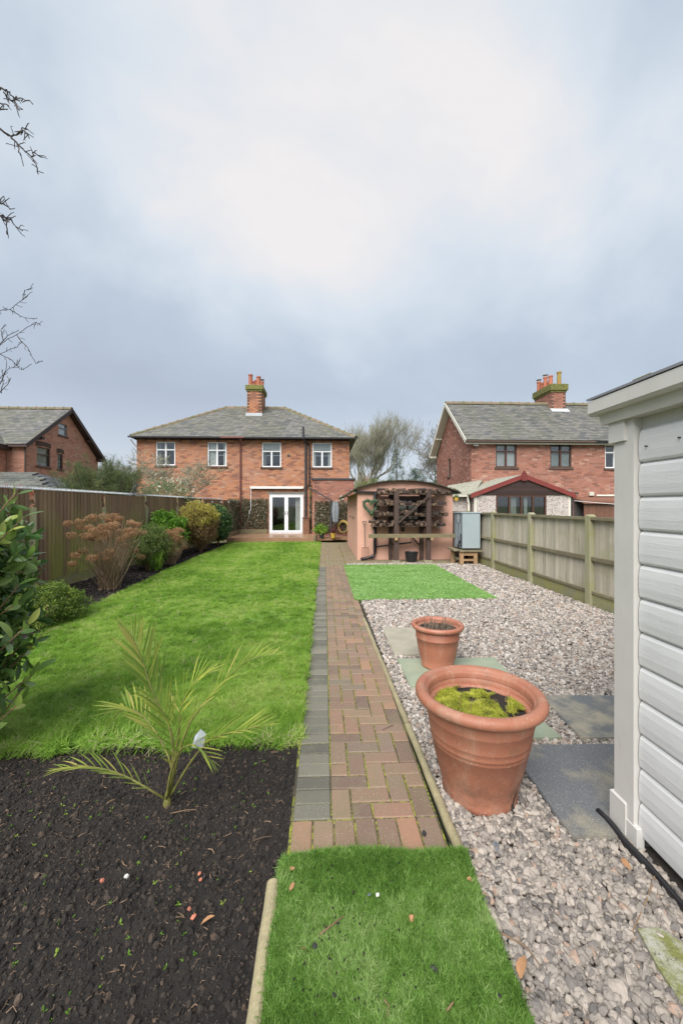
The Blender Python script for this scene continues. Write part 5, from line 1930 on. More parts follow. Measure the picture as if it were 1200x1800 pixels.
m_ = (EX_0 + EX_1) / 2
for s in (-1, 1):
    mb = MB().loft([(m_ + s * 2.0, EYf - .10, 1.81), (m_ + s * 2.0, EYf - .10, 1.98), (m_, EYf - .10, 2.72), (m_, EYf - .10, 2.55)],
                   [(m_ + s * 2.0, EYf - .062, 1.81), (m_ + s * 2.0, EYf - .062, 1.98), (m_, EYf - .062, 2.72), (m_, EYf - .062, 2.55)])
    obj('bargeboard', mb, 'red_barge', ex)
obj('finial', MB().loft([(m_ - .10, EYf - .13, 2.46), (m_ + .10, EYf - .13, 2.46), (m_ + .09, EYf - .13, 2.74), (m_, EYf - .13, 2.86), (m_ - .09, EYf - .13, 2.74)],
                        [(m_ - .10, EYf - .101, 2.46), (m_ + .10, EYf - .101, 2.46), (m_ + .09, EYf - .101, 2.74), (m_, EYf - .101, 2.86), (m_ - .09, EYf - .101, 2.74)]), 'red_barge', ex)
mb = MB()
mb.loft([(m_ - 2.05, EYf - .06, 1.93), (m_ - 2.05, EYf - .06, 1.97), (m_, EYf - .06, 2.71), (m_ + 2.05, EYf - .06, 1.97), (m_ + 2.05, EYf - .06, 1.93), (m_, EYf - .06, 2.66)],
        [(m_ - 2.05, EYb, 1.93), (m_ - 2.05, EYb, 1.97), (m_, EYb, 2.71), (m_ + 2.05, EYb, 1.97), (m_ + 2.05, EYb, 1.93), (m_, EYb, 2.66)])
obj('roof', mb, 'cement_roof', ex)
# left wing of the extension, lower pitched roof
wg = MB()
wg.box(4.72, 5.56, 14.9, 16.95, 0, 1.86)
obj('side_wing', wg, 'pebbledash', ex)
wg = MB().loft([(4.62, 14.72, 1.88), (5.60, 14.72, 1.90), (6.9, 16.96, 2.62), (5.35, 16.96, 2.36)], [(4.62, 14.72, 1.93), (5.60, 14.72, 1.95), (6.9, 16.96, 2.67), (5.35, 16.96, 2.41)])
obj('wing_roof', wg, 'cement_roof', ex)
obj('gutter', MB().bar((4.6, 14.68, 1.90), (5.58, 14.68, 1.90), .08, .06), 'cream_paint', ex)
obj('downpipe', MB().tube([(5.40, 14.70, 1.88), (5.46, 14.72, 1.6), (5.46, 14.72, .2)], .045, 8), 'cream_paint', ex)
obj('downpipe', MB().tube([(9.34, 14.52, 1.88), (9.34, 14.52, .2)], .035, 8), 'grey_black_metal', ex)
# brown garage doors and things on the wall at the right
gd = thing('lean_to_shed', 'brown timber lean to with small windows against the right house', 'lean-to', (12.3, 16.6, 0))
mb = MB()
for k in range(11):
    x = 11.02 + k * .12
    mb = MB().cbox(x, x + .115, 16.3, 16.34, 0, 1.60, .004)
    obj('plank', mb, 'garage_brown', gd)
obj('door', MB().box(12.36, 14.4, 16.32, 16.36, 0, .62), 'garage_brown', gd)
for x0_, x1_ in ((12.38, 12.95), (13.02, 13.9)):
    w_ = MB().box(x0_, x0_ + .06, 16.31, 16.36, .62, 1.58); w_.box(x1_ - .06, x1_, 16.31, 16.36, .62, 1.58); w_.box(x0_ + .06, x1_ - .06, 16.31, 16.36, 1.50, 1.58)
    wo_ = obj('window', w_, 'garage_brown', gd)
    obj('pane', MB().box(x0_ + .06, x1_ - .06, 16.33, 16.335, .62, 1.5), 'window_glass', wo_)
obj('side_wall', MB().box(11.0, 14.4, 16.9, 16.95, 0, 1.7), 'interior', gd)
obj('roof', MB().loft([(10.9, 16.15, 1.62), (14.5, 16.15, 1.62), (14.5, 16.98, 1.86), (10.9, 16.98, 1.86)], [(10.9, 16.15, 1.74), (14.5, 16.15, 1.74), (14.5, 16.98, 1.92), (10.9, 16.98, 1.92)]), 'garage_brown', gd)
obj('vent_hood', MB().lathe([(.01, 0), (.09, .0), (.11, .03), (.10, .08), (.03, .10)], (11.0, 16.85, 2.02), 12), 'black_plastic', loc=(11.0, 16.9, 2.05), label='round black vent hood on the right house wall above the lean to', cat='vent')
obj('junction_box', MB().cbox(11.68, 11.88, 16.90, 16.985, 1.98, 2.14, .01), 'cream_paint', loc=(11.78, 16.95, 2.0), label='small cream junction box above the brown lean to roof', cat='wall box')
obj('wall_pipe', MB().bar((12.0, 16.93, 1.99), (13.6, 16.93, 1.99), .05, .07), 'cream_paint', loc=(12.8, 16.93, 1.99), label='pale horizontal strip on the wall above the lean to', cat='wall strip')
pw = MB()
for a, b in ((0, .06), (.50, .56)):
    pw.box(10.02 + a, 10.02 + b, 16.88, 16.98, .1, 2.05)
pw.box(10.08, 10.52, 16.88, 16.98, 1.98, 2.05)
dr = obj('back_door', pw, 'brown_frame', rh)
obj('pane', MB().box(10.08, 10.52, 16.92, 16.94, .15, 1.98), 'curtain_white', dr)
obj('lintel', MB().box(9.9, 10.85, 16.90, 16.988, 2.06, 2.24), 'stone_lintel', rh)
ln = MB()
pts = [(9.4 + (14.0 - 9.4) * t / 10, 14.5 - 2.6 * t / 10, 1.72 - .06 * t / 10 * 10 / 10 - .10 * math.sin(math.pi * t / 10) - .02 * t) for t in range(11)]
obj('washing_line', ln.tube(pts, .008, 5), 'white_upvc', loc=(11, 13.8, 1.7), label='thin white washing line strung from the extension corner towards the right', cat='washing line')

# ---- house on the left (gable end)
lh = thing('brick_house', 'red brick house at far left seen gable end on with slate roof and brown bargeboards', 'house', (-17, 21.5, 0))
LX, LY0, LY1 = -14.75, 20.1, 26.4
lry = (LY0 + LY1) / 2
def llim(z):
    if z < 4.45: return (0, LY1 - LY0)
    t = (z - 4.45) / (6.95 - 4.45)
    return (3.15 * t, LY1 - LY0 - 3.15 * t)
def uy(px_):   # not a picture coordinate: distance along the gable wall
    return px_
lops = [(.82, 1.80, 3.58, 4.62), (2.39, 2.84, 3.56, 4.45), (2.48, 3.22, 5.48, 6.18)]
brick_wall(lh, (LX, LY0, 0), (0, 1, 0), (1, 0, 0), LY1 - LY0, 6.9, lops, 'brick_old', lim=llim)
obj('interior_wall', MB().box(LX - 1.2, LX - 1.1, LY0 + .3, LY1 - .3, 0, 4.4), 'interior', lh)
obj('interior_wall', MB().loft([(LX - .5, LY0 + .3, 4.41), (LX - .5, LY1 - .3, 4.41), (LX - .5, lry, 6.75)], [(LX - .45, LY0 + .3, 4.41), (LX - .45, LY1 - .3, 4.41), (LX - .45, lry, 6.75)]), 'interior', lh)
window(lh, (LX, LY0, 0), (0, 1, 0), (1, 0, 0), .82, 1.80, 3.58, 4.62, 'brown_frame', 'two', ('curtain_white', [(.9, 1.7)]))
window(lh, (LX, LY0, 0), (0, 1, 0), (1, 0, 0), 2.39, 2.84, 3.56, 4.45, 'brown_frame', 'one', None)
window(lh, (LX, LY0, 0), (0, 1, 0), (1, 0, 0), 2.48, 3.22, 5.48, 6.18, 'stone_lintel', 'two', ('curtain_white', [(2.5, 3.2)]))
for (a, b, z) in ((.74, 1.88, 4.62), (2.31, 2.92, 4.45)):
    mb = MB()
    n_ = int((b - a) / .085)
    for k in range(n_):
        u_ = a + k * (b - a) / n_
        t = (u_ + .04 - (a + b) / 2) / ((b - a) / 2)
        zz_ = z + .05 * (1 - t * t)
        mb.box(LX - .05, LX + .022, LY0 + u_, LY0 + u_ + .072, zz_ - .02, zz_ + .22)
    obj('arch_bricks', mb, 'sill_dark', lh)
brick_wall(lh, (-24, LY0, 0), (1, 0, 0), (0, -1, 0), 24 + LX, 4.45, [], 'brick_old')
lz, lr = 4.52, 7.05
VX2 = LX + .32
mb = MB()
mb.loft([(-24, LY0 - .3, lz - .12), (-24, lry, lr - .12), (-24, LY1 + .3, lz - .12), (-24, LY1 + .3, lz), (-24, lry, lr), (-24, LY0 - .3, lz)],
        [(VX2, LY0 - .3, lz - .12), (VX2, lry, lr - .12), (VX2, LY1 + .3, lz - .12), (VX2, LY1 + .3, lz), (VX2, lry, lr), (VX2, LY0 - .3, lz)])
ro = obj('roof', mb, 'brown_cladding', lh)
slates(ro, (-24, LY0 - .33, lz + .01), (VX2, LY0 - .33, lz + .01), (VX2, lry, lr + .012), (-24, lry, lr + .012), 22, .30)
ridge(lh, (VX2, lry, lr + .03), (-24, lry, lr + .03), 19)
obj('bargeboard', MB().bar((VX2 + .02, LY0 - .32, lz - .06), (VX2 + .02, lry, lr - .05), .04, .19), 'brown_cladding', lh)
obj('bargeboard', MB().bar((VX2 + .02, LY1 + .32, lz - .06), (VX2 + .02, lry + .002, lr - .05), .04, .19), 'brown_cladding', lh)
for y_, z_ in ((LY0 + .85, 4.95), (LY1 - 1.35, 5.45), (LY1 - .15, 4.42)):
    obj('purlin_end', MB().box(LX + .012, VX2 - .01, y_ - .1, y_ + .1, z_, z_ + .14), 'brown_cladding', lh)
obj('downpipe', MB().tube([(LX + .06, LY0 - .05, 4.45), (LX + .06, LY0 - .05, .1)], .045, 8), 'sill_dark', lh)
# rear wing roof of that house
mb = MB()
mb.loft([(-24, 18.2, 4.42), (-15.35, 18.2, 4.42), (-17.2, 20.3, 5.7), (-24, 20.3, 5.7)], [(-24, 18.2, 4.46), (-15.35, 18.2, 4.46), (-17.2, 20.3, 5.74), (-24, 20.3, 5.74)])
mb.loft([(-15.35, 18.2, 4.42), (-15.35, 20.0, 4.42), (-17.2, 22.0, 5.7), (-17.2, 20.3, 5.7)], [(-15.35, 18.2, 4.46), (-15.35, 20.0, 4.46), (-17.2, 22.0, 5.74), (-17.2, 20.3, 5.74)])
w2 = obj('wing_roof', mb, 'brown_cladding', lh)
slates(w2, (-24, 18.18, 4.47), (-15.35, 18.18, 4.47), (-17.2, 20.3, 5.75), (-24, 20.3, 5.75), 11, .30)
slates(w2, (-15.33, 18.2, 4.47), (-15.33, 20.0, 4.47), (-17.2, 22.0, 5.75), (-17.2, 20.3, 5.75), 11, .30)
obj('fascia', MB().box(-24, -15.32, 18.12, 18.16, 4.24, 4.42), 'brown_cladding', lh)
obj('fascia', MB().box(-15.36, -15.32, 18.165, 20.04, 4.24, 4.42), 'brown_cladding', lh)
brick_wall(lh, (-24, 18.5, 0), (1, 0, 0), (0, -1, 0), 8.4, 4.25, [], 'brick_old')
brick_wall(lh, (-15.6, 18.5, 0), (0, 1, 0), (1, 0, 0), 1.55, 4.25, [], 'brick_old')

# outbuilding with tiled roof beyond the left fence
ob = thing('tiled_outbuilding', 'low outbuilding with dark grey ribbed tile roof beyond the left fence', 'outbuilding', (-9.6, 12.5, 0))
mb = MB().box(-13, -7.95, 12.3, 15.0, 0, 2.0)
obj('wall', mb, 'brick_old', ob)
mb = MB()
for j in range(9):
    t0, t1 = j / 9, (j + 1) / 9
    for i in range(18):
        xx0 = -13.2 + i * .31
        a = (12.0 + 1.6 * t0, 2.02 + .62 * t0); b = (12.0 + 1.6 * t1, 2.02 + .62 * t1)
        xr = xx0 + .30
        lim_ = -7.95 - 1.8 * t1
        if xx0 > lim_: continue
        xr = min(xr, lim_ + .3)
        mb.add([(xx0, a[0], a[1] + .05), (xr, a[0], a[1] + .05), (xr, b[0], b[1] + .01), (xx0, b[0], b[1] + .01), (xx0, a[0], a[1] - .01), (xr, a[0], a[1] - .01)], [(0, 1, 2, 3), (4, 5, 1, 0)])
obj('roof_tiles', mb, 'tile_roof_grey', ob, kind='stuff')
mb = MB().add([(-13.2, 12.0, 2.0), (-7.75, 12.0, 2.0), (-9.55, 13.6, 2.62), (-13.2, 13.6, 2.62), (-7.75, 15.2, 2.0), (-13.2, 15.2, 2.0)], [(0, 1, 2, 3), (1, 4, 2), (3, 2, 4, 5), (0, 3, 5), (0, 5, 4, 1)])
obj('roof', mb, 'grey_black_metal', ob)

# ------------------------------------------------------------------ pink outbuilding
pk = thing('pink_outbuilding', 'salmon pink rendered outbuilding with low curved felt roof behind the log store', 'outbuilding', (2.3, 13, 0))
KX0, KX1, KY0, KY1 = .93, 3.66, 11.12, 15.9
mb = MB()
# front wall with window hole (x 2.02..2.72, z 1.12..1.72)
wx0, wx1, wz0, wz1 = 2.02, 2.70, 1.10, 1.72
mb.box(KX0, wx0, KY0, KY0 + .15, 0, 1.90); mb.box(wx1, KX1, KY0, KY0 + .15, 0, 1.90)
mb.box(wx0 + .0005, wx1 - .0005, KY0, KY0 + .15, 0, wz0); mb.box(wx0 + .0005, wx1 - .0005, KY0, KY0 + .15, wz1, 1.90)
mb.box(KX0, KX0 + .15, KY0 + .151, KY1, 0, 1.90); mb.box(KX1 - .15, KX1, KY0 + .151, KY1, 0, 1.90); mb.box(KX0 + .16, KX1 - .16, KY1 - .15, KY1, 0, 1.9)
obj('wall', mb, 'pink_render', pk)


def arch(x):
    t = (x - 2.2) / 1.66
    return 1.90 + .36 * max(0, 1 - abs(t) ** 2.1)


xs = [.62 + (3.86 - .62) * i / 28 for i in range(29)]
A_, B_ = [], []
for x in xs:
    if KX0 - .0 <= x <= KX1 + .0:
        A_.append(x)
A_ = [KX0] + A_ + [KX1]
top_ = [(x, KY0 - .004, arch(x) - .035) for x in A_]
bot_ = [(x, KY0 - .004, 1.885) for x in reversed(A_)]
f_ = top_ + bot_
obj('gable', MB().loft(f_, [(x, KY0 + .14, z) for x, _, z in f_]), 'pink_render', pk)
mb = MB()
sec = []
def rz_(x):
    e_ = 0
    if x < .95: e_ = -.10 * ((.95 - x) / .33) ** 1.2
    return arch(x) + e_
up_ = [(x, rz_(x)) for x in xs]
lo_ = [(x, rz_(x) - .028) for x in reversed(xs)]
s_ = up_ + lo_
mb.loft([(x, KY0 - .16, z) for x, z in s_], [(x, KY1 + .1, z) for x, z in s_])
obj('roof', mb, 'roof_felt', pk)
# moss and leaf litter lumps along the roof edge
P = []
for i in range(420):
    x = random.uniform(.62, 3.86)
    w = 1.0 if x < 1.05 else (.05 if x < 3.5 else .5)
    if random.random() < w:
        P.append((x, KY0 - .16 + random.uniform(-.03, .05), rz_(x) + random.uniform(-.04, .012)))
for i in range(200):
    P.append((.62 + random.uniform(-.03, .03), random.uniform(KY0 - .15, KY1), rz_(.62) + random.uniform(-.04, .01)))
variants('litter_lump', [stone_mb(.02, .8, 60 + i) for i in range(4)], 'moss_dark')
scatter('leaf_litter', 'litter_lump', np.array(P), rand_rot(len(P)), rng.uniform(.5, 1.4, len(P)), parent=pk, kind='stuff')
obj('gutter', MB().bar((.86, KY0 - .06, 1.915), (1.56, KY0 - .06, 1.915), .08, .045), 'black_plastic', pk)
obj('gutter', MB().bar((3.1, KY0 - .06, 1.90), (3.80, KY0 - .06, 1.90), .08, .045), 'black_plastic', pk)
obj('downpipe', MB().tube([(1.42, KY0 - .06, 1.90), (1.42, KY0 - .06, .22), (1.40, KY0 - .07, .14), (1.32, KY0 - .09, .09), (1.02, KY0 - .18, .04)], .048, 10), 'black_plastic', pk, smooth=True)
for yv_ in (12.62, 14.0):
    mb = MB()
    for dz_ in (0, .035):
        mb.box(KX0 - .02, KX0 - .002, yv_ - .13, yv_ + .13, 1.12 + dz_, 1.145 + dz_)
    obj('wall_vent', mb, 'sill_dark', pk)
window(pk, (KX0, KY0, 0), (1, 0, 0), (0, -1, 0), wx0 - KX0, wx1 - KX0, wz0, wz1, 'brown_frame', '2', ('curtain_white', [(wx0 - KX0 + .05, wx1 - KX0 - .25)]), None, .05, .05)
obj('socket_box', MB().cbox(3.16, 3.30, KY0 - .04, KY0 - .003, .88, .94, .006), 'cream_paint', pk)
obj('air_brick', MB().box(2.17, 2.27, KY0 - .015, KY0 - .002, .80, .92), 'sill_dark', pk)

# log store frame
lg = thing('log_store', 'dark brown timber log store with four shelves, diagonal brace and pale front beam', 'log store', (2.35, 10.9, 0))
FY = 10.66
for x in (1.955, 2.835):
    obj('front_post', MB().box(x - .062, x + .062, FY - .045, FY + .045, .02, 1.90), 'dark_timber', lg)
    obj('post_foot', MB().box(x - .12, x + .09, FY - .09, FY + .09, .0, .045), 'concrete_post', lg)
for x in (1.86, 2.735):
    obj('rear_post', MB().box(x - .05, x + .05, 11.0, 11.09, .0, 1.90), 'dark_timber', lg)
shelf_z = [(1.86, 1.44, 3.44), (1.555, 1.42, 3.37), (1.26, 1.40, 3.36), (.98, 1.30, 3.26)]
for z, a, b in shelf_z:
    mb = MB()
    obj('shelf', MB().box(a, b, FY + .047, 10.86, z - .025, z), 'dark_timber', lg)
    obj('shelf', MB().box(a, b, 10.865, 11.08, z - .025, z), 'dark_timber', lg)
    for x in (1.86, 2.735):
        obj('bearer', MB().box(x + .051, x + .09, FY + .05, 11.08, z - .09, z - .027), 'dark_timber', lg)
obj('cross_beam', MB().box(1.95, 2.80, 10.98, 11.03, 1.70, 1.80), 'dark_timber', lg)
obj('brace', MB().bar((1.99, FY - .06, 1.06), (2.84, FY - .06, 1.80), .03, .085, up=(0, 1, 0)), 'dark_timber', lg)
obj('brace', MB().bar((2.42, 11.0, .70), (2.77, 11.0, .30), .04, .07, up=(0, 1, 0)), 'dark_timber', lg)
obj('front_beam', MB().cbox(1.19, 3.55, FY - .115, FY - .048, .665, .765, .004), 'worktop_timber', lg)
obj('table_board', MB().box(1.25, 3.5, FY + .05, 10.80, .70, .735), 'worktop_timber', lg)
for x in (1.93, 2.90):
    obj('bearer_end', MB().box(x - .04, x + .04, FY - .135, FY - .117, .60, .664), 'stand_timber', lg)
obj('pipe_arm', MB().tube([(1.47, 11.04, .38), (2.45, 11.0, .50)], .022, 8), 'black_plastic', lg)


# logs: a wedge or round with bark outside and split faces
def log_mesh(seed):
    rr = random.Random(seed)
    L_ = rr.uniform(.20, .30)
    r = rr.uniform(.032, .05)
    kind = seed % 3
    if kind == 0:
        sec = [(r * math.cos(t) * rr.uniform(.85, 1.1), r * math.sin(t) * rr.uniform(.85, 1.1)) for t in [k * math.pi / 4 for k in range(8)]]
    elif kind == 1:
        sec = [(0, -r * .5)] + [(1.35 * r * math.cos(t), -r * .5 + 1.5 * r * math.sin(t)) for t in (0.0, .5, 1.0, 1.57, 2.2)]
    else:
        sec = [(-r, -r * .6), (r * .9, -r * .7), (r * 1.1, r * .1), (r * .2, r * .9), (-r * .8, r * .5)]
    n = len(sec)
    mb = MB()
    for q in range(4):
        y = -L_ / 2 + L_ * q / 3
        for a, b in sec:
            mb.v.append((a * (1 + rr.uniform(-.12, .12)), y + (rr.uniform(-.01, .01) if q in (0, 3) else 0), b * (1 + rr.uniform(-.12, .12))))
    for q in range(3):
        for k in range(n):
            k2 = (k + 1) % n
            mb.f.append((q * n + k, q * n + k2, (q + 1) * n + k2, (q + 1) * n + k))
    mb.f.append(tuple(reversed(range(n)))); mb.f.append(tuple(range(3 * n, 4 * n)))
    me = mesh_of('firewood_log', mb, 'log_bark')
    me.materials.append(MATS['log_wood'])
    for i, p in enumerate(me.polygons):
        if len(p.vertices) > 4 or (kind == 1 and p.vertices[0] % n in (0, n - 1)) or (kind == 2 and p.vertices[0] % n == 0) or rr.random() < .12:
            p.material_index = 1
    return me, r


LM = [log_mesh(i) for i in range(12)]
names = {0: 'top shelf', 1: 'second shelf from the top', 2: 'third shelf from the top', 3: 'lowest shelf'}
for si, (z, a, b) in enumerate(shelf_z):
    x = a + .04
    while x < b - .03:
        me, r = random.choice(LM)
        skip_ = (si == 1 and random.random() < .12)
        for layer in range(2 if random.random() < (.6 if si == 0 else .55) else 1):
            if skip_: break
            o = bpy.data.objects.new('firewood_log', me)
            o.location = (x + random.uniform(-.012, .012), 10.80 + random.uniform(-.05, .05), z + r * .75 + layer * r * 1.45)
            o.rotation_euler = (random.uniform(-.12, .12), random.uniform(-3, 3), random.uniform(-.5, .5) if random.random() < .8 else random.uniform(1.1, 1.9))
            link(o)
            props(o, 'split firewood log stacked on the %s of the brown log store' % names[si], 'firewood log', 'firewood on the %s' % names[si])
        x += r * random.uniform(1.45, 1.9)

# heart wreath
hw_ = MB()
pts = []
for k in range(33):
    t = 2 * math.pi * k / 32
    pts.append((1.30 + .0135 * 16 * math.sin(t) ** 3 * .95, 10.93, 1.50 + .0135 * (13 * math.cos(t) - 5 * math.cos(2 * t) - 2 * math.cos(3 * t) - math.cos(4 * t)) + .02))
hw_.tube(pts, [.042 + .006 * math.sin(k * 2.3) for k in range(33)], 8, cap=False)
wr = obj('heart_wreath', hw_, 'wreath_green', loc=(1.30, 10.93, 1.5), label='dark green heart shaped wreath hanging on the black downpipe', cat='wreath')
P = np.array([Vector(pts[rng.integers(0, 32)]) + Vector(rng.normal(0, .028, 3)) for _ in range(240)])
variants('wreath_leaf', [clump_mb(6, .035, .012, .012, 160 + i) for i in range(2)], 'dark_leaf')
scatter('leaves', 'wreath_leaf', P, rand_rot(len(P)), rng.uniform(.6, 1, len(P)), parent=wr, kind='stuff')

# garden fork leaning on the wall
gf = thing('garden_fork', 'old garden fork with rusty tines leaning on the pink wall left of the downpipe', 'garden fork', (1.13, 10.95, .05))
obj('shaft', MB().tube([(1.135, 10.93, .36), (1.12, 11.02, .98)], .016, 8), 'steel_worn', gf)
mb = MB().tube([(1.12, 11.02, .97), (1.085, 11.03, 1.05), (1.075, 11.03, 1.08)], .011, 6)
mb.tube([(1.12, 11.02, .97), (1.16, 11.03, 1.05), (1.165, 11.03, 1.08)], .011, 6); mb.tube([(1.06, 11.035, 1.085), (1.18, 11.035, 1.085)], .015, 8)
obj('handle', mb, 'steel_worn', gf)
mb = MB().tube([(1.05, 10.93, .36), (1.22, 10.93, .36)], .011, 6)
for k in range(4):
    x = 1.05 + k * .057
    mb.tube([(x, 10.93, .37), (x, 10.92, .30), (x, 10.90, .06)], [.009, .009, .005], 6)
obj('tines', mb, 'rust', gf)

# bucket
bk = thing('bucket', 'black plastic builders bucket on the ground under the log store', 'bucket', (2.38, 10.72, 0))
obj('body', MB().lathe([(.13, 0), (.145, .005), (.172, .24), (.185, .245), (.187, .265), (.172, .268), (.165, .25), (.14, .03), (.01, .03)], (2.38, 10.72, 0), 28), 'black_plastic', bk, smooth=False)
obj('rim_band', MB().lathe([(.170, .205), (.178, .207), (.179, .216), (.172, .218)], (2.38, 10.72, 0), 28, cap=False), 'grey_black_metal', bk)
# hanging planter at the right corner
hp = thing('hanging_planter', 'small hanging planter with green trailing plant at the right corner of the pink outbuilding', 'planter', (3.72, 11.0, 1.8))
obj('pot', MB().lathe([(.03, 0), (.05, .01), (.065, .10), (.05, .10), (.01, .09)], (3.72, 11.0, 1.66), 14), 'yellow_plastic', hp)
obj('hanger', MB().tube([(3.72, 11.0, 1.75), (3.72, 11.0, 1.88)], .004, 5), 'grey_black_metal', hp)
P = np.array([(3.72, 11.0, 1.79)]) + rng.normal(0, .035, (40, 3))
scatter('foliage', 'box_sprig', P, rand_rot(40), rng.uniform(.8, 1.3, 40), parent=hp, kind='stuff')

# black water butt behind the cabinet
obj('water_butt', MB().lathe([(.19, 0), (.20, .02), (.215, .25), (.20, .5), (.215, .75), (.20, .95), (.16, 1.04), (.08, 1.09), (.01, 1.10)], (3.93, 11.02, 0), 24), 'black_plastic', loc=(3.93, 11.02, 0), smooth=True,
    label='black domed water butt between the pink outbuilding and the grey cabinet', cat='water butt')

# oil tank cabinet on its stand, turned a little
cb_ = thing('storage_cabinet', 'grey blue metal cabinet with white round emblem standing on a timber stand', 'cabinet', (3.69, 10.75, .38))
ca = R(-2)
def cpt(u, v, z):
    # u along the front (right), v to the back
    return (3.56 + u * math.cos(ca) - v * math.sin(ca) * 1.0, 10.08 + u * math.sin(ca) + v * math.cos(ca), z)
def cbx(mb, u0, u1, v0, v1, z0, z1):
    return mb.loft([cpt(u0, v0, z0), cpt(u1, v0, z0), cpt(u1, v1, z0), cpt(u0, v1, z0)], [cpt(u0, v0, z1), cpt(u1, v0, z1), cpt(u1, v1, z1), cpt(u0, v1, z1)])
# plan: a bevelled left side like the corner door of the cabinet
plan = [(.0, .0), (.47, .0), (.48, .02), (.48, .56), (-.04, .56), (-.05, .52)]
mb = MB().loft([cpt(u, v, .42) for u, v in plan], [cpt(u, v, 1.335) for u, v in plan])
obj('body', mb, 'tank_side', cb_)
obj('front_panel', cbx(MB(), .012, .465, -.014, -.002, .43, 1.33), 'tank_front', cb_)
mb = MB().loft([cpt(u, v, 1.337) for u, v in [(-.02, -.03), (.50, -.03), (.50, .59), (-.07, .59), (-.08, .50)]], [cpt(u, v, 1.36) for u, v in [(-.02, -.03), (.50, -.03), (.50, .59), (-.07, .59), (-.08, .50)]])
obj('lid', mb, 'tank_front', cb_)
# left face frame: from (0,0) to (-.20,.42)
fd_ = Vector(cpt(-.05, .52, 0)) - Vector(cpt(0, 0, 0)); fl_ = fd_.length; fd_.normalize()
fn_ = Vector((fd_.y, -fd_.x, 0)); 
if fn_.dot(Vector((-1, -1, 0))) < 0: fn_ = -fn_
F0 = Vector(cpt(0, 0, 0))
def fb_(mb, a, b, z0, z1, n0=.002, n1=.012):
    q = [F0 + fd_ * a + fn_ * n0, F0 + fd_ * b + fn_ * n0, F0 + fd_ * b + fn_ * n1, F0 + fd_ * a + fn_ * n1]
    return mb.loft([p + Vector((0, 0, z0)) for p in q], [p + Vector((0, 0, z1)) for p in q])
mb = MB()
fb_(mb, .13, .145, .50, 1.06); fb_(mb, .33, .34, .50, 1.06); fb_(mb, .146, .329, .74, .755); fb_(mb, .146, .329, .50, .51)
obj('door_rib', mb, 'tank_front', cb_)
mb = MB(); fb_(mb, .01, .075, .46, .80, .002, .02); 
mb.bar(F0 + fd_ * .10 + fn_ * .02 + Vector((0, 0, .62)), F0 + fd_ * .20 + fn_ * .03 + Vector((0, 0, .42)), .03, .02)
obj('latch', mb, 'grey_black_metal', cb_)
mb = MB()
ce = F0 + fd_ * .24 + fn_ * .004 + Vector((0, 0, 1.205))
n_ = 24
for r0, r1 in ((.052, .064),):
    for k in range(n_):
        t = 2 * math.pi * k / n_
        for r_ in (r0, r1):
            mb.v.append(tuple(ce + fd_ * r_ * math.cos(t) + Vector((0, 0, r_ * math.sin(t)))))
    for k in range(n_):
        k2 = (k + 1) % n_
        mb.f.append((2 * k, 2 * k + 1, 2 * k2 + 1, 2 * k2))
for s in (1, -1):
    mb.add([ce + fd_ * -.045 + Vector((0, 0, s * .072)), ce + fd_ * .045 + Vector((0, 0, s * .072)), ce + Vector((0, 0, s * .115))], [(0, 1, 2)])
for s in (-.02, .012):
    mb.add([ce + fd_ * -.034 + Vector((0, 0, s)), ce + fd_ * .034 + Vector((0, 0, s)), ce + fd_ * .034 + Vector((0, 0, s + .014)), ce + fd_ * -.034 + Vector((0, 0, s + .014))], [(0, 1, 2, 3)])
obj('emblem', mb, 'logo_white', cb_)
st_ = thing('timber_stand', 'low timber stand with mossy top carrying the grey blue cabinet', 'stand', (3.7, 10.7, 0))
for k in range(5):
    v0 = -.09 + k * .145
    obj('top_board', cbx(MB(), -.20 + (.12 if k == 0 else 0), .50, v0, v0 + .137, .345, .385), 'algae_rail', st_)
for (u, v) in ((-.06, -.04), (.30, -.04), (-.14, .45), (.36, .50)):
    obj('leg', cbx(MB(), u, u + .09, v, v + .09, 0.0, .343), 'stand_timber', st_)
obj('rail', cbx(MB(), .031, .299, -.03, .01, .24, .33), 'stand_timber', st_)
obj('rail', cbx(MB(), .031, .299, -.03, .01, .10, .15), 'stand_timber', st_)
obj('rail', cbx(MB(), -.10, -.06, .08, .44, .12, .17), 'algae_rail', st_)
obj('foot_block', cbx(MB(), -.06, .10, -.06, .10, -.02, .02), 'moss_dark', st_)

# ------------------------------------------------------------------ plants along the left bed
def stems(parent, base, tops, r0=.006, r1=.0025, mat='twig_brown', n=4, name='stems', bend=.12, foot=.04):
    mb = MB()
    for tp in tops:
        b = Vector(base) + Vector((random.uniform(-1, 1), random.uniform(-1, 1), 0)) * foot
        tp = Vector(tp)
        m1 = b.lerp(tp, .35) + Vector((random.uniform(-bend, bend) * .5, random.uniform(-bend, bend) * .5, .04))
        m2 = b.lerp(tp, .7) + Vector((random.uniform(-bend, bend) * .4, random.uniform(-bend, bend) * .4, .02))
        mb.tube([b, m1, m2, tp], [r0, r0 * .85, (r0 + r1) / 2, r1], n)
    return obj(name, mb, mat, parent)


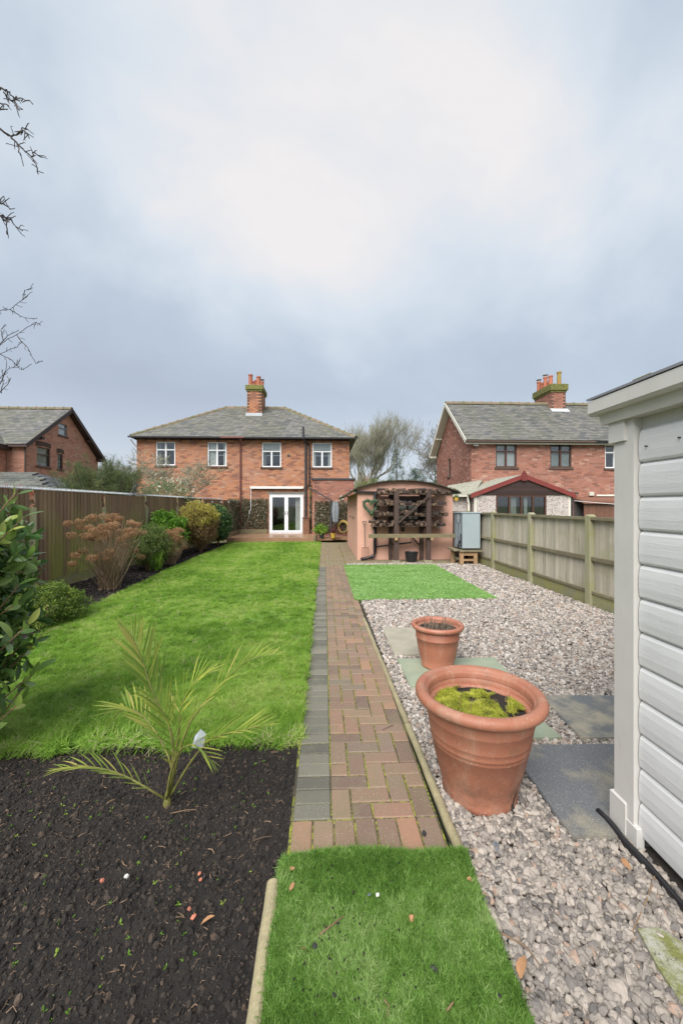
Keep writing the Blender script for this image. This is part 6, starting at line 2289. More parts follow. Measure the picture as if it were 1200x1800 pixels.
def hydrangea(loc, spread, h, n_heads, n_stems, lab, seed, hr_=.088):
    random.seed(seed)
    t = thing('hydrangea', lab, 'hydrangea', loc, None)
    tops = []
    for k in range(n_heads):
        u = random.uniform(-1, 1)
        v = random.uniform(-1, 1)
        z = h * (random.uniform(.70, 1.03) if random.random() < .85 else random.uniform(.4, .6))
        z *= 1 - .12 * abs(u)
        tops.append((loc[0] + u * spread * .55, loc[1] + v * spread, z))
    extra = [(loc[0] + random.uniform(-.6, .7) * spread, loc[1] + random.uniform(-1, 1) * spread, h * random.uniform(.45, .95)) for _ in range(n_stems)]
    stems(t, loc, tops + extra, .0055, .0025, 'hydrangea_stem', foot=.20 * spread)
    core = MB().lathe([(.01, -.028), (.05, -.02), (.066, 0), (.05, .02), (.01, .032)], (0, 0, 0), 8)
    for tp in tops:
        s = random.uniform(.7, 1.15)
        n = 95
        v = rng.normal(size=(n, 3)); v /= np.linalg.norm(v, axis=1)[:, None]
        v[:, 2] = v[:, 2] * .62 + .1
        v *= rng.uniform(.72, 1, n)[:, None]
        P = np.array(tp) + v * hr_ * s
        scatter('flower_head', 'bloom_petal', P, rand_rot(n), rng.uniform(1.0, 1.5, n), np.clip(rng.normal(.40 + .35 * (v[:, 2]), .2, n), 0, 1), parent=t)
    return t


hydrangea((-3.95, 7.45, 0), .72, 1.34, 74, 120, 'big dried hydrangea covered with brown flower heads beside the left fence', 21)
hydrangea((-3.98, 10.5, 0), .44, .90, 34, 70, 'small dried hydrangea with pale brown heads before the climber', 22)
random.seed(99)


def shrub(name, lab, cat, c, rad, key, n, scale=(.8, 1.2), hollow=.55, gap=.2, seed=0., stem_mat='twig_brown', n_st=14, tint=(0, 1), group=None, tilt=3.14):
    t = thing(name, lab, cat, (c[0], c[1], 0), group)
    P = hull(c, rad, n, hollow, gap, seed)
    P = P[P[:, 2] > .02]
    rel = (P[:, 2] - c[2]) / rad[2]
    tn = np.clip(rng.uniform(tint[0], tint[1], len(P)) * (.85 + .3 * nzv(P, 5, seed)), 0, 1)
    scatter('foliage', key, P, rand_rot(len(P), tilt), rng.uniform(scale[0], scale[1], len(P)), tn, parent=t, kind='stuff')
    if n_st:
        tops = P[rng.integers(0, len(P), n_st)]
        stems(t, (c[0], c[1], 0), [c_ * .92 + np.array(c) * .08 for c_ in tops], .007, .002, stem_mat)
    return t


shrub('box_bush', 'low bush with tiny yellow green leaves between the laurel and the big hydrangea', 'bush', (-3.62, 5.30, .20), (.42, .50, .30), 'box_sprig', 2600, (.8, 1.3), .6, .05, 1.0)
shrub('climber', 'pale small leaved climber on the near fence panel behind the laurel', 'climber', (-4.72, 5.7, .85), (.22, .95, .80), 'variegated_sprig', 1100, (.8, 1.3), .3, .35, 2.0)
shrub('shrub', 'loose dark green shrub between the hydrangea and the bright tuft', 'shrub', (-4.2, 9.6, .58), (.48, .80, .50), 'mid_sprig', 1900, (.8, 1.2), .4, .3, 3.0, n_st=30)
gt = thing('grass_tuft', 'vivid green feathery tuft at the foot of the loose dark green shrub', 'tuft', (-3.88, 9.35, 0))
P = hull((-3.88, 9.35, .16), (.16, .18, .22), 46, .2)
scatter('blades', 'grass_clump_bright', P, rand_rot(len(P), .5), rng.uniform(.5, .9, len(P)), rng.uniform(.3, 1, len(P)), parent=gt, kind='stuff')
shrub('leafy_climber', 'bright green broad leaved plant on the fence between the hydrangeas', 'climber', (-4.45, 11.5, .78), (.40, 1.0, .62), 'bright_sprig', 950, (.8, 1.3), .4, .3, 4.0)
gs = shrub('golden_shrub', 'rounded golden variegated shrub with bare brown twigs below', 'shrub', (-4.12, 13.3, .84), (.56, 1.05, .78), 'brown_sprig', 3600, (.8, 1.2), .5, .0, 5.0, n_st=120, tint=(0, 1))
P = hull((-4.14, 13.3, 1.06), (.56, 1.05, .62), 3200, .72, .1, 5.0)
P = P[P[:, 2] > 1.12 - .25 * rng.random(len(P)) + .10 * (P[:, 1] - 13.3)]
scatter('golden_foliage', 'gold_sprig', P, rand_rot(len(P)), rng.uniform(.8, 1.2, len(P)), rng.uniform(0, 1, len(P)), parent=gs, kind='stuff')
shrub('evergreen_shrub', 'dense dark green glossy shrub farthest along the left fence', 'shrub', (-4.10, 15.4, .82), (.45, .85, .74), 'dark_sprig', 2600, (.8, 1.2), .62, .0, 6.0)

# neighbour's plants seen over the left fence
def conifer_shrub():
    t = thing('spreading_conifer', 'dark green spreading conifer rising above the left fence before the gable house', 'conifer', (-5.78, 10.6, 0))
    lift_ = .30
    PP, tops = [], []
    for k in range(64):
        a = random.uniform(0, 2 * math.pi); r_ = random.uniform(.3, 1.25)
        tip = Vector((-5.78 + r_ * math.cos(a) * 1.0, 10.6 + r_ * math.sin(a), 2.2 + random.uniform(0, .62) * (1.3 - r_ * .7)))
        if k < 5: tip = Vector((-5.78 + (-.9, -.55, .1, .45, .25)[k], 10.5, (2.6, 2.55, 2.85, 2.6, 2.5)[k]))
        b = Vector((-5.78, 10.6, 1.75))
        tops.append(tip)
        for q in range(44):
            s = random.uniform(.35, 1)
            p = b.lerp(tip, s) + Vector((0, 0, -.05 + .1 * s * s)) + Vector(rng.normal(0, .085 * (1.25 - s), 3))
            PP.append(p)
    P = np.concatenate([np.array([tuple(p) for p in PP]), hull((-5.78, 10.5, 2.0), (1.0, 1.0, .52), 2600, .4, .15, 3.0)])
    scatter('foliage', 'conifer_sprig', P, rand_rot(len(P)), rng.uniform(.7, 1.15, len(P)), np.clip(rng.uniform(0, .8, len(P)) + .25 * nzv(P, 4), 0, 1), parent=t, kind='stuff')
    stems(t, (-5.78, 10.6, .1), tops, .016, .004, 'bark_dark')


conifer_shrub()
ws = shrub('flowering_shrub', 'pale green shrub with white blossoms above the left fence before the house', 'shrub', (-5.65, 14.3, 1.85), (1.0, .9, .60), 'variegated_sprig', 2600, (.6, 1.0), .4, .35, 7.0, tint=(.2, 1))
P = hull((-5.65, 14.3, 1.98), (1.0, .9, .62), 150, .8)
P = P[P[:, 2] > 1.95]
scatter('blossom', 'white_flower', P, rand_rot(len(P)), rng.uniform(.8, 1.5, len(P)), parent=ws, kind='stuff')


def bare_tree(name, lab, cat, base, h, seed, mat='bark_grey', r0=None, levels=5, spread=.55, lean=(0, 0, 0), fork=.3, nb=(2, 4), group=None, shrink=.72, up=.25, twig_r=.006, start=None):
    rr = random.Random(seed)
    t = thing(name, lab, cat, base, group)
    r0 = r0 or h * .016
    tr, br, tw = MB(), MB(), MB()

    def grow(p, d, L_, r, lv):
        segs = 3
        pts, rads = [p], [r]
        q = p
        for s in range(segs):
            d = (d + Vector((rr.gauss(0, .11), rr.gauss(0, .11), rr.gauss(0, .06) + up * .10))).normalized()
            q = q + d * L_ / segs
            pts.append(q)
            rads.append(max(twig_r * .5, r * (1 - .38 * (s + 1) / segs)))
        tgt = tr if lv == 0 else (br if lv < levels - 2 else tw)
        tgt.tube(pts, rads, 8 if lv == 0 else (5 if lv < 3 else 3), cap=(lv == 0))
        if lv >= levels: return
        k = rr.randint(*nb) + (1 if lv == 0 else 0)
        for i in range(k):
            s = rr.uniform(.45, 1) if i else 1
            idx = min(segs, max(1, int(round(s * segs))))
            o = pts[idx]
            side = Vector((rr.gauss(0, 1), rr.gauss(0, 1), rr.gauss(0, .25))).normalized()
            nd = (d * (1 - spread) + side * spread + Vector((0, 0, up * .5))).normalized()
            grow(o, nd, L_ * shrink * rr.uniform(.75, 1.15), rads[idx] * rr.uniform(.55, .8), lv + 1)
    grow(Vector(base), (Vector((0, 0, 1)) + Vector(lean)).normalized(), h * fork, r0, 0)
    zm = max(v[2] for q in (tr, br, tw) for v in q.v) - base[2]
    k_ = h / zm
    for q in (tr, br, tw):      # grow the whole tree to its full height
        q.v = [(base[0] + (a - base[0]) * k_, base[1] + (b - base[1]) * k_, base[2] + (c - base[2]) * k_) for a, b, c in q.v]
    obj('trunk', tr, mat, t, smooth=True)
    if br.v: obj('limbs', br, mat, t)
    if tw.v: obj('twigs', tw, mat, t)
    return t


bs_ = thing('bare_shrub', 'x', 'shrub', (0, 0, 0)) if False else None
bare_tree('bare_shrub', 'leafless olive twigged shrub in front of the left semi above the fence', 'shrub', (-5.75, 15.6, .3), 3.4, 5, 'bark_olive', .03, 6, .62, (0, 0, 0), .2, (3, 4), shrink=.76, twig_r=.007)
bare_tree('bare_shrub', 'thin bare stems with dark buds above the fence before the tiled outbuilding', 'shrub', (-7.2, 8.3, .6), 1.9, 8, 'twig_brown', .012, 4, .4, (.25, 0, 0), .5, (2, 2), shrink=.6, up=.6, twig_r=.004)
# red budded low shrub along the neighbour's side
t = thing('budding_shrub', 'low thorny shrub with red buds showing just above the left fence top', 'shrub', (-5.6, 8.2, 0))
P = np.c_[rng.uniform(-6.0, -5.2, 420), rng.uniform(6.6, 10.5, 420), 1.72 + .16 * rng.random(420)]
scatter('buds', 'red_bud', P, rand_rot(len(P)), rng.uniform(.8, 1.5, len(P)), parent=t, kind='stuff')
stems(t, (-5.6, 8.2, 1.3), [tuple(p) for p in P[:90]], .005, .002)

# trees behind the houses
bare_tree('bare_tree', 'tall bare spreading tree between the two houses, nearest the semi', 'tree', (4.4, 47, 0), 13.2, 3, 'bark_olive', .20, 7, .42, (0, 0, 0), .14, (3, 4), shrink=.82, up=.48, twig_r=.009)
bare_tree('bare_tree', 'bare dark branched tree rising just left of the right house gable', 'tree', (13.4, 45, 0), 11.4, 14, 'bark_grey', .26, 7, .52, (-.25, 0, 0), .15, (3, 3), shrink=.82, up=.28, twig_r=.014)
bare_tree('bare_tree', 'distant brownish bare tree in the gap behind the tall spreading tree', 'tree', (9.2, 72, 0), 9, 33, 'twig_brown', .25, 6, .45, (0, 0, 0), .2, (3, 4), shrink=.78, up=.5, twig_r=.016)
bare_tree('bare_tree', 'hazy bare tree beyond the fence between the left house and the semi', 'tree', (-25.5, 50, 0), 8.0, 41, 'bark_grey', .28, 6, .45, (0, 0, 0), .2, (3, 4), shrink=.78, up=.5, twig_r=.015)
bare_tree('bare_tree', 'brown bare tree behind the left corner of the semi', 'tree', (-22.0, 54, 0), 7.6, 43, 'twig_brown', .25, 6, .48, (0, 0, 0), .2, (3, 4), shrink=.78, up=.4, twig_r=.016)


def fir(lab, base, h, w, key='fir_sprig', n=900, scl=(.8, 1.3), name='conifer_tree', pw=1.0, tint=(0, 1), cat='conifer'):
    t = thing(name, lab, cat, base)
    z = rng.random(n) ** 1.3
    r_ = w * (1 - z) ** pw * (.75 + .35 * rng.random(n)) * (1 + .2 * np.sin(z * 40))
    a = rng.uniform(0, 2 * math.pi, n)
    P = np.c_[base[0] + r_ * np.cos(a), base[1] + r_ * np.sin(a), base[2] + .4 + (h - .4) * z]
    P += rng.normal(0, .08 * w, P.shape)
    scatter('foliage', key, P, rand_rot(n), rng.uniform(scl[0], scl[1], n), rng.uniform(tint[0], tint[1], n), parent=t, kind='stuff')
    obj('trunk', MB().tube([base, (base[0], base[1], base[2] + h * .95)], [w * .1, w * .02], 7), 'bark_dark', t)
    return t


fir('narrow dark conifer standing between the bare trees', (11.4, 62, 0), 10.4, 2.2, n=700, pw=.7)
fir('broad dark evergreen to the right of the narrow conifer', (13.3, 57, 0), 6.6, 3.0, n=900, pw=.55)
fir('dense green evergreen beside the right house gable', (13.3, 42, 0), 5.6, 2.8, n=900, pw=.5, tint=(.2, 1))
fir('olive green hedge tree above the curved roof of the pink outbuilding', (5.0, 40, 0), 3.9, 3.0, 'hedge_sprig', 1100, (.9, 1.5), 'hedge_tree', .45, (.2, 1), 'tree')
fir('low pale hedge tree just right of the semi behind the annex', (2.6, 36, 0), 3.4, 1.8, 'hedge_sprig', 700, (.8, 1.2), 'hedge_tree', .4, (.3, 1), 'tree')
fir('low mixed hedge tree in the middle of the gap between the houses', (8.4, 44, 0), 3.8, 2.4, 'hedge_sprig', 800, (.8, 1.2), 'hedge_tree', .4, (.1, .8), 'tree')
fir('dull green bush beyond the fence between the left house and the semi', (-17.5, 38, 0), 4.4, 3.0, 'hedge_sprig', 800, (.8, 1.3), 'hedge_tree', .4, (.1, .8), 'tree')

# ------------------------------------------------------------------ overhanging twigs at the upper left: two trees whose trunks stand outside the frame
def cam_pt(px_, py_, Y):
    """garden point at depth Y on the sight line of a measured spot in the photograph"""
    r = (px_ - 600) / 693
    c_, s_ = math.cos(YAW), math.sin(YAW)
    zc = Y / (c_ - r * s_)
    return Vector((r * zc * c_ + zc * s_, Y, EYE - (py_ - 889) / 693 * zc))


def limb_tree(name, lab, trunk_base, trunk_top, r_t, limbs, mat, seed, Y, r_l, twig):
    rr = random.Random(seed)
    t = thing(name, lab, 'tree', trunk_base)
    tb, tt = Vector(trunk_base), Vector(trunk_top)
    obj('trunk', MB().tube([tb, tb.lerp(tt, .5) + Vector((.1, .05, 0)), tt], [r_t, r_t * .8, r_t * .45], 10), mat, t, smooth=True)
    mb = MB()
    for sz, pts in limbs:
        W = [cam_pt(a, b, Y + rr.uniform(-.15, .15)) for a, b in pts]
        root = tb.lerp(tt, sz)
        if len(W) > 2 or True:
            path_ = ([root, root.lerp(W[0], .5) + Vector((0, 0, .2))] if sz > 0 else []) + W
        nn2 = len(path_)
        rad = [max(twig, r_l * (1 - i / (nn2 - 1)) ** .8) if sz > 0 else max(twig, twig * 1.6 * (1 - i / nn2)) for i in range(nn2)]
        if sz > 0:
            rad[0] = r_t * .4; rad[1] = r_l * 1.6
        # knobbly re-sampling
        fine, fr = [], []
        for i in range(nn2 - 1):
            for q in range(4):
                p = path_[i].lerp(path_[i + 1], q / 4)
                if q: p += Vector((rr.gauss(0, 1), rr.gauss(0, 1), rr.gauss(0, 1))) * twig * 1.1
                fine.append(p); fr.append(rad[i] + (rad[i + 1] - rad[i]) * q / 4)
        fine.append(path_[-1]); fr.append(rad[-1])
        mb.tube(fine, fr, 5)
        for i in range(8 if sz > 0 else 1, len(fine) - 1):
            if rr.random() < .55:
                d = (fine[i + 1] - fine[i]).normalized()
                sd = Vector((rr.gauss(0, 1), rr.gauss(0, .4), rr.gauss(0, 1))).normalized()
                L_ = rr.uniform(2.5, 9) * twig * 2.2
                e1 = fine[i] + (d * .6 + sd * .8).normalized() * L_
                mb.tube([fine[i], e1, e1 + (d + sd * .3) * L_ * .35], [twig * .9, twig * .8, twig * .5], 4)
    obj('branches', mb, mat, t)
    return t


limb_tree('overhanging_tree', 'bare dark tree outside the left edge with knobbly twigs hanging into the upper left sky', (-6.3, 4.4, 0), (-5.8, 4.2, 6.6), .16,
          [(.92, [(-40, 140), (0, 157), (12, 158), (24, 170), (36, 172), (58, 183)]), (0, [(7, 162), (18, 176), (26, 177), (34, 193)]), (0, [(24, 170), (26, 180), (34, 194)]),
           (0, [(-8, 178), (2, 182), (16, 186)]), (0, [(-10, 192), (14, 192)]),
           (.85, [(-30, 205), (0, 226), (20, 240), (34, 256), (56, 276), (64, 290), (68, 306)]), (0, [(20, 240), (38, 232), (44, 230), (52, 243)]), (0, [(38, 232), (40, 224), (50, 228)]),
           (0, [(56, 276), (60, 268), (74, 277)]), (0, [(30, 250), (33, 266), (38, 273)]),
           (.7, [(-20, 345), (0, 357), (10, 361), (19, 367)]), (0, [(0, 357), (2, 350)]),
           (.68, [(-20, 370), (2, 380), (20, 386), (28, 398), (40, 406)]), (0, [(2, 380), (12, 392), (13, 412)]), (0, [(4, 381), (18, 383)])],
          'bark_dark', 3, 4.6, .018, .0055)
limb_tree('overhanging_tree', 'leafless fine twigged tree at the left edge above the gable house', (-9.6, 9.6, 0), (-9.2, 9.4, 6.0), .13,
          [(.98, [(-30, 552), (0, 546), (18, 544), (40, 527), (44, 510), (58, 506)]), (0, [(18, 544), (36, 556), (52, 560), (66, 559)]), (0, [(40, 527), (50, 520)]),
           (.9, [(-30, 618), (0, 605), (30, 588), (50, 574), (64, 566), (72, 572)]), (0, [(30, 588), (50, 612), (64, 640), (74, 634)]), (0, [(0, 608), (14, 590), (34, 580)]),
           (.9, [(-30, 640), (0, 622), (26, 612), (40, 600)]), (0, [(0, 622), (20, 632), (38, 650), (56, 640)]), (0, [(6, 600), (2, 580), (10, 570)]),
           (.85, [(-20, 680), (0, 665), (14, 650), (30, 642), (36, 634)]), (0, [(0, 690), (14, 676), (20, 664)]), (0, [(0, 676), (10, 655), (12, 640)]), (0, [(2, 690), (6, 670), (4, 650)])],
          'bark_dark', 9, 9.5, .012, .0065)

# ------------------------------------------------------------------ laurel in the left foreground
random.seed(41)
la = thing('laurel_bush', 'large glossy leaved laurel bush at the left edge of the picture', 'laurel', (-2.22, 2.45, 0))
LC = Vector((-2.22, 2.42, .95))
tips = []
mb = MB()
for k in range(44):
    a = random.uniform(-1.5, .9)
    h_ = random.uniform(.15, 1.78)
    rr2 = .46 * (1 - .35 * abs(h_ - .85)) * random.uniform(.75, 1.1)
    tip = Vector((LC.x + rr2 * math.cos(a), LC.y + rr2 * math.sin(a) * .9, h_))
    b = Vector((LC.x + random.uniform(-.1, .1), LC.y, max(.05, h_ - random.uniform(.25, .5))))
    mb.tube([Vector((LC.x, LC.y, 0)), b, b.lerp(tip, .6) + Vector((0, 0, -.02)), tip], [.012, .008, .005, .003], 5)
    tips.append((b, tip))
obj('stems', mb, 'twig_brown', la)
Lme = [mesh_of('leaf', leaf_mb(.105, .042, .22, c_, 6), 'laurel_leaf', True) for c_ in (.05, .15, .25)]
nleaf = 0
for b, tip in tips:
    d = (tip - b).normalized()
    for q in range(7):
        if nleaf >= 298: break
        s = 1 - q * .085
        p = b.lerp(tip, s)
        az = q * 2.4 + random.uniform(-.4, .4)
        side = d.orthogonal().normalized()
        side = Matrix.Rotation(az, 3, d) @ side
        ld = (d * (.9 if q < 2 else .45) + side * (.5 if q < 2 else .95) + Vector((0, 0, .15))).normalized()
        up_v = (d - ld * d.dot(ld)).normalized()
        yv_ = up_v.cross(ld)
        M = Matrix((ld, yv_, up_v)).transposed()
        sc = random.uniform(.75, 1.25)
        piece('leaf', random.choice(Lme), la, p, M.to_euler(), (sc, sc, sc))
        nleaf += 1
P = hull((LC.x - .08, LC.y + .05, .88), (.42, .45, .84), 1500, .3, .1, 8)
P = P[P[:, 2] > .05]
scatter('inner_leaves', 'laurel_sprig', P, rand_rot(len(P)), rng.uniform(.8, 1.2, len(P)), rng.uniform(0, .8, len(P)), parent=la, kind='stuff')

# ------------------------------------------------------------------ young palm in the soil bed
random.seed(17)
pm = thing('young_palm', 'young yellow green date palm with arching feather fronds in the soil bed', 'palm', (-.80, 2.05, -.02))
B0 = Vector((-.80, 2.05, -.01))
obj('stem_base', MB().lathe([(.012, -.03), (.021, .0), (.019, .03), (.014, .06), (.008, .08)], tuple(B0), 12), 'palm_stem', pm)
lf_me = []
for c_ in (.0, .12, .22):
    lm = leaf_mb(1.0, .075, .35, c_, 4)
    lm = lm
    lf_me.append(mesh_of('leaflet', lm, 'palm_leaf', True))


def frond(ctrl, n, L_, splay=.75, bare=.35, name='frond', flip=1):
    """ctrl: points along the midrib; leaflets stand off both sides"""
    C = [Vector(c_) for c_ in ctrl]

    def at(t):
        t *= len(C) - 1
        i = min(int(t), len(C) - 2)
        u = t - i
        p0, p1, p2, p3 = C[max(i - 1, 0)], C[i], C[i + 1], C[min(i + 2, len(C) - 1)]
        return .5 * ((2 * p1) + (p2 - p0) * u + (2 * p0 - 5 * p1 + 4 * p2 - p3) * u * u + (3 * p1 - p0 - 3 * p2 + p3) * u ** 3)
    pts = [at(i / 14) for i in range(15)]
    mb = MB().tube(pts, [.0058 * (1 - .8 * i / 14) + .0008 for i in range(15)], 6)
    fr_ = obj(name, mb, 'palm_stem', pm, smooth=True)
    for k in range(n):
        t = bare + (1 - bare) * (k // 2) / (n // 2 - 1 + 1e-6)
        t = min(t, 1)
        p = at(t); d = (at(min(1, t + .03)) - at(t - .03)).normalized()
        side = d.cross(Vector((0, 0, 1)))
        if side.length < .1: side = d.cross(Vector((0, 1, 0)))
        side.normalize()
        upv = side.cross(d)
        s = 1 if k % 2 else -1
        fwd = splay + .5 * t
        ld = (side * s * (1.0 - .3 * t) + d * fwd + upv * random.uniform(.1, .5)).normalized()
        if k >= n - 2: ld = (d + side * s * .2).normalized()
        nv = upv - ld * upv.dot(ld)
        nv.normalize()
        yv2 = nv.cross(ld)
        M = Matrix((ld, yv2, nv)).transposed()
        ll = L_ * (math.sin(math.pi * (.25 + .62 * (t - bare) / (1 - bare + 1e-6)))) * random.uniform(.85, 1.1)
        piece('leaflet', random.choice(lf_me), fr_, p, M.to_euler(), (ll * 1.2, min(ll, .18) * random.uniform(.9, 1.15), ll))
        fr_.children[-1] if False else None


def ppt(px_, py_, Y): return cam_pt(px_, py_, Y)
frond([B0 + Vector((0, 0, .05)), ppt(304, 1300, 2.0), ppt(270, 1220, 2.0), ppt(250, 1160, 2.02), ppt(228, 1108, 2.04)], 42, .20, .9, .30)
frond([B0 + Vector((.01, 0, .05)), ppt(325, 1290, 2.02), ppt(368, 1225, 2.05), ppt(430, 1165, 2.1), ppt(482, 1150, 2.18)], 42, .17, .8, .30)
frond([B0 + Vector((-.01, 0, .04)), ppt(270, 1392, 2.0), ppt(215, 1362, 1.98), ppt(160, 1348, 1.96), ppt(105, 1352, 1.95)], 26, .13, 1.1, .30)
frond([B0 + Vector((.01, 0, .05)), ppt(335, 1340, 2.0), ppt(372, 1300, 1.98), ppt(420, 1285, 1.95), ppt(468, 1275, 1.93)], 34, .16, .7, .40)
frond([B0 + Vector((0, .01, .05)), ppt(300, 1340, 2.05), ppt(262, 1270, 2.1), ppt(225, 1245, 2.14), ppt(200, 1262, 2.18)], 32, .16, .8, .38)
frond([B0 + Vector((0, 0, .05)), ppt(312, 1310, 2.06), ppt(320, 1240, 2.1), ppt(345, 1195, 2.14), ppt(372, 1180, 2.2)], 30, .15, .8, .35)
frond([B0 + Vector((0, -.01, .05)), ppt(300, 1360, 1.98), ppt(316, 1320, 1.94), ppt(342, 1310, 1.9), ppt(370, 1335, 1.88)], 22, .14, .8, .35)
frond([B0 + Vector((0, 0, .05)), ppt(306, 1350, 2.0), ppt(300, 1290, 2.02), ppt(285, 1250, 2.06), ppt(262, 1225, 2.1)], 26, .15, .8, .35)
mb = MB()
q = ppt(350, 1298, 1.93)
for k in range(2): pass
mb.add([q + Vector((-.035, 0, -.045)), q + Vector((.018, .01, -.052)), q + Vector((.034, .0, .02)), q + Vector((.012, -.01, .05)), q + Vector((-.02, .0, .012))], [(0, 1, 2, 3, 4)])
mb.add([v + Vector((0, .0015, 0)) for v in [q + Vector((-.035, 0, -.045)), q + Vector((.018, .01, -.052)), q + Vector((.034, .0, .02)), q + Vector((.012, -.01, .05)), q + Vector((-.02, .0, .012))]], [(4, 3, 2, 1, 0)])
obj('plant_tag', mb, 'tag_plastic', loc=q, label='translucent white plant tag hanging in the palm fronds', cat='plant tag')

# ------------------------------------------------------------------ small things lying about
random.seed(5)
def lump(r, seed, mat, name='stone'):
    return mesh_of(name, stone_mb(r, .75, seed), mat)


simple('coal', (.012, .012, .014), (.03, .03, .033), 40, .7, .5)
simple('brick_chip', (.50, .17, .10), (.38, .14, .09), 40, .9, .4)
simple('white_chip', (.66, .64, .58), (.5, .48, .44), 40, .8, .4)
simple('dead_leaf_tan', (.42, .22, .10), (.30, .16, .08), 40, .8, .3)
simple('slate_chip', (.10, .12, .15), (.14, .16, .19), 40, .6, .3)


def gpt(px_, py_, z=0):
    c_, s_ = math.cos(YAW), math.sin(YAW)
    zc = 693 * (EYE - z) / (py_ - 889); xc = (px_ - 600) / 693 * zc
    return Vector((xc * c_ + zc * s_, -xc * s_ + zc * c_, z))


items = [('coal_lump', 'lump of black coal on the soldier course of the brick path', 'coal', .011, (745, 1465), 'coal', .006),
         ('coal_lump', 'lump of black coal at the right of the green mat', 'coal', .010, (762, 1704), 'coal', .028),
         ('coal_lump', 'lump of black coal on the left half of the green mat', 'coal', .010, (553, 1661), 'coal', .028),
         ('coal_lump', 'small black coal lump between the stick and the left pole on the mat', 'coal', .006, (594, 1622), 'coal', .028),
         ('coal_lump', 'small black coal crumb near the bottom centre of the mat', 'coal', .007, (588, 1748), 'coal', .028),
         ('coal_lump', 'small black coal crumb at the right edge of the mat', 'coal', .006, (877, 1748), 'coal', .028),
         ('pale_pebble', 'pale tan pebble on the middle of the green mat', 'pebble', .011, (723, 1613), 'dead_leaf_tan', .028),
         ('slate_chip', 'blue grey slate chip near the top of the green mat', 'slate chip', .008, (649, 1573), 'slate_chip', .028),
         ('white_pebble', 'whitish pebble beside the slate chip on the green mat', 'pebble', .007, (663, 1574), 'white_chip', .028),
         ('slate_chip', 'dark slate shard lying on the gravel beside the edging pole', 'slate chip', .016, (872, 1488), 'slate_chip', .012),
         ('brick_fragment', 'orange brick chip on the left of the dark soil', 'brick chip', .010, (180, 1548), 'brick_chip', .01),
         ('brick_fragment', 'orange brick chip beside the black pebble in the soil', 'brick chip', .007, (351, 1535), 'brick_chip', .01),
         ('brick_fragment', 'second orange brick chip just below the other by the black pebble', 'brick chip', .007, (353, 1546), 'brick_chip', .01),
         ('brick_fragment', 'orange brick chip left of the long tan leaf in the soil', 'brick chip', .008, (333, 1597), 'brick_chip', .01),
         ('brick_fragment', 'longer orange brick chip below the chip left of the tan leaf', 'brick chip', .009, (340, 1612), 'brick_chip', .01),
         ('white_pebble', 'white stone chip in the middle of the soil bed', 'pebble', .009, (223, 1540), 'white_chip', .01),
         ('black_pebble', 'smooth black pebble beside the orange chips in the soil', 'pebble', .007, (359, 1540), 'coal', .01)]
for i, (nm, lab, cat, r, pxy, mt, z) in enumerate(items):
    p = gpt(*pxy, z)
    if nm in ('coal_lump',) and z > .02: p.z = mat_z(p.x, p.y) + .014
    elif z > .02: p.z = mat_z(p.x, p.y) + .016
    o = bpy.data.objects.new(nm, lump(r, 200 + i, mt, nm))
    o.location = p
    o.rotation_euler = (random.uniform(-.4, .4), random.uniform(-.4, .4), random.uniform(0, 6))
    if 'slate' in nm: o.scale = (1.2, 1, .4)
    link(o); props(o, lab, cat)


def stick(a, b, r, lab, mat='twig_brown', z=.03, bend=.01):
    A, B = gpt(*a, z), gpt(*b, z)
    if z > .02:
        A.z = mat_z(A.x, A.y) + .02; B.z = mat_z(B.x, B.y) + .02
    M_ = A.lerp(B, .5) + Vector((bend, bend * .5, .003))
    obj('twig', MB().tube([A, A.lerp(M_, .5), M_, B], [r, r * .9, r * .8, r * .6], 6), mat, loc=M_, label=lab, cat='twig')


stick((562, 1643), (603, 1611), .0035, 'thick brown twig lying on the left half of the green mat')
stick((675, 1760), (680, 1790), .002, 'thin brown twig at the bottom of the green mat')
stick((785, 1778), (796, 1762), .003, 'short rusty twig near the lower right of the green mat')
stick((444, 1478), (478, 1470), .004, 'pale dry stick on the soil beside the path end', 'log_wood', .008)
stick((300, 1430), (345, 1423), .003, 'thin brown root on the soil at the right of the palm foot', 'twig_brown', .008)
stick((880, 1640), (955, 1705), .003, 'long thin brown stem lying along the edge of the gravel', 'twig_brown', .014, .02)
stick((1150, 1540), (1110, 1640), .003, 'bent brown stem on the gravel near the shed', 'twig_brown', .014, .02)
stick((690, 1275), (672, 1283), .002, 'tiny twig across a brick in the middle of the path', 'bark_dark', .004, .0)

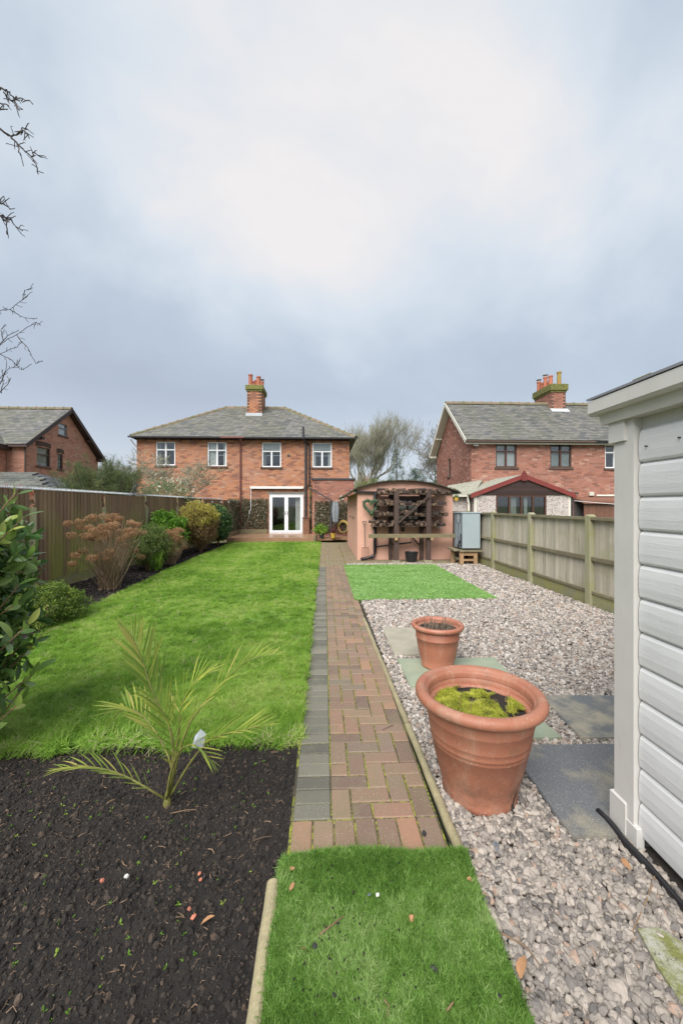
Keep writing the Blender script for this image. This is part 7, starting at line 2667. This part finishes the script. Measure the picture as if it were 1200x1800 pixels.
flm = leaf_mb(.034, .016, .3, .3, 4)
for i, (pxy, lab, s, z) in enumerate([((518, 1528), 'curled tan leaf at the top left corner of the green mat', 1.1, .03), ((517, 1550), 'tan leaf below the curled one near the left pole end', 1, .03),
                                    ((530, 1668), 'broken tan leaf beside the left pole on the mat', 1, .03), ((820, 1545), 'tan leaf near the upper right corner of the mat', 1.1, .03),
                                    ((377, 1610), 'long tan leaf on the soil', 1.4, .012), ((915, 1720), 'curved orange leaf at the edge of the gravel', 2.2, .02),
                                    ((1092, 1508), 'orange brown leaf against the black pipe', 1.5, .03), ((860, 1545), 'rusty leaf on the gravel beside the mat', 1.6, .02)]):
    p = gpt(*pxy, z)
    if z == .03 and p.x < .62: p.z = mat_z(p.x, p.y) + .02
    me = mesh_of('dead_leaf', flm, 'dead_leaf_tan', True)
    o = bpy.data.objects.new('dead_leaf', me)
    o.location = p; o.scale = (s, s, s)
    o.rotation_euler = (random.uniform(-.5, .5), random.uniform(-.3, .3), random.uniform(0, 6))
    link(o); props(o, lab, 'dead leaf')

# loose litter: woody shreds on soil and mat
simple('shred', (.26, .17, .10), (.13, .085, .06), 40, .9, .3, vary=.4)
variants('shred', [MB().tube([(-.010, 0, 0), (0, .002 * i, .002), (.010, -.002 * i, .001)], [.0012, .001, .0005], 4) for i in range(4)], 'shred')
variants('green_sprout', [clump_mb(5, .011, .006, .004, 170 + i) for i in range(3)], 'bright_leaf')
n = 3200
x = rng.uniform(-2.6, -.22, n); y = rng.uniform(.9, 2.6, n)
z = np.array([soil_z(a, b) for a, b in zip(x, y)]) + .008
scatter('woody_litter', 'shred', np.c_[x, y, z], rand_rot(n, .35), rng.uniform(.35, 1.0, n) * rng.choice([.6, 1.0, 2.0], n, p=[.5, .42, .08]), kind='stuff', label='small woody shreds scattered over the dark soil')
n = 260
x = rng.uniform(-2.6, -.22, n); y = rng.uniform(.9, 2.6, n)
z = np.array([soil_z(a, b) for a, b in zip(x, y)]) + .006
scatter('seedlings', 'green_sprout', np.c_[x, y, z], rand_rot(n, .4), rng.uniform(.6, 1.3, n), kind='stuff', label='tiny green seedlings dotted over the dark soil')
n = 130
x = rng.normal(.05, .16, n); y = rng.uniform(1.15, 1.66, n)
k = (x > -.12) & (x < .55)
x, y = x[k], y[k]
z = np.array([mat_z(a, b) for a, b in zip(x, y)]) + .018
scatter('soil_crumbs', 'soil_clod', np.c_[x, y, z], rand_rot(len(x)), rng.uniform(.15, .4, len(x)), rng.random(len(x)) * .6, kind='stuff', label='dark crumbs of soil scattered on the green mat')
